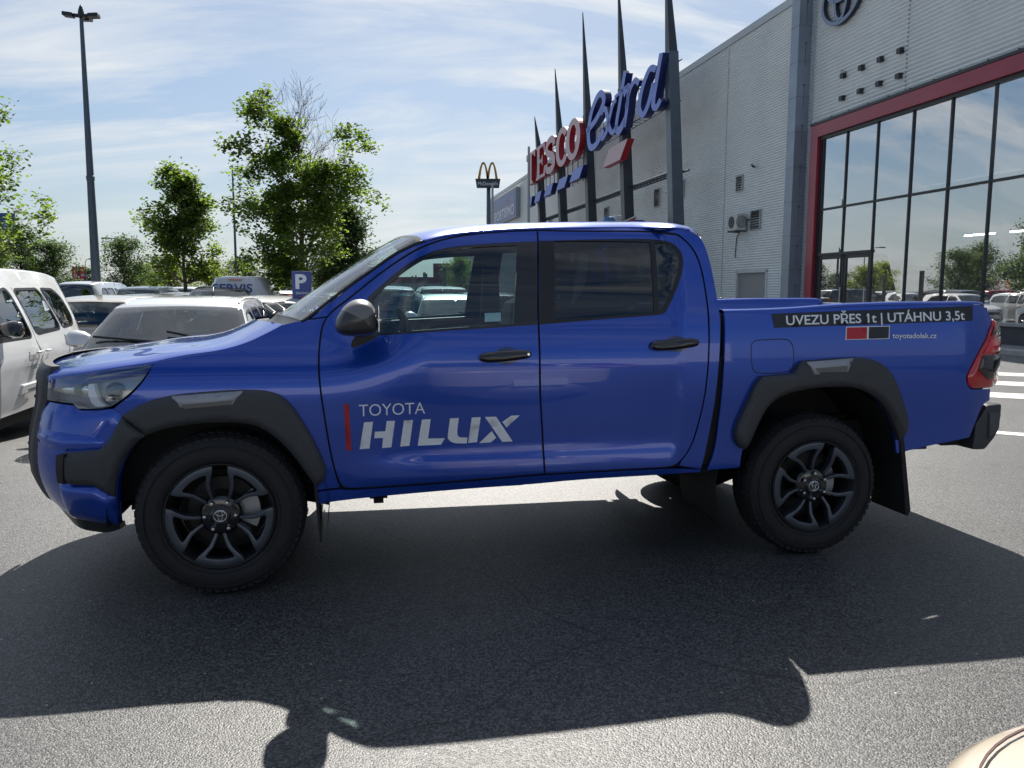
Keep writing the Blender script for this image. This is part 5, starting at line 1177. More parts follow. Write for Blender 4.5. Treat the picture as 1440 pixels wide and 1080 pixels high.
# ------------------------------------------------------------------ parked cars (generic builder)
CARG = glass('car_glass',(0.30,0.36,0.37),refl=1.0,base=0.10)
CARGD = glass('car_dark_glass',(0.05,0.06,0.065),refl=1.0,base=0.08)
HLM = mat('car_headlight',(0.45,0.47,0.5),rough=0.12,metal=0.5,coat=1.0)
TLM = mat('car_tail_light',(0.35,0.01,0.012),rough=0.15,coat=1.0)
PLATE = mat('number_plate',(0.62,0.63,0.6),rough=0.4)
ALLOY = mat('alloy',(0.42,0.43,0.45),rough=0.3,metal=0.8)
KINDS = {
 'hatch': dict(L=4.1,W=1.76,H=1.48,wx=(.19,.80),wr=.315,
   top=[(.03,.13,'b'),(.005,.22,'b'),(0,.34,'b'),(.012,.45,'b'),(.05,.54,'b'),(.13,.605,'b'),(.225,.645,'b'),(.245,.655,'w'),(.33,.80,'w'),(.415,.945,'w'),(.435,.965,'b'),(.52,.995,'b'),(.63,1.0,'b'),(.78,.985,'b'),(.90,.95,'b'),(.915,.93,'g'),(.945,.80,'g'),(.968,.665,'g'),(.98,.64,'b'),(.985,.50,'b'),(1.0,.38,'b'),(.995,.24,'b'),(.97,.14,'b')],
   win=[[(.29,.655),(.43,.905),(.54,.93),(.545,.66)],[(.565,.66),(.56,.93),(.68,.93),(.78,.90),(.84,.72),(.80,.675)]], belt=.64),
 'wagon': dict(L=4.6,W=1.80,H=1.50,wx=(.185,.785),wr=.32,
   top=[(.03,.13,'b'),(.005,.22,'b'),(0,.34,'b'),(.012,.45,'b'),(.05,.545,'b'),(.13,.61,'b'),(.22,.65,'b'),(.242,.66,'w'),(.32,.80,'w'),(.395,.935,'w'),(.415,.955,'b'),(.50,.99,'b'),(.62,1.0,'b'),(.80,.99,'b'),(.925,.955,'b'),(.935,.935,'g'),(.962,.80,'g'),(.982,.665,'g'),(.99,.64,'b'),(.993,.50,'b'),(1.0,.38,'b'),(.995,.24,'b'),(.97,.14,'b')],
   win=[[(.285,.66),(.41,.90),(.51,.925),(.515,.665)],[(.53,.665),(.525,.925),(.665,.93),(.685,.675)],[(.70,.675),(.68,.93),(.82,.92),(.90,.88),(.93,.72),(.90,.69)]], belt=.65),
 'suv': dict(L=4.5,W=1.86,H=1.68,wx=(.19,.79),wr=.35,
   top=[(.03,.18,'b'),(.005,.26,'b'),(0,.38,'b'),(.012,.50,'b'),(.045,.59,'b'),(.13,.635,'b'),(.225,.665,'b'),(.245,.672,'w'),(.32,.81,'w'),(.39,.94,'w'),(.41,.958,'b'),(.50,.99,'b'),(.62,1.0,'b'),(.80,.985,'b'),(.925,.955,'b'),(.93,.935,'g'),(.955,.81,'g'),(.972,.69,'g'),(.982,.66,'b'),(.99,.52,'b'),(1.0,.40,'b'),(.995,.27,'b'),(.97,.18,'b')],
   win=[[(.285,.68),(.40,.905),(.51,.925),(.515,.685)],[(.53,.685),(.525,.925),(.665,.925),(.685,.695)],[(.70,.70),(.68,.925),(.80,.905),(.875,.86),(.905,.75),(.88,.715)]], belt=.67),
 'van': dict(sill=.34,L=4.4,W=1.86,H=1.84,wx=(.19,.815),wr=.33,
   top=[(.03,.185,'b'),(.005,.22,'b'),(0,.28,'b'),(.01,.40,'b'),(.04,.49,'b'),(.10,.545,'b'),(.16,.585,'b'),(.18,.60,'w'),(.255,.75,'w'),(.335,.915,'w'),(.355,.945,'b'),(.43,.985,'b'),(.55,1.0,'b'),(.78,.995,'b'),(.93,.965,'b'),(.955,.93,'g'),(.972,.78,'g'),(.985,.61,'g'),(.992,.58,'b'),(.995,.42,'b'),(1.0,.30,'b'),(.995,.22,'b'),(.975,.185,'b')],
   win=[[(.31,.60),(.43,.865),(.515,.895),(.535,.60)],[(.565,.615),(.55,.885),(.715,.89),(.75,.63)],[(.765,.635),(.73,.89),(.83,.885),(.87,.82),(.89,.70),(.865,.645)]], belt=.58),
 'panelvan': dict(L=5.0,W=1.95,H=1.95,wx=(.18,.80),wr=.34,
   top=[(.03,.11,'b'),(.005,.18,'b'),(0,.28,'b'),(.01,.40,'b'),(.04,.47,'b'),(.09,.53,'b'),(.14,.57,'b'),(.16,.58,'w'),(.23,.74,'w'),(.30,.90,'w'),(.32,.935,'b'),(.40,.98,'b'),(.55,1.0,'b'),(.80,1.0,'b'),(.955,.985,'b'),(.975,.95,'b'),(.985,.78,'b'),(.99,.64,'b'),(.993,.58,'b'),(.995,.42,'b'),(1.0,.30,'b'),(.995,.19,'b'),(.975,.12,'b')],
   win=[[(.21,.58),(.32,.86),(.40,.89),(.41,.58)]], belt=.58),
}
def car_surf(K):
    L,Wd_,H=K['L'],K['W'],K['H']; b=K['belt']
    kn=[(.08,.085),(.16,.045),(.28,.02),(.42,.008),(.54,.012),(b-.01,.045),(b+.03,.065),(.80,.065+(.80-b)*H*.30),(1.0,.075+(1.0-b)*H*.36)]
    def f(t,z,o=0.):
        y=interp(kn,z/H); u=abs(t/L-.5)*2
        y+=0.16*u**7+(0.10*max(0,(u-.86)/.14)**2)
        return (t,y-o,z)
    return f
PROTO={}
def car_proto(kind, glassm=CARG):
    K=KINDS[kind]; L,Wd_,H=K['L'],K['W'],K['H']; sf=car_surf(K); P=[]
    top=K['top']; wr=K['wr']
    # side outline with wheel arches
    pts=[(x*L,z*H) for x,z,_ in top]; sm_=catmull(pts,4); tags=[]
    for i in range(len(top)-1):
        tg='b'
        if top[i][2]==top[i+1][2]: tg=top[i][2]
        tags+= [tg]*4
    low=[]
    for wx in reversed(K['wx']):
        cx=wx*L; R_=wr+.055
        sl_=K.get('sill',.21); arc=[(cx+R_*cos(a),max(sl_-.01,wr+R_*sin(a))) for a in [radians(-20+220*k/22) for k in range(23)]]
        low+=[(arc[0][0],sl_)]+[q for q in arc if q[1]>sl_+.005]+[(arc[-1][0],sl_)]
    outline=[(a,b,1) for a,b in sm_]+[(a,b,1) for a,b in low]
    holes=[[(x*L,z*H) for x,z in w] for w in K['win']]
    hol=[]
    for w in holes: hol.append([(a,b) for a,b in resample(chaikin([(q[0],q[1]) for q in resample(w,0.22)],2),0.08)])
    # wrap over the top
    n=20; S=[0.5-0.5*cos(pi*j/n) for j in range(n+1)]; V=[]
    for i,(x,z) in enumerate(sm_):
        a=sm_[max(0,i-1)]; c=sm_[min(len(sm_)-1,i+1)]; dx,dz=c[0]-a[0],c[1]-a[1]; l=hypot(dx,dz) or 1; nx,nz=-dz/l,dx/l
        q=sf(x,z); zz=z/H; xx=x/L
        fr=max(0,1-xx/.25); re=max(0,(xx-.86)/.14)
        bul=0.05+0.16*fr*min(1,1.3-abs(nz))+0.07*re*(1-abs(nz)) 
        tg=tags[min(i,len(tags)-1)]
        if tg=='w': bul=0.13
        if tg=='g': bul=0.07
        V.append([(x+nx*(bul*(1-(2*s-1)**2)+.02*(1-math.exp(-min(s,1-s)*Wd_/.04))), q[1]+(Wd_-2*q[1])*s, z+nz*(bul*(.55 if nz>.7 else 1)*(1-(2*s-1)**2)+.02*(1-math.exp(-min(s,1-s)*Wd_/.04)))) for s in S])
    allv=[p for r in V for p in r]; m=n+1
    body=[];wf=[];gf=[]
    for i in range(len(V)-1):
        tg=tags[i]
        for j in range(n):
            f=(i*m+j,(i+1)*m+j,(i+1)*m+j+1,i*m+j+1); f=tuple(reversed(f))
            inn=1<=j<n-1
            (wf if tg=='w' and inn else gf if tg=='g' and 2<=j<n-2 else body).append(f)
    # body = wrap + both sides merged
    lo=[resample([(q[0],q[1]) for q in outline],0.09)]+hol; vs,T_=fill2d(lo,0.13)
    o=len(allv); bv=list(allv)+[sf(a,b) for a,b in vs]; bf=list(body)+[tuple(i+o for i in f) for f in T_]
    o2=len(bv); bv+=[(lambda p:(p[0],Wd_-p[1],p[2]))(sf(a,b)) for a,b in vs]; bf+=[tuple(i+o2 for i in reversed(f)) for f in T_]
    sharp=set(); cnt={}
    def clean(v,f):
        u=sorted({i for q in f for i in q}); mp2={a:b for b,a in enumerate(u)}; return [v[i] for i in u],[tuple(mp2[i] for i in q) for q in f]
    root=bpy.data.objects.new('parked_car',None)
    v,f=clean(bv,bf); b_=mesh_obj('body',v,f,mat('car_body_default',(0.5,0.5,0.5)),root); P.append(b_)
    for fs,nm_ in ((wf,'windscreen'),(gf,'rear_window')):
        if fs: v,f=clean(allv,fs); P.append(mesh_obj(nm_,v,f,glassm,root))
    for w in hol:
        vs,T_=fill2d([w],0.15)
        for sgn in (0,1):
            vv=[sf(a,b,-.012) for a,b in vs]; 
            if sgn: vv=[(x,Wd_-y,z) for x,y,z in vv]
            P.append(mesh_obj('side_window',vv,[tuple(reversed(t)) if sgn else t for t in T_],CARGD if (kind=='panelvan') else glassm,root))
            # black window surround
            s2=shrink(w,-0.018); s3=shrink(w,0.012); k=len(w)
            if len(s2)==k==len(s3):
                vv=[sf(a,b,.002) for a,b in s2]+[sf(a,b,.002) for a,b in s3]
                if sgn: vv=[(x,Wd_-y,z) for x,y,z in vv]
                P.append(mesh_obj('window_trim',vv,[(i,(i+1)%k,k+(i+1)%k,k+i) for i in range(k)],TRIM,root))
    # underbody, seats, dashboard
    mb=MB(); mb.box(.12*L,.94*L,.14,Wd_-.14,.19,.34); mb.build('underbody',DARK,root); P.append(root_last(root))
    zb=K['belt']*H
    mb=MB(); mb.box(.22*L,.88*L,.2,Wd_-.2,.34,.42)
    for y in (.28,Wd_/2+.10):
        mb.box(.44*L,.47*L,y,y+.48,.42,zb+.14); mb.box(.445*L,.468*L,y+.12,y+.36,zb+.16,zb+.34)
    mb.box(.70*L,.73*L,.24,Wd_-.24,.42,zb+.10)
    for y in (.30,Wd_-.60): mb.box(.705*L,.725*L,y+.04,y+.26,zb+.12,zb+.27)
    mb.box(.25*L,.33*L,.2,Wd_-.2,.5,zb-.01)
    mb.build('seats',SEAT,root,bevel=.03); P.append(root_last(root))
    # wheels
    for wx in K['wx']:
        for sgn in (0,1):
            s_=-1 if sgn else 1; c=(wx*L,Wd_-.03 if sgn else .03,wr); w=.2
            mb=MB(); mb.lathe([(wr*.64,s_*.02),(wr*.72,0),(wr*.86,s_*.002),(wr*.95,s_*.02),(wr,s_*.05),(wr,s_*.16),(wr*.9,s_*w),(wr*.6,s_*w)],c,'y',28); t_=mb.build('wheel',RUB,root,True,angle=.7); P.append(t_)
            mb=MB()
            mb.lathe([(wr*.65,s_*.012),(wr*.62,s_*.02),(wr*.58,s_*.07)],c,'y',28)
            for k in range(5):
                a=2*pi*k/5+.3
                for dd in (-.16,.16):
                    p0=(c[0]+.05*cos(a),c[1]+s_*.03,c[2]+.05*sin(a)); p1=(c[0]+wr*.61*cos(a+dd),c[1]+s_*.022,c[2]+wr*.61*sin(a+dd)); mb.tube([p0,p1],[.028,.018],5)
            mb.lathe([(0,s_*.015),(.05,s_*.018),(.055,s_*.05)],c,'y',14)
            mb.build('rim',ALLOY,t_); P.append(root_last(t_))
            mb=MB(); mb.lathe([(0,s_*.10),(wr*.6,s_*.10)],c,'y',20); mb.build('rim_back',DARK,t_); P.append(root_last(t_))
    # lights, mirrors, plates, handles
    def front(z,y,o): # point on wrap front
        i=min(range(len(sm_)//2),key=lambda k:abs(sm_[k][1]-z*H)); r=V[i]; j=min(range(len(r)),key=lambda k:abs(r[k][1]-y)); return r[j]
    for sgn in (0,1):
        g=lambda y:(Wd_-y) if sgn else y
        hz0,hz1=(.445,.555) if kind not in('van','panelvan') else (.375,.475)
        rr=[[(p[0]-.010,p[1],p[2]+.004) for p in (r[0:8] if not sgn else r[len(r)-8:])] for r in V[:len(V)//3] if hz0*H<=r[10][2]<=hz1*H+.03]
        if len(rr)>1: grid_mesh('headlight',rr,HLM,root,flip=False)
        tz0,tz1=(.50,.64) if kind not in('van','panelvan') else (.40,.66)
        ol=[(.955*L,tz0*H),(.94*L,tz1*H),(.985*L,(tz1+.01)*H),(.996*L,tz0*H)]
        pr=[(lambda q:(q[0]+(.03 if i>1 else 0),g(q[1]),q[2]))(sf(a,b,.014)) for i,(a,b) in enumerate(ol)]
        inn=[(ol[2][0]+.045,g(.30),ol[2][1]),(ol[3][0]+.045,g(.30),ol[3][1])]
        v=pr+inn; mb=MB(); mb.add(v,[(0,1,2,3),(3,2,4,5),(0,3,5),(1,4,2),(0,5,4,1)]); mb.build('tail_light',TLM,root,bevel=.008); P.append(root_last(root))
        mxp=K['win'][0][0][0]*L+(.22 if kind=='van' else .10); mz=K['win'][0][0][1]*H+.05; q=sf(mxp,mz)
        mb=MB(); secs=[]
        for (yo,sc) in ((.02,.45),(-.04,.85),(-.12,1.),(-.19,.9),(-.215,.5)):
            secs.append([(mxp+a*sc,g(q[1]+yo),mz+.06+b*sc) for a,b in ((-.10,-.05),(-.09,.03),(-.04,.09),(.03,.10),(.06,.06),(.06,-.06),(0,-.08))])
        k=7; v=[p for s in secs for p in s]; f=[]
        for i in range(len(secs)-1):
            for j in range(k): f.append((i*k+j,i*k+(j+1)%k,(i+1)*k+(j+1)%k,(i+1)*k+j))
        f.append(tuple(range(4*k,5*k))); mb.add(v,f); mb.build('wing_mirror',mat('car_mirror_default',(0.4,0.4,0.4)),root,True,angle=1.0); P.append(root_last(root))
        zh=(K['belt']-.07)*H; xs=[K['win'][i][1 if i else 2][0]*L-.02 for i in range(min(2,len(K['win'])))]
        xs=[K['win'][0][3][0]*L-(.02 if kind=='van' else .14)]+([K['win'][1][3][0]*L-.06] if len(K['win'])>2 else [K['win'][1][3][0]*L-.1] if len(K['win'])>1 else [])
        if kind=='van': xs[1]=K['win'][1][0][0]*L+.10
        for x in xs:
            q=sf(x,zh,.03); a=sf(x-.085,zh,.012); b=sf(x+.085,zh+.004,.012); mb=MB(); mb.tube([(a[0],g(a[1]),a[2]),(q[0]-.05,g(q[1]),q[2]),(q[0]+.05,g(q[1]),q[2]),(b[0],g(b[1]),b[2])],[.009,.014,.014,.009],6); mb.build('door_handle',mat('car_handle_default',(0.4,0.4,0.4)),root,True); P.append(root_last(root))
        # shut lines
        mb=MB(); w0,w1=K['win'][0],K['win'][-1]
        lines=[[(K['win'][0][0][0]*L-.03,zb-.02),(K['wx'][0]*L+wr+.16,.55*H*.7),(K['wx'][0]*L+wr+.17,.17*H)],
               [((K['win'][0][3][0]+.012)*L,.90*H if kind!='panelvan' else .88*H),((K['win'][0][3][0]+.016)*L,zb),((K['win'][0][3][0]+.02)*L,.17*H)]]
        if len(K['win'])>1: lines.append([((K['win'][1][3][0]+(.008))*L,zb+.02),((K['win'][1][3][0]+.01)*L,.40*H),((K['wx'][1])*L-wr-.15,.22*H)])
        for ln in lines:
            d=resample([(a,b) for a,b in ln]+list(reversed(ln))[1:-1],.12); d=[]
            for i in range(len(ln)-1):
                for j in range(6): d.append((ln[i][0]+(ln[i+1][0]-ln[i][0])*j/6,ln[i][1]+(ln[i+1][1]-ln[i][1])*j/6))
            d.append(ln[-1]); pp=[sf(a,b,-.001) for a,b in d]; mb=MB(); mb.tube([(p[0],g(p[1]),p[2]) for p in pp],.0035,4); mb.build('shut_line',TRIM,root)

    fx=min(p[0] for p in V[8]); 
    mb=MB(); mb.box(fx-.03,fx+.02,Wd_/2-.26,Wd_/2+.26,.26*H,.26*H+.11); mb.build('number_plate',PLATE,root,bevel=.004); P.append(root_last(root))
    rx=max(p[0] for r in V for p in r)
    mb=MB(); mb.box(rx-.05,rx+.012,Wd_/2-.26,Wd_/2+.26,.42*H,.42*H+.11); mb.build('number_plate',PLATE,root,bevel=.004); P.append(root_last(root))
    half=len(V)//3
    for nm_,z0,z1,j0 in (('grille',.33,.46,6),('lower_intake',.15,.23,5)):
        rr=[[(p[0]-.008,p[1],p[2]) for p in r[j0:len(r)-j0]] for r in V[:half] if z0*H<r[10][2]<z1*H]
        if len(rr)>1: grid_mesh(nm_,rr,TRIM,root)
    iw_=[k for k,t in enumerate(tags) if t=='w'][0]; ih_=[k for k in range(half) if sm_[k][1]>.515*H][0] if kind not in('van','panelvan') else [k for k in range(half) if sm_[k][1]>.47*H][0]
    for j in (3,n-3):
        mb=MB(); mb.tube([V[ih_][10]]+[V[ih_][jj] for jj in (range(9,j-1,-1) if j<10 else range(11,j+1))]+[V[k][j] for k in range(ih_+1,iw_)],.0035,4,cap=False); mb.build('bonnet_line',TRIM,root)
    i=[k for k,t in enumerate(tags) if t=='w'][0]
    mb=MB(); 
    for s0,s1 in ((.12,.5),(.5,.86)):
        a=V[i][int(s0*n)]; b=V[i+2][int(s1*n)]; mb.tube([(a[0]-.02,a[1],a[2]+.015),(b[0]-.03,b[1],b[2]+.03)],.012,5)
    mb.build('wiper',TRIM,root); P.append(root_last(root))
    return root
def root_last(r): return r.children[-1] if r.children else None
def strip_unlinked(): pass
def copy_tree(o, parent=None):
    c=o.copy(); COL.objects.link(c); c.parent=parent
    for ch in list(o.children): copy_tree(ch,c)
    return c
BODY_SLOTS=('body','wing_mirror','door_handle')
def car(kind, color, label, x, y, face, cat='car', group=None, name='parked_car', z=None, yaw=None, ymirror=None, mirror_black=False, anchor=None, glassm=None):
    """anchor (fx, fy): which point of the footprint (fraction of length, of width) stands at x, y"""
    key=(kind,glassm.name if glassm else '')
    if key not in PROTO: PROTO[key]=car_proto(kind, glassm or CARG)
    src=PROTO[key]
    r=copy_tree(src) if src.name in COL.objects and src.get('used') else src
    if not src.get('used'):
        COL.objects.link(src); src['used']=1
    r.name=name
    K=KINDS[kind]; th=yaw if yaw is not None else (pi/2-WALLB+(0 if face>0 else pi))
    ax,ay=anchor or (0.5,0.5); lx,ly=ax*K['L'],ay*K['W']
    r.location=(x-(cos(th)*lx-sin(th)*ly), y-(sin(th)*lx+cos(th)*ly), gz(x,y) if z is None else z); r.rotation_euler=(0,0,th)
    pm=paint('paint_%d_%d_%d'%tuple(int(c*255) for c in color[:3]),color[:3],metal=color[3] if len(color)>3 else 0.0,rough=0.35)
    for ch in r.children:
        b=ch.name.split('.')[0]
        if b in BODY_SLOTS:
            mm_=pm
            if mirror_black and b=='wing_mirror': mm_=BLK
            ch.material_slots[0].link='OBJECT'; ch.material_slots[0].material=mm_
    if 'group' in r: del r['group']
    tag(r,label,cat,group)
    if 'used' in r: 
        if r is not src: del r['used']
    return r
# ------------------------------------------------------------------ what stands in the car park
def px(u, v, dep):
    """a spot on the ground below/above picture point (u, v) at a depth; used once to survey positions"""
    d=_R*((u-720)/1128.27)+_U*((540-v)/1128.27)+_F; k=dep/d.y; return d.x*k, d.y*k, CAMH+d.z*k
WHITE=(.72,.73,.74); SILV=(.50,.52,.54,.5); DGREY=(.05,.055,.06,.4); BLACKC=(.012,.013,.016,.2); BEIGE=(.42,.38,.32,.3); NAVY=(.02,.03,.06,.4); REDC=(.30,.02,.03,.2); LBLUE=(.30,.36,.42,.3); CREAM=(.52,.46,.37,.1); PINK=(.42,.10,.13,.2)
# near white people carrier, nose towards the camera
v_=car('van',WHITE,'white people carrier van with dark script lettering on its side, at the left edge',-5.70,11.0,1,'van',name='parked_van',anchor=(1.0,0.0),mirror_black=True)
K=KINDS['van']; sf=car_surf(K); L_=K['L']; H_=K['H']
vt=[o for o in v_.children if o.name.startswith('body')][0]
SCR=mat('script_ink',(.03,.04,.05),rough=.5)
def vtext(s,t0,t1,z0,z1,shear=.35):
    v,f=text_mesh(s,shear,.0); xs=[q[0] for q in v];ys=[q[1] for q in v]; a0,a1,b0,b1=min(xs),max(xs),min(ys),max(ys)
    V=[sf(t0+(t1-t0)*(q[0]-a0)/(a1-a0),z0+(z1-z0)*(q[1]-b0)/(b1-b0),.014) for q in v]
    return mesh_obj('side_lettering',V,f,SCR,v_,False)
vtext('Radniční',2.02,2.33,.85,.97); vtext('~ café ~',2.06,2.32,.765,.84)
for sgn in (0,):
    mb=MB(); mb.prism([(1.75,.52),(1.84,.62),(3.0,.62),(3.05,.56),(3.0,.52)],.0,.035,'y'); o=mb.build('side_bumper',mat('van_moulding',(.5,.51,.52),rough=.4),v_,bevel=.012)
    for i,q in enumerate(o.data.vertices): q.co.y-=.012
    mb=MB(); mb.box(1.95,2.95,-.018,-.012,.555,.565); mb.build('moulding_groove',TRIM,v_)
    mb=MB(); p=[sf(K['win'][1][0][0]*L_+1.05+k*.12,.93,.004) for k in range(6)]; mb.tube(p,.011,5); mb.build('slide_rail',TRIM,v_,True)
# silver-white estate with its windscreen to us
wag=car('wagon',(.62,.63,.64,.15),'silver white estate car with roof rails parked right behind the blue bonnet',-3.72,9.02,1,anchor=(.405,.5),name='parked_estate')
K=KINDS['wagon']; sfw=car_surf(K)
for y in (0,1):
    mb=MB(); pts=[]
    for t,z in ((1.95,1.435),(2.1,1.475),(2.5,1.505),(3.2,1.505),(3.9,1.48),(4.1,1.445)):
        q=sfw(t,min(z,1.45)); pts.append((t,(K['W']-q[1]-.05) if y else q[1]+.05,z+.01))
    mb.tube(pts,.016,8); mb.build('roof_rail',mat('rail_silver',(.6,.61,.62),rough=.3,metal=.6),wag,True)
mb=MB(); mb.tube([(3.95,.9,1.46),(4.10,.9,1.66)],[.012,.004],6); mb.build('aerial',TRIM,wag,True)
mb=MB(); mb.box(1.93,1.99,.84,.96,1.30,1.37); mb.build('rear_view_mirror',TRIM,wag,bevel=.012)
def at(u,v,dep): q=px(u,v,dep); return q[0],q[1]
CARS=[ # kind, colour, picture u of its centre, depth of its nearer end, facing (+1 nose to us), label
 ('hatch',BEIGE,116,13.2,-1,'beige grey hatchback with black rear window just behind the white people carrier'),
 ('hatch',BLACKC,166,15.6,1,'black car with low bluish windscreen between the beige hatchback and the lamp post'),
 ('hatch',WHITE,361,13.0,-1,'white hatchback showing its dark rear corner between the estate and the parking sign'),
 ('suv',DGREY,292,19.5,1,'dark grey car with a long pale roof in front of the silver service van'),
 ('hatch',LBLUE,231,23.5,1,'pale blue car with a light windscreen beneath the small green maple'),
 ('suv',WHITE,192,26.0,-1,'white car with a wide black rear window in the middle of the far row'),
 ('van',SILV,104,27.0,-1,'left silver grey van of two with dark rear windows beside the lamp post'),
 ('van',LBLUE,124,31.0,-1,'right pale grey van of two with dark rear windows beside the lamp post'),
 ('hatch',PINK,418,19.0,1,'pinkish red car with a big blue grey windscreen behind the parking sign'),
 ('hatch',WHITE,470,24.5,-1,'white car with black rear window to the right of the parking sign'),
 ('hatch',REDC,446,29.5,-1,'dark red car peeking out right beside the parking sign'),
 ('suv',NAVY,545,19.3,-1,'navy blue grey SUV rear seen behind the steering wheel through the pickup window'),
 ('suv',BLACKC,628,24.0,-1,'black SUV rear seen in the middle of the pickup front window'),
 ('wagon',SILV,655,15.0,1,'silver estate with roof bars seen nose-on through the pickup window'),
 ('hatch',WHITE,577,33.0,1,'small white car far back above the navy SUV, seen through the pickup window'),
 ('hatch',LBLUE,590,27.0,-1,'pale car squeezed between the navy and black SUVs in the window view'),
 ('suv',WHITE,352,31.0,-1,'white SUV right of the silver service van in the far row'),
 ('wagon',SILV,385,33.0,1,'silver estate with black roof edge left of the parking sign'),
 ('hatch',BLACKC,402,39.0,-1,'black hatchback roof directly left of the parking sign, far row'),
 ('suv',SILV,252,35.0,-1,'silver SUV beyond the pale blue car under the trees'),
 ('hatch',DGREY,152,35.0,1,'dark grey hatchback roof just right of the lamp post foot'),
 ('wagon',WHITE,72,35.0,1,'white estate far behind the roof of the people carrier'),
 ('hatch',DGREY,700,20.0,-1,'dark grey car hidden behind the seat and door pillar of the pickup'),
 ('hatch',WHITE,480,40.0,1,'white hatchback far off beside the pickup windscreen'),
 ('suv',DGREY,510,36.0,-1,'dark grey SUV far off behind the pickup windscreen pillar'),
]
for kind,colr,u,dep,face,lab in CARS:
    x,y=at(u,410,dep); car(kind,colr,lab,x,y,face,'car',anchor=((0.0 if face>0 else 1.0),.5),name={'hatch':'parked_hatchback','suv':'parked_suv','wagon':'parked_estate','van':'parked_van'}[kind],glassm=CARGD if kind=='van' else None)
x,y=at(331,400,21.5)
sv=car('panelvan',(.62,.64,.67,.1),'silver grey service van with blue SERVIS lettering across its back doors',x,y,-1,'van',anchor=(1.0,.5),name='service_van')
rx=4.99
text_obj('lettering','SERVIS',lambda a,b,c:(rx+.13,.42+1.0*a,1.54+.23*b),1.0,1.0,mat('servis_blue',(.03,.06,.25),rough=.5),sv,offset=.02)
mb=MB(); mb.box(4.9,5.04,.80,1.15,1.86,1.90); mb.build('brake_lamp',TLM,sv)
# roof bars on the silver estate and aerials
# rows further off that fill the lot (and stand in the shop glass)
FAR=[]
k=0
cols=[WHITE,DGREY,SILV,NAVY,WHITE,BLACKC,REDC,SILV,LBLUE,WHITE,DGREY,BEIGE]
kinds=['hatch','suv','wagon','hatch','suv']
for row,(perp,s0,s1) in enumerate(((-9.5,14,60),(-15.5,30,62),(-21,22,62),(-5,44,66),(1,40,70))):
    s=s0
    while s<s1:
        q=AL*s+NR*(perp+random.uniform(-.3,.3))
        uu=720+1128*q.x/max(q.y,.1)
        near=min([hypot(q.x-o.matrix_basis.translation.x,q.y-o.matrix_basis.translation.y) for o in COL.objects if o.type=='EMPTY' and o.get('category') in('car','van')] or [99])
        if near>5.2 and not (60<uu<680 and q.y<37):
            kd=kinds[k%5]; cl=cols[(k*5)%12]
            car(kd,cl,'x',q.x,q.y,1,'car',group='cars in the far rows of the car park',name={'hatch':'parked_hatchback','suv':'parked_suv','wagon':'parked_estate'}[kd],yaw=pi/2-WALLB+pi/2*(1 if k%2 else -1)+random.uniform(-.03,.03))
            FAR.append((uu,cl,kd)); k+=1
        s+=3.1
names={WHITE:'white',DGREY:'dark grey',SILV:'silver',NAVY:'navy',BLACKC:'black',REDC:'red',LBLUE:'pale blue',BEIGE:'beige'}
farobs=[o for o in COL.objects if o.get('label')=='x']
for o,(uu,cl,kd) in zip(farobs,FAR):
    o['label']='%s %s parked in a far row beyond the nearer cars'%(names[cl],{'hatch':'hatchback','suv':'SUV','wagon':'estate car'}[kd])
    o['group']='%s %ss in the far rows'%(names[cl],{'hatch':'hatchback','suv':'SUV','wagon':'estate'}[kd])
# the cream car whose bonnet corner pokes in at the lower right, facing the pickup
cr_=car('hatch',CREAM,'cream car bonnet corner with a dark shut line at the lower right corner',1.44,1.02,1,yaw=-pi/2+radians(2),anchor=(0.0,.5),name='cream_hatchback',z=0)
for ch in list(cr_.children):
    if ch.name.startswith(('bonnet_line','grille','headlight','lower_intake')): bpy.data.objects.remove(ch)
# its broad rounded bonnet
mb=MB(); cb=Vector((1.415,.305,0)); rings=[(r_,.795+.11*(1-r_*r_)) for r_ in (0.02,.2,.4,.6,.75,.86,.93)]+[(.965,.800),(.985,.782),(1.0,.748),(1.004,.70),(1.0,.55),(.985,.40)]
def sup(t,n=4.0): c_,s_=cos(t),sin(t); return math.copysign(abs(c_)**(2/n),c_),math.copysign(abs(s_)**(2/n),s_)
nn_=96; v=[]
for r_,z_ in rings:
    for k in range(nn_):
        a_,b_=sup(2*pi*k/nn_); v.append((cb.x+.95*r_*a_,cb.y+.93*r_*b_,z_))
mb.add(v,[(i*nn_+k,i*nn_+(k+1)%nn_,(i+1)*nn_+(k+1)%nn_,(i+1)*nn_+k) for i in range(len(rings)-1) for k in range(nn_)])
Mi=Matrix.Rotation(-cr_.rotation_euler.z,4,'Z')@Matrix.Translation(-cr_.location)
mb.v=[Mi@Vector(q) for q in mb.v]; bn_=mb.build('bonnet',[m_ for m_ in bpy.data.materials if m_.name.startswith('paint_132')][0],cr_,True)
mb=MB(); mb.tube([Mi@Vector((cb.x+.95*.945*sup(2*pi*k/96)[0],cb.y+.93*.945*sup(2*pi*k/96)[1],.8125)) for k in range(0,49)],.0022,4,cap=False); mb.build('bonnet_seam',mat('seam_red_grey',(.10,.05,.05),rough=.5),cr_)
# cars parked behind the camera, seen only mirrored in the paint
for i,(x,y,kd,cl,lab) in enumerate(((-3.2,-9.5,'wagon',DGREY,'dark grey estate behind the camera'),(4.6,-10.2,'suv',WHITE,'white SUV behind the camera'),(7.6,-9.6,'hatch',REDC,'red hatchback behind the camera'),(-6.6,-9.4,'suv',SILV,'silver SUV behind the camera'))):
    car(kd,cl,lab+', mirrored in the pickup door',x,y,1,yaw=-pi/2+radians(8),name='parked_car')
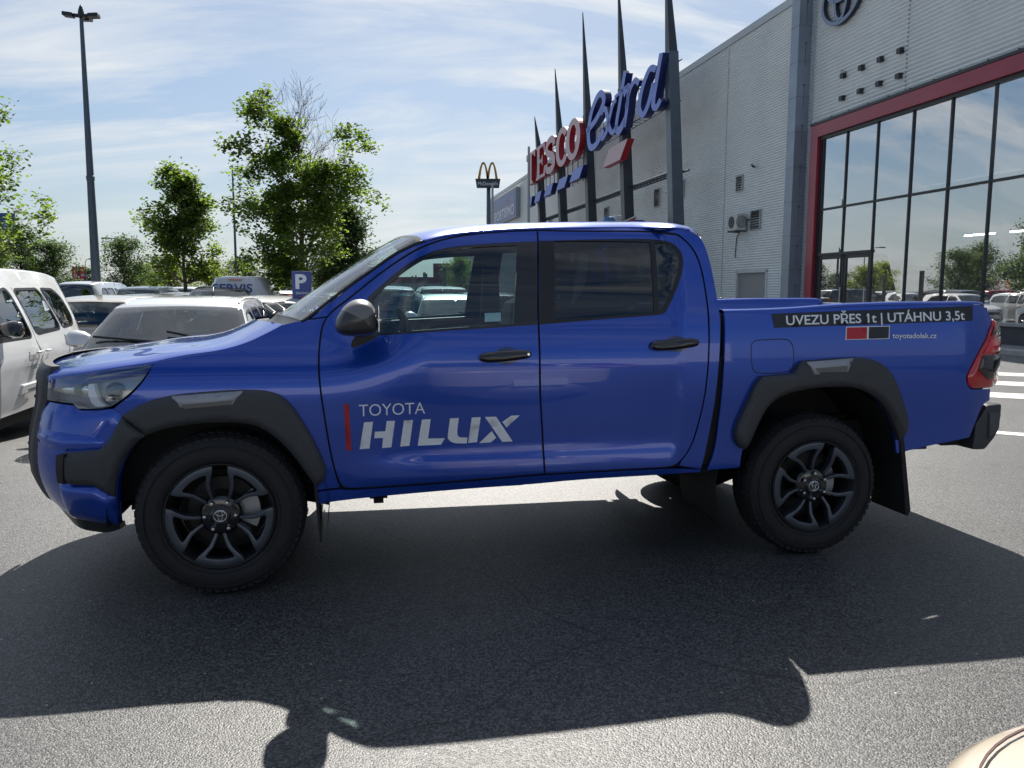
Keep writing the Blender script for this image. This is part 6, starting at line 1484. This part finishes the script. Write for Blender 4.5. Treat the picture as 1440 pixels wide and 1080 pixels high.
# ------------------------------------------------------------------ trees
BARK=mat('bark',(.085,.07,.058),rough=.9,noise=(9,.4),bump=(30,.6,.02))
def leafmat(name,col,trans):
    m=bpy.data.materials.new(name); m.use_nodes=True; t=m.node_tree; t.nodes.clear()
    a=N(t,'ShaderNodeAttribute',attribute_name='tone'); r=N(t,'ShaderNodeValToRGB')
    r.color_ramp.elements[0].color=(*[c*.55 for c in col],1); r.color_ramp.elements[1].color=(*[min(1,c*1.5) for c in col],1); t.links.new(a.outputs['Fac'],r.inputs[0])
    d=N(t,'ShaderNodeBsdfDiffuse'); tr=N(t,'ShaderNodeBsdfTranslucent'); g=N(t,'ShaderNodeBsdfGlossy'); g.inputs['Roughness'].default_value=.45; g.inputs[0].default_value=(.5,.5,.5,1)
    t.links.new(r.outputs[0],d.inputs[0]); mu=N(t,'ShaderNodeMixRGB'); mu.blend_type='MULTIPLY'; mu.inputs[0].default_value=1; mu.inputs[2].default_value=(*trans,1); t.links.new(r.outputs[0],mu.inputs[1]); t.links.new(mu.outputs[0],tr.inputs[0])
    m1=N(t,'ShaderNodeMixShader',i_0=.5); t.links.new(d.outputs[0],m1.inputs[1]); t.links.new(tr.outputs[0],m1.inputs[2])
    m2=N(t,'ShaderNodeMixShader',i_0=.06); t.links.new(m1.outputs[0],m2.inputs[1]); t.links.new(g.outputs[0],m2.inputs[2])
    o=N(t,'ShaderNodeOutputMaterial'); t.links.new(m2.outputs[0],o.inputs[0]); return m
LEAF_M=leafmat('maple_leaf',(.075,.12,.028),(2.9,2.8,1.1)); LEAF_D=leafmat('dark_leaf',(.05,.085,.03),(2.0,2.1,.9)); LEAF_Y=leafmat('light_leaf',(.13,.17,.035),(2.4,2.3,.8))
LEAF5=[(0,0),(.28,.12),(.5,.05),(.38,.33),(.62,.62),(.25,.6),(0,1.0),(-.25,.6),(-.62,.62),(-.38,.33),(-.5,.05),(-.28,.12)]
def tree(name,label,x,y,z,H,RX,trunk_h,nleaf,lsize,lm,seed,shape='maple',bare=None,group=None,trunk_r=.11,levels=4):
    rnd=random.Random(seed); root=empty(name,(x,y,z),0,label,'tree',group)
    mb=MB(); tips=[]
    def env(p):
        # crown envelope: squat egg
        h=(p.z-trunk_h*.75)/(H-trunk_h*.75)
        if h<0: return 1.6
        w=RX*(1.15*max(0,1-((h-.38)/.66)**2))**.6 if h<1.04 else .01
        return hypot(p.x,p.y)/max(w,.02)
    def branch(p,d,l,r,lev):
        pts=[p]; rs=[r]; q=p.copy(); dd=d.copy(); n=4
        for i in range(n):
            dd=(dd+Vector((rnd.gauss(0,.16),rnd.gauss(0,.16),rnd.gauss(.06,.10)))).normalized(); q=q+dd*l/n; pts.append(q.copy()); rs.append(max(.004,r*(1-.62*(i+1)/n)))
        mb.tube(pts,rs,6 if lev<2 else 4,cap=False)
        if lev>=levels-1 or env(q)>1.1:
            for k in range(3): tips.append((pts[-1-k].copy(),dd.copy()))
        if lev<levels:
            nb=rnd.choice((3,4,4)) if lev<2 else rnd.choice((2,3,3))
            for k in range(nb):
                i=rnd.randint(1,n); base=pts[i]
                a=rnd.uniform(0,2*pi); up=dd; e=up.orthogonal().normalized(); f=up.cross(e)
                sp=rnd.uniform(.45,.95) if lev else rnd.uniform(.35,.9)
                nd=(up*cos(sp)+(e*cos(a)+f*sin(a))*sin(sp)); nd.z+=.12; nd.normalize()
                ll=l*rnd.uniform(.55,.8)
                if env(base+nd*ll)<1.08: branch(base,nd,ll,rs[i]*.68,lev+1)
                elif env(base+nd*ll*.5)<1.08: branch(base,nd,ll*.5,rs[i]*.5,levels)
    # trunk with a leader
    p=Vector((0,0,-.1)); pts=[p]; rs=[trunk_r*1.25]; q=p.copy()
    n=10; tl=H*.80
    for i in range(n):
        q=q+Vector((rnd.gauss(0,.03),rnd.gauss(0,.03),tl/n)); pts.append(q.copy()); rs.append(max(.012,trunk_r*(1-.85*(i+1)/n)))
    mb.tube(pts,rs,10)
    for i in range(1,n+1):
        zz=pts[i].z
        if zz<trunk_h*.85: continue
        h=(zz-trunk_h)/(H-trunk_h)
        for k in range(4 if h<.7 else 3):
            a=rnd.uniform(0,2*pi); el=radians(18+50*max(0,h)+rnd.uniform(-10,15)); d=Vector((cos(a)*cos(el),sin(a)*cos(el),sin(el)))
            branch(pts[i],d,(RX*.80)*(1.0-.50*max(0,h))*rnd.uniform(.6,1.05),rs[i]*.55,1)
    mb.build('trunk',BARK,root,True)
    # leaves in clumps on the twig ends
    V=[];F=[];tone=[]
    if bare: tips=[t for t in tips if not bare(t[0])]
    rnd.shuffle(tips)
    per=max(1,nleaf//max(1,len(tips)))
    for p,d in tips:
        ct=rnd.random()
        for k in range(per):
            c=p+Vector((rnd.gauss(0,.16),rnd.gauss(0,.16),rnd.gauss(-.02,.11)))*(lsize/.11)
            s=lsize*rnd.uniform(.6,1.25)
            nx=Vector((rnd.gauss(0,.6),rnd.gauss(0,.6),1)).normalized(); e=nx.orthogonal().normalized(); f=nx.cross(e); a=rnd.uniform(0,2*pi); u=e*cos(a)+f*sin(a); w=nx.cross(u)
            o=len(V)
            dz=nx*(-.18*s)
            if shape=='maple':
                V+=[c,c+u*s*.55+w*s*.15+dz,c+w*s*1.0+dz*.6,c-u*s*.55+w*s*.15+dz,c+u*s*.42+w*s*.72+dz*.8,c-u*s*.42+w*s*.72+dz*.8]
                F+=[(o,o+1,o+4,o+2),(o,o+2,o+5,o+3)]; tone+=[min(1,max(0,ct*.6+rnd.random()*.4))]*2
            else:
                V+=[c,c+u*s*.38+w*s*.5+dz,c+w*s,c-u*s*.38+w*s*.5+dz]; F+=[(o,o+1,o+2,o+3)]; tone.append(min(1,max(0,ct*.6+rnd.random()*.4)))
    me=bpy.data.meshes.new('crown'); me.from_pydata([tuple(v) for v in V],[],F); me.materials.append(lm)
    at_=me.attributes.new('tone','FLOAT','FACE'); at_.data.foreach_set('value',tone)
    link(bpy.data.objects.new('crown',me),root)
    return root
def spot(u,dep): q=px(u,405,dep); return q[0],q[1],gz(q[0],q[1])
x,y,z=spot(424,26)
t1=tree('maple_tree','tall open maple with bare twigs at its top, behind the parking sign',x,y,z,8.2,2.4,1.9,26000,.092,LEAF_M,3,bare=lambda p:(p.z>5.5 and p.x>.1 and p.x<1.5) or (p.z>6.9 and p.x>-.8),trunk_r=.13)
x,y,z=spot(262,29)
t2=tree('maple_tree','smaller bright green maple of lumpy outline left of the tall maple',x,y,z,6.0,1.4,1.7,13500,.10,LEAF_M,11,trunk_r=.10)
x,y,z=spot(-48,19)
t3=tree('maple_tree','leafy maple reaching into the upper left edge above the people carrier',x,y,z,6.4,1.8,1.8,21000,.085,LEAF_M,5,trunk_r=.11)
x,y,z=spot(482,33)
t4=tree('dense_tree','dense dark green tree at the right side of the tall maple',x,y,z,5.3,1.5,1.0,14000,.13,LEAF_D,21,shape='oval')
BG=[(28,58,6.0,2.3,LEAF_D,'dark_tree','dark loose tree behind the roof of the people carrier'),(76,56,4.9,2.2,LEAF_D,'dark_tree','wide dark green tree between the people carrier and the red banners'),
 (-4,52,4.6,1.7,LEAF_M,'light_tree','yellow green bushy tree below the blue billboard'),(176,52,4.9,1.9,LEAF_D,'dark_tree','grey green round tree right of the lamp post'),
 (236,60,4.0,2.3,LEAF_Y,'light_tree','yellow green sunlit tree behind the smaller maple'),(296,58,3.6,2.0,LEAF_Y,'light_tree','low sunlit tree between the two maples'),
 (345,64,4.0,2.6,LEAF_D,'dark_tree','dark tree far behind the silver service van'),(400,70,4.2,2.6,LEAF_D,'dark_tree','dark tree far behind the trunk of the tall maple'),
 (646,62,4.0,1.5,LEAF_M,'light_tree','single green tree seen through the pickup window'),(120,85,3.8,2.6,LEAF_D,'dark_tree','low far tree behind the red banners'),
 (205,88,4.2,3.0,LEAF_D,'dark_tree','far tree behind the grey green round tree'),(460,80,4.6,3.0,LEAF_D,'dark_tree','far tree behind the dense dark tree')]
protos={}
for i,(u,dep,h,r,lm,nm_,lab) in enumerate(BG):
    x,y,z=spot(u,dep); kk=lm.name
    if (kk,i%2) not in protos:
        protos[(kk,i%2)]=tree(nm_,lab,x,y,z,5.0,2.3,.7,7000,.16,lm,40+i,shape='oval',levels=3); o=protos[(kk,i%2)]
    else:
        o=copy_tree(protos[(kk,i%2)]); tag(o,lab,'tree'); o.name=nm_
    o.location=(x,y,z); o.scale=(r/2.3,r/2.3,h/5.0); o.rotation_euler=(0,0,i*1.7)
# trees that only the shop glass mirrors
for i,(s,p,h) in enumerate(((34,-24,6),(40,-27,7),(46,-24,5.5),(52,-28,7),(58,-25,6),(28,-26,6),(20,-24,6.5),(10,-26,6))):
    q=AL*s+NR*p; u=720+1128*q.x/max(q.y,.1)
    if u>-60: continue
    o=copy_tree(protos[(LEAF_D.name,0)] if (LEAF_D.name,0) in protos else list(protos.values())[0]); o.location=(q.x,q.y,-.1); o.scale=(1.1,1.1,h/5.0); o.rotation_euler=(0,0,i*2.1); o.name='dark_tree'
    tag(o,'green tree at the far side of the car park, mirrored in the shop glass','tree','trees mirrored in the shop glass')
# ------------------------------------------------------------------ posts, signs
GALV=mat('post_steel',(.10,.125,.155),rough=.45,metal=.4,noise=(3,.1))
x,y,z=spot(136,30)
lp=empty('lamp_post',(x,y,z),0,'tall tapering grey floodlight post with two lamp heads, left of the maples','lamp post')
mb=MB(); mb.tube([(0,0,0),(0,0,5.6),(0,0,11.2)],[.185,.125,.065],14); mb.lathe([(.20,0),(.20,.5),(.186,.55)],(0,0,0),'z',14); mb.lathe([(.13,5.55),(.145,5.57),(.145,5.7),(.128,5.72)],(0,0,0),'z',14); mb.build('post',GALV,lp,True,angle=.6)
for a,l in ((radians(186),.42),(radians(8),.42),(radians(95),.3)):
    d=Vector((cos(a),sin(a),0)); mb=MB()
    M=Matrix.Translation((0,0,11.30))@Matrix.Rotation(a,4,'Z')@Matrix.Rotation(radians(-6),4,'Y')
    mb.box(.05,.26,-.05,.05,-.07,.05,M); mb.box(.26,.60,-.17,.17,-.09,.04,M); mb.build('lamp_head',FRAME,lp,bevel=.02)
mb=MB(); mb.lathe([(0.02,11.2),(.12,11.25),(.10,11.45),(.05,11.62),(0,11.70)],(0,0,0),'z',8); mb.build('lamp_cap',FRAME,lp)
def thin_post(u,dep,h,r,label,arm=None,m=GALV,name='lamp_post',cat='lamp post'):
    x,y,z=spot(u,dep); o=empty(name,(x,y,z),0,label,cat); mb=MB(); mb.tube([(0,0,0),(0,0,h)],[r,r*.6],8); 
    if arm: mb.tube([(0,0,h),(arm*.35,0,h+.25),(arm,0,h+.30)],r*.45,6)
    mb.build('post',m,o,True)
    if arm:
        mb=MB(); s=1 if arm>0 else -1; mb.box(min(arm,arm+s*.7),max(arm,arm+s*.7),-.12,.12,h+.24,h+.36); mb.build('lamp_head',GALV,o,bevel=.03)
    return o
thin_post(333,60,10.6,.11,'thin far lamp pole showing above the left side of the tall maple')
thin_post(176,70,5.6,.09,'far street lamp with a long arm above the grey green round tree',arm=-1.1)
thin_post(122,72,3.9,.06,'small far lamp with a short curved arm beside the red banners',arm=.35)
# red banners, blue billboard
x,y,z=spot(111.5,78); bn=empty('banner_stand',(x,y,z),0,'pair of red banners with white marks far away beside the lamp post','banner')
RB=mat('banner_red',(.50,.02,.05),rough=.6); BW=mat('banner_white',(.7,.68,.68),rough=.6)
for a,b in ((-.58,-.04),(.18,.58)):
    mb=MB(); mb.box(a,b,-.03,.03,2.35,3.65); mb.build('banner',RB,bn)
    mb=MB()
    for k in range(3): mb.box(a+.1+.12*k,a+.17+.12*k,-.04,-.031,2.75,2.95+.07*(k%2))
    mb.box(a+.08,b-.08,-.04,-.031,2.42,2.50); mb.build('banner_mark',BW,bn)
mb=MB(); mb.box(.0,.13,-.05,.05,0,3.75); mb.box(-.62,-.58,-.03,.03,0,3.7); mb.build('banner_post',FRAME,bn)
x,y,z=spot(-8,48); bb=empty('billboard',(x,y,z),0,'blue billboard half hidden behind the leafy maple at the left edge','billboard')
mb=MB(); mb.box(-1.6,1.45,-.15,.15,4.7,6.0); mb.build('board',mat('board_blue',(.03,.10,.26),rough=.5),bb,bevel=.02)
mb=MB(); mb.box(-1.2,.7,-.165,-.151,5.2,5.5); mb.box(.9,1.2,-.165,-.151,5.1,5.6); mb.build('board_mark',mat('board_mark',(.12,.25,.42),rough=.5),bb)
mb=MB(); mb.tube([(0,0,0),(0,0,4.7)],.14,8); mb.build('board_post',GALV,bb)
# parking sign on its wooden post
x,y,_=px(424.5,405,14.0); z=gz(x,y)
ps=empty('parking_sign',(x,y,z),radians(8),'blue parking sign with white P and small word under it on a wooden post','parking sign')
SB=mat('sign_p_blue',(.025,.055,.24),rough=.4); SW=mat('sign_p_white',(.62,.65,.70),rough=.4)
zb0=CAMH+(406-420)/1128.27*14-z; zt0=CAMH+(406-382)/1128.27*14-z
mb=MB(); mb.box(-.165,.165,-.012,.012,zb0,zt0); pl=mb.build('sign_plate',SB,ps,bevel=.004)
MPs=lambda x0,z0:(lambda a,b,c:(x0+a,-.0135,z0+b))
text_obj('letter','P',MPs(-.105,zb0+.165),.19,.255,SW,pl,offset=.035)
text_obj('small_lettering','ZÁKAZNÍCI',MPs(-.105,zb0+.075),.21,.05,SW,pl,offset=.01)
mb=MB(); mb.box(-.05,.06,-.0145,-.013,zb0+.03,zb0+.042); mb.build('red_line',REDV,pl)
mb=MB(); mb.box(-.06,.065,.013,.11,0,zb0+.18); mb.build('post',mat('old_wood',(.16,.11,.08),rough=.9,noise=(12,.35),bump=(30,.4,.004)),ps,bevel=.008)
# restaurant pylon far off
x,y,_=px(687,325,80.0); z=-.2
mc=empty('restaurant_pylon',(x,y,0),0,'far tall pylon sign with golden arches above a dark name board','pylon sign')
mb=MB(); mb.tube([(0,.3,0),(0,.3,11.4)],[.26,.2],10); mb.build('pylon_post',mat('pylon_grey',(.12,.14,.17),rough=.5),mc,True)
mb=MB(); mb.prism([(-1.28,12.12),(1.15,12.12),(1.03,11.26),(-1.14,11.26)],-.2,.2,'y'); mb.build('name_board',mat('board_green_grey',(.035,.045,.05),rough=.5),mc)
text_obj('name_lettering',"McDonald's",lambda a,b,c:(-1.02+a,-.21,11.48+b),1.95,.36,mat('name_white',(.62,.64,.66),rough=.5),mc,offset=.02)
GOLD=mat('arch_gold',(.45,.22,.02),rough=.4)
mb=MB()
for x0 in (-.93,-.07):
    # each arch is a tapering parabola
    P_=[(x0+.86*k/20,12.05+1.55*(1-(abs(k-10)/10)**2.2)) for k in range(21)]
    n=len(P_); o=[];i_=[]
    for k,(a,b) in enumerate(P_):
        w=.05+.07*abs(k-10)/10; o.append((a-(w if k<10 else -w if k>10 else 0),b+(.10 if abs(k-10)<3 else .04))); i_.append((a+(w if k<10 else -w if k>10 else 0),b-(.06 if abs(k-10)<3 else 0)))
    v=[(a,-.12,b) for a,b in o]+[(a,-.12,b) for a,b in i_]+[(a,.12,b) for a,b in o]+[(a,.12,b) for a,b in i_]; f=[]
    for k in range(n-1): f+=[(k,k+1,n+k+1,n+k),(2*n+k,3*n+k,3*n+k+1,2*n+k+1),(k,2*n+k,2*n+k+1,k+1),(n+k,n+k+1,3*n+k+1,3*n+k)]
    mb.add(v,f)
mb.build('arches',GOLD,mc)
x,y,_=px(692.5,325,45.0); fp=empty('mast',(x,y,-.2),0,'slim pale mast standing in front of the far pylon sign','mast')
mb=MB(); mb.tube([(0,0,0),(0,0,7.4)],[.075,.06],8); mb.box(-.02,.16,-.05,.05,4.6,4.75); mb.build('mast_pole',mat('mast_grey',(.42,.44,.44),rough=.5),fp,True,angle=.6)
x,y,_=px(743.5,250,62.0); fp=empty('mast',(x,y,-.2),0,'pale mast at the left end of the big red letters','mast')
mb=MB(); mb.tube([(0,0,0),(0,0,12.3)],[.11,.09],8); mb.box(-.25,.05,-.05,.05,5.6,5.7); mb.build('mast_pole',mat('mast_grey',(.42,.44,.44),rough=.5),fp,True,angle=.6)
# things whose tops show above the cab roof
x,y,_=px(860,310,43.5); o=empty('entrance_banner',(x,y,-.1),radians(10),'blue and white banner block showing above the pickup roof before the wall','banner')
mb=MB(); mb.box(-.33,.06,-.2,.2,2.9,4.15); mb.build('banner_blue',mat('banner_blue',(.10,.24,.48),rough=.4),o,bevel=.10,smooth=True,angle=.9)
mb=MB(); mb.box(.07,.19,-.22,.22,2.7,4.2); mb.box(.26,.31,-.22,.22,2.7,4.2); mb.build('banner_white',WHITEM,o,bevel=.01)
mb=MB(); mb.tube([(0,0,0),(0,0,2.9)],.06,8); mb.build('banner_post',GALV,o); o.scale=(1.45,1.45,1.30)
x,y,_=px(890,312,40.5); o=empty('entrance_canopy',(x,y,-.1),radians(-10),'small sloping red canopy with a white edge and blue end above the pickup roof','canopy')
mb=MB(); mb.add([(-.50,-.5,3.78),(.10,-.5,4.08),(.10,.5,4.08),(-.50,.5,3.78),(-.5,-.5,3.66),(.1,-.5,3.66),(.1,.5,3.66),(-.5,.5,3.66)],[(0,1,2,3),(0,4,5,1),(1,5,6,2),(2,6,7,3),(3,7,4,0),(7,6,5,4)]); mb.build('canopy_red',FRED,o)
mb=MB(); mb.tube([(-.52,-.52,3.80),(.12,-.52,4.12)],.03,6); mb.box(.10,.14,-.5,.5,3.9,4.14); mb.build('canopy_edge',WHITEM,o)
mb=MB(); mb.box(.02,.46,-.56,-.2,3.55,3.98); mb.build('canopy_end',mat('canopy_blue',(.02,.03,.22),rough=.4),o,bevel=.12,seg=4,smooth=True)
mb=MB(); mb.tube([(0,0,0),(0,0,3.66)],.06,8); mb.build('canopy_post',GALV,o); o.scale=(1.35,1.35,1.24)
# bollard by the wall, dark posts and low houses far off
x,y,_=px(1014,425,17.0); o=empty('bollard',(x,y,0),0,'dark bollard just behind the front end of the pickup bed','bollard'); mb=MB(); mb.lathe([(.055,0),(.055,1.12),(.045,1.16),(.06,1.18),(.06,1.24),(.03,1.29),(0,1.30)],(0,0,0),'z',16); mb.build('post',FRAME,o,True,angle=.6)
for i,(u,top,dep) in enumerate(((580,389,46),(585,388,52),(597,384,40),(600,386,48),(619,381,42),(625,376,36))):
    x,y,_=px(u,400,dep); h=CAMH+(407-top)/1128.27*dep+.2; o=empty('dark_post',(x,y,-.2),0,['first short','second short','tall pale','slim dark','thin upright','thickest tall'][i]+' post from the left of the six seen through the pickup window','post','posts seen through the window')
    mb=MB(); w=.045 if i<5 else .085
    if i==2: w=.07
    mb.box(-w,w,-w,w,0,h); mb.build('post_shaft',mat('post_brown',(.13,.12,.11),rough=.7),o,bevel=.02)
x,y,_=px(600,400,120); hs=empty('far_building',(x,y,0),0,'low far building with a dull red roof band seen through the pickup window','building')
mb=MB(); mb.box(-8,6,0,10,-.2,2.4); mb.build('wall',mat('far_wall',(.4,.38,.36),rough=.8),hs); mb=MB(); mb.box(-8.3,6.3,-.3,10.3,2.4,3.2); mb.box(1.0,3.4,-.2,5,3.2,5.2); mb.build('roof',mat('far_roof',(.25,.07,.06),rough=.8),hs)
x,y,_=px(664,380,110); hs=empty('far_building',(x,y,0),0,'pale far block behind the green tree in the pickup window','building')
mb=MB(); mb.box(-2.4,6,0,10,-.2,6.0); mb.build('wall',mat('far_wall2',(.45,.42,.36),rough=.8),hs); mb=MB()
for k in range(4):
    for j in range(3): mb.box(-2.0+k*1.2,-1.4+k*1.2,-.03,0.02,1.2+j*1.6,2.1+j*1.6)
mb.build('windows',VENTM,hs); mb=MB(); mb.box(-2.5,6.1,-.1,10.1,6.0,6.25); mb.build('roof',mat('far_roof2',(.2,.19,.18),rough=.8),hs)
# what stands behind the camera, mirrored in the paint
hs=empty('opposite_building',(14,-42,0),radians(-6),'long pale low hall on the opposite side, behind the camera','building')
mb=MB(); mb.box(-26,26,-8,0,0,7); mb.build('wall',mat('hall_wall',(.55,.55,.54),rough=.7),hs); mb=MB(); mb.box(-26.3,26.3,-8.3,.3,7.0,7.4); mb.build('roof',CLADG,hs)
# zebra crossing and a stop bar on the lane at the right
for i,(a,b,w) in enumerate((((7.6,14.42),(13.0,12.06),.6),((6.7,13.02),(12.2,10.61),.62),((5.8,11.56),(11.4,9.11),.62))): strip('zebra_bar',a,b,w)
strip('lane_line',(4.3,8.53),(9.5,5.61),.2)
strip('bay_line',(-6.6,7.4),(-5.3,7.2),.10); strip('bay_line',(-7.4,8.1),(-7.7,12.5),.10)
for o in list(COL.objects):
    if 'used' in o: del o['used']
print('objects',len(bpy.data.objects))
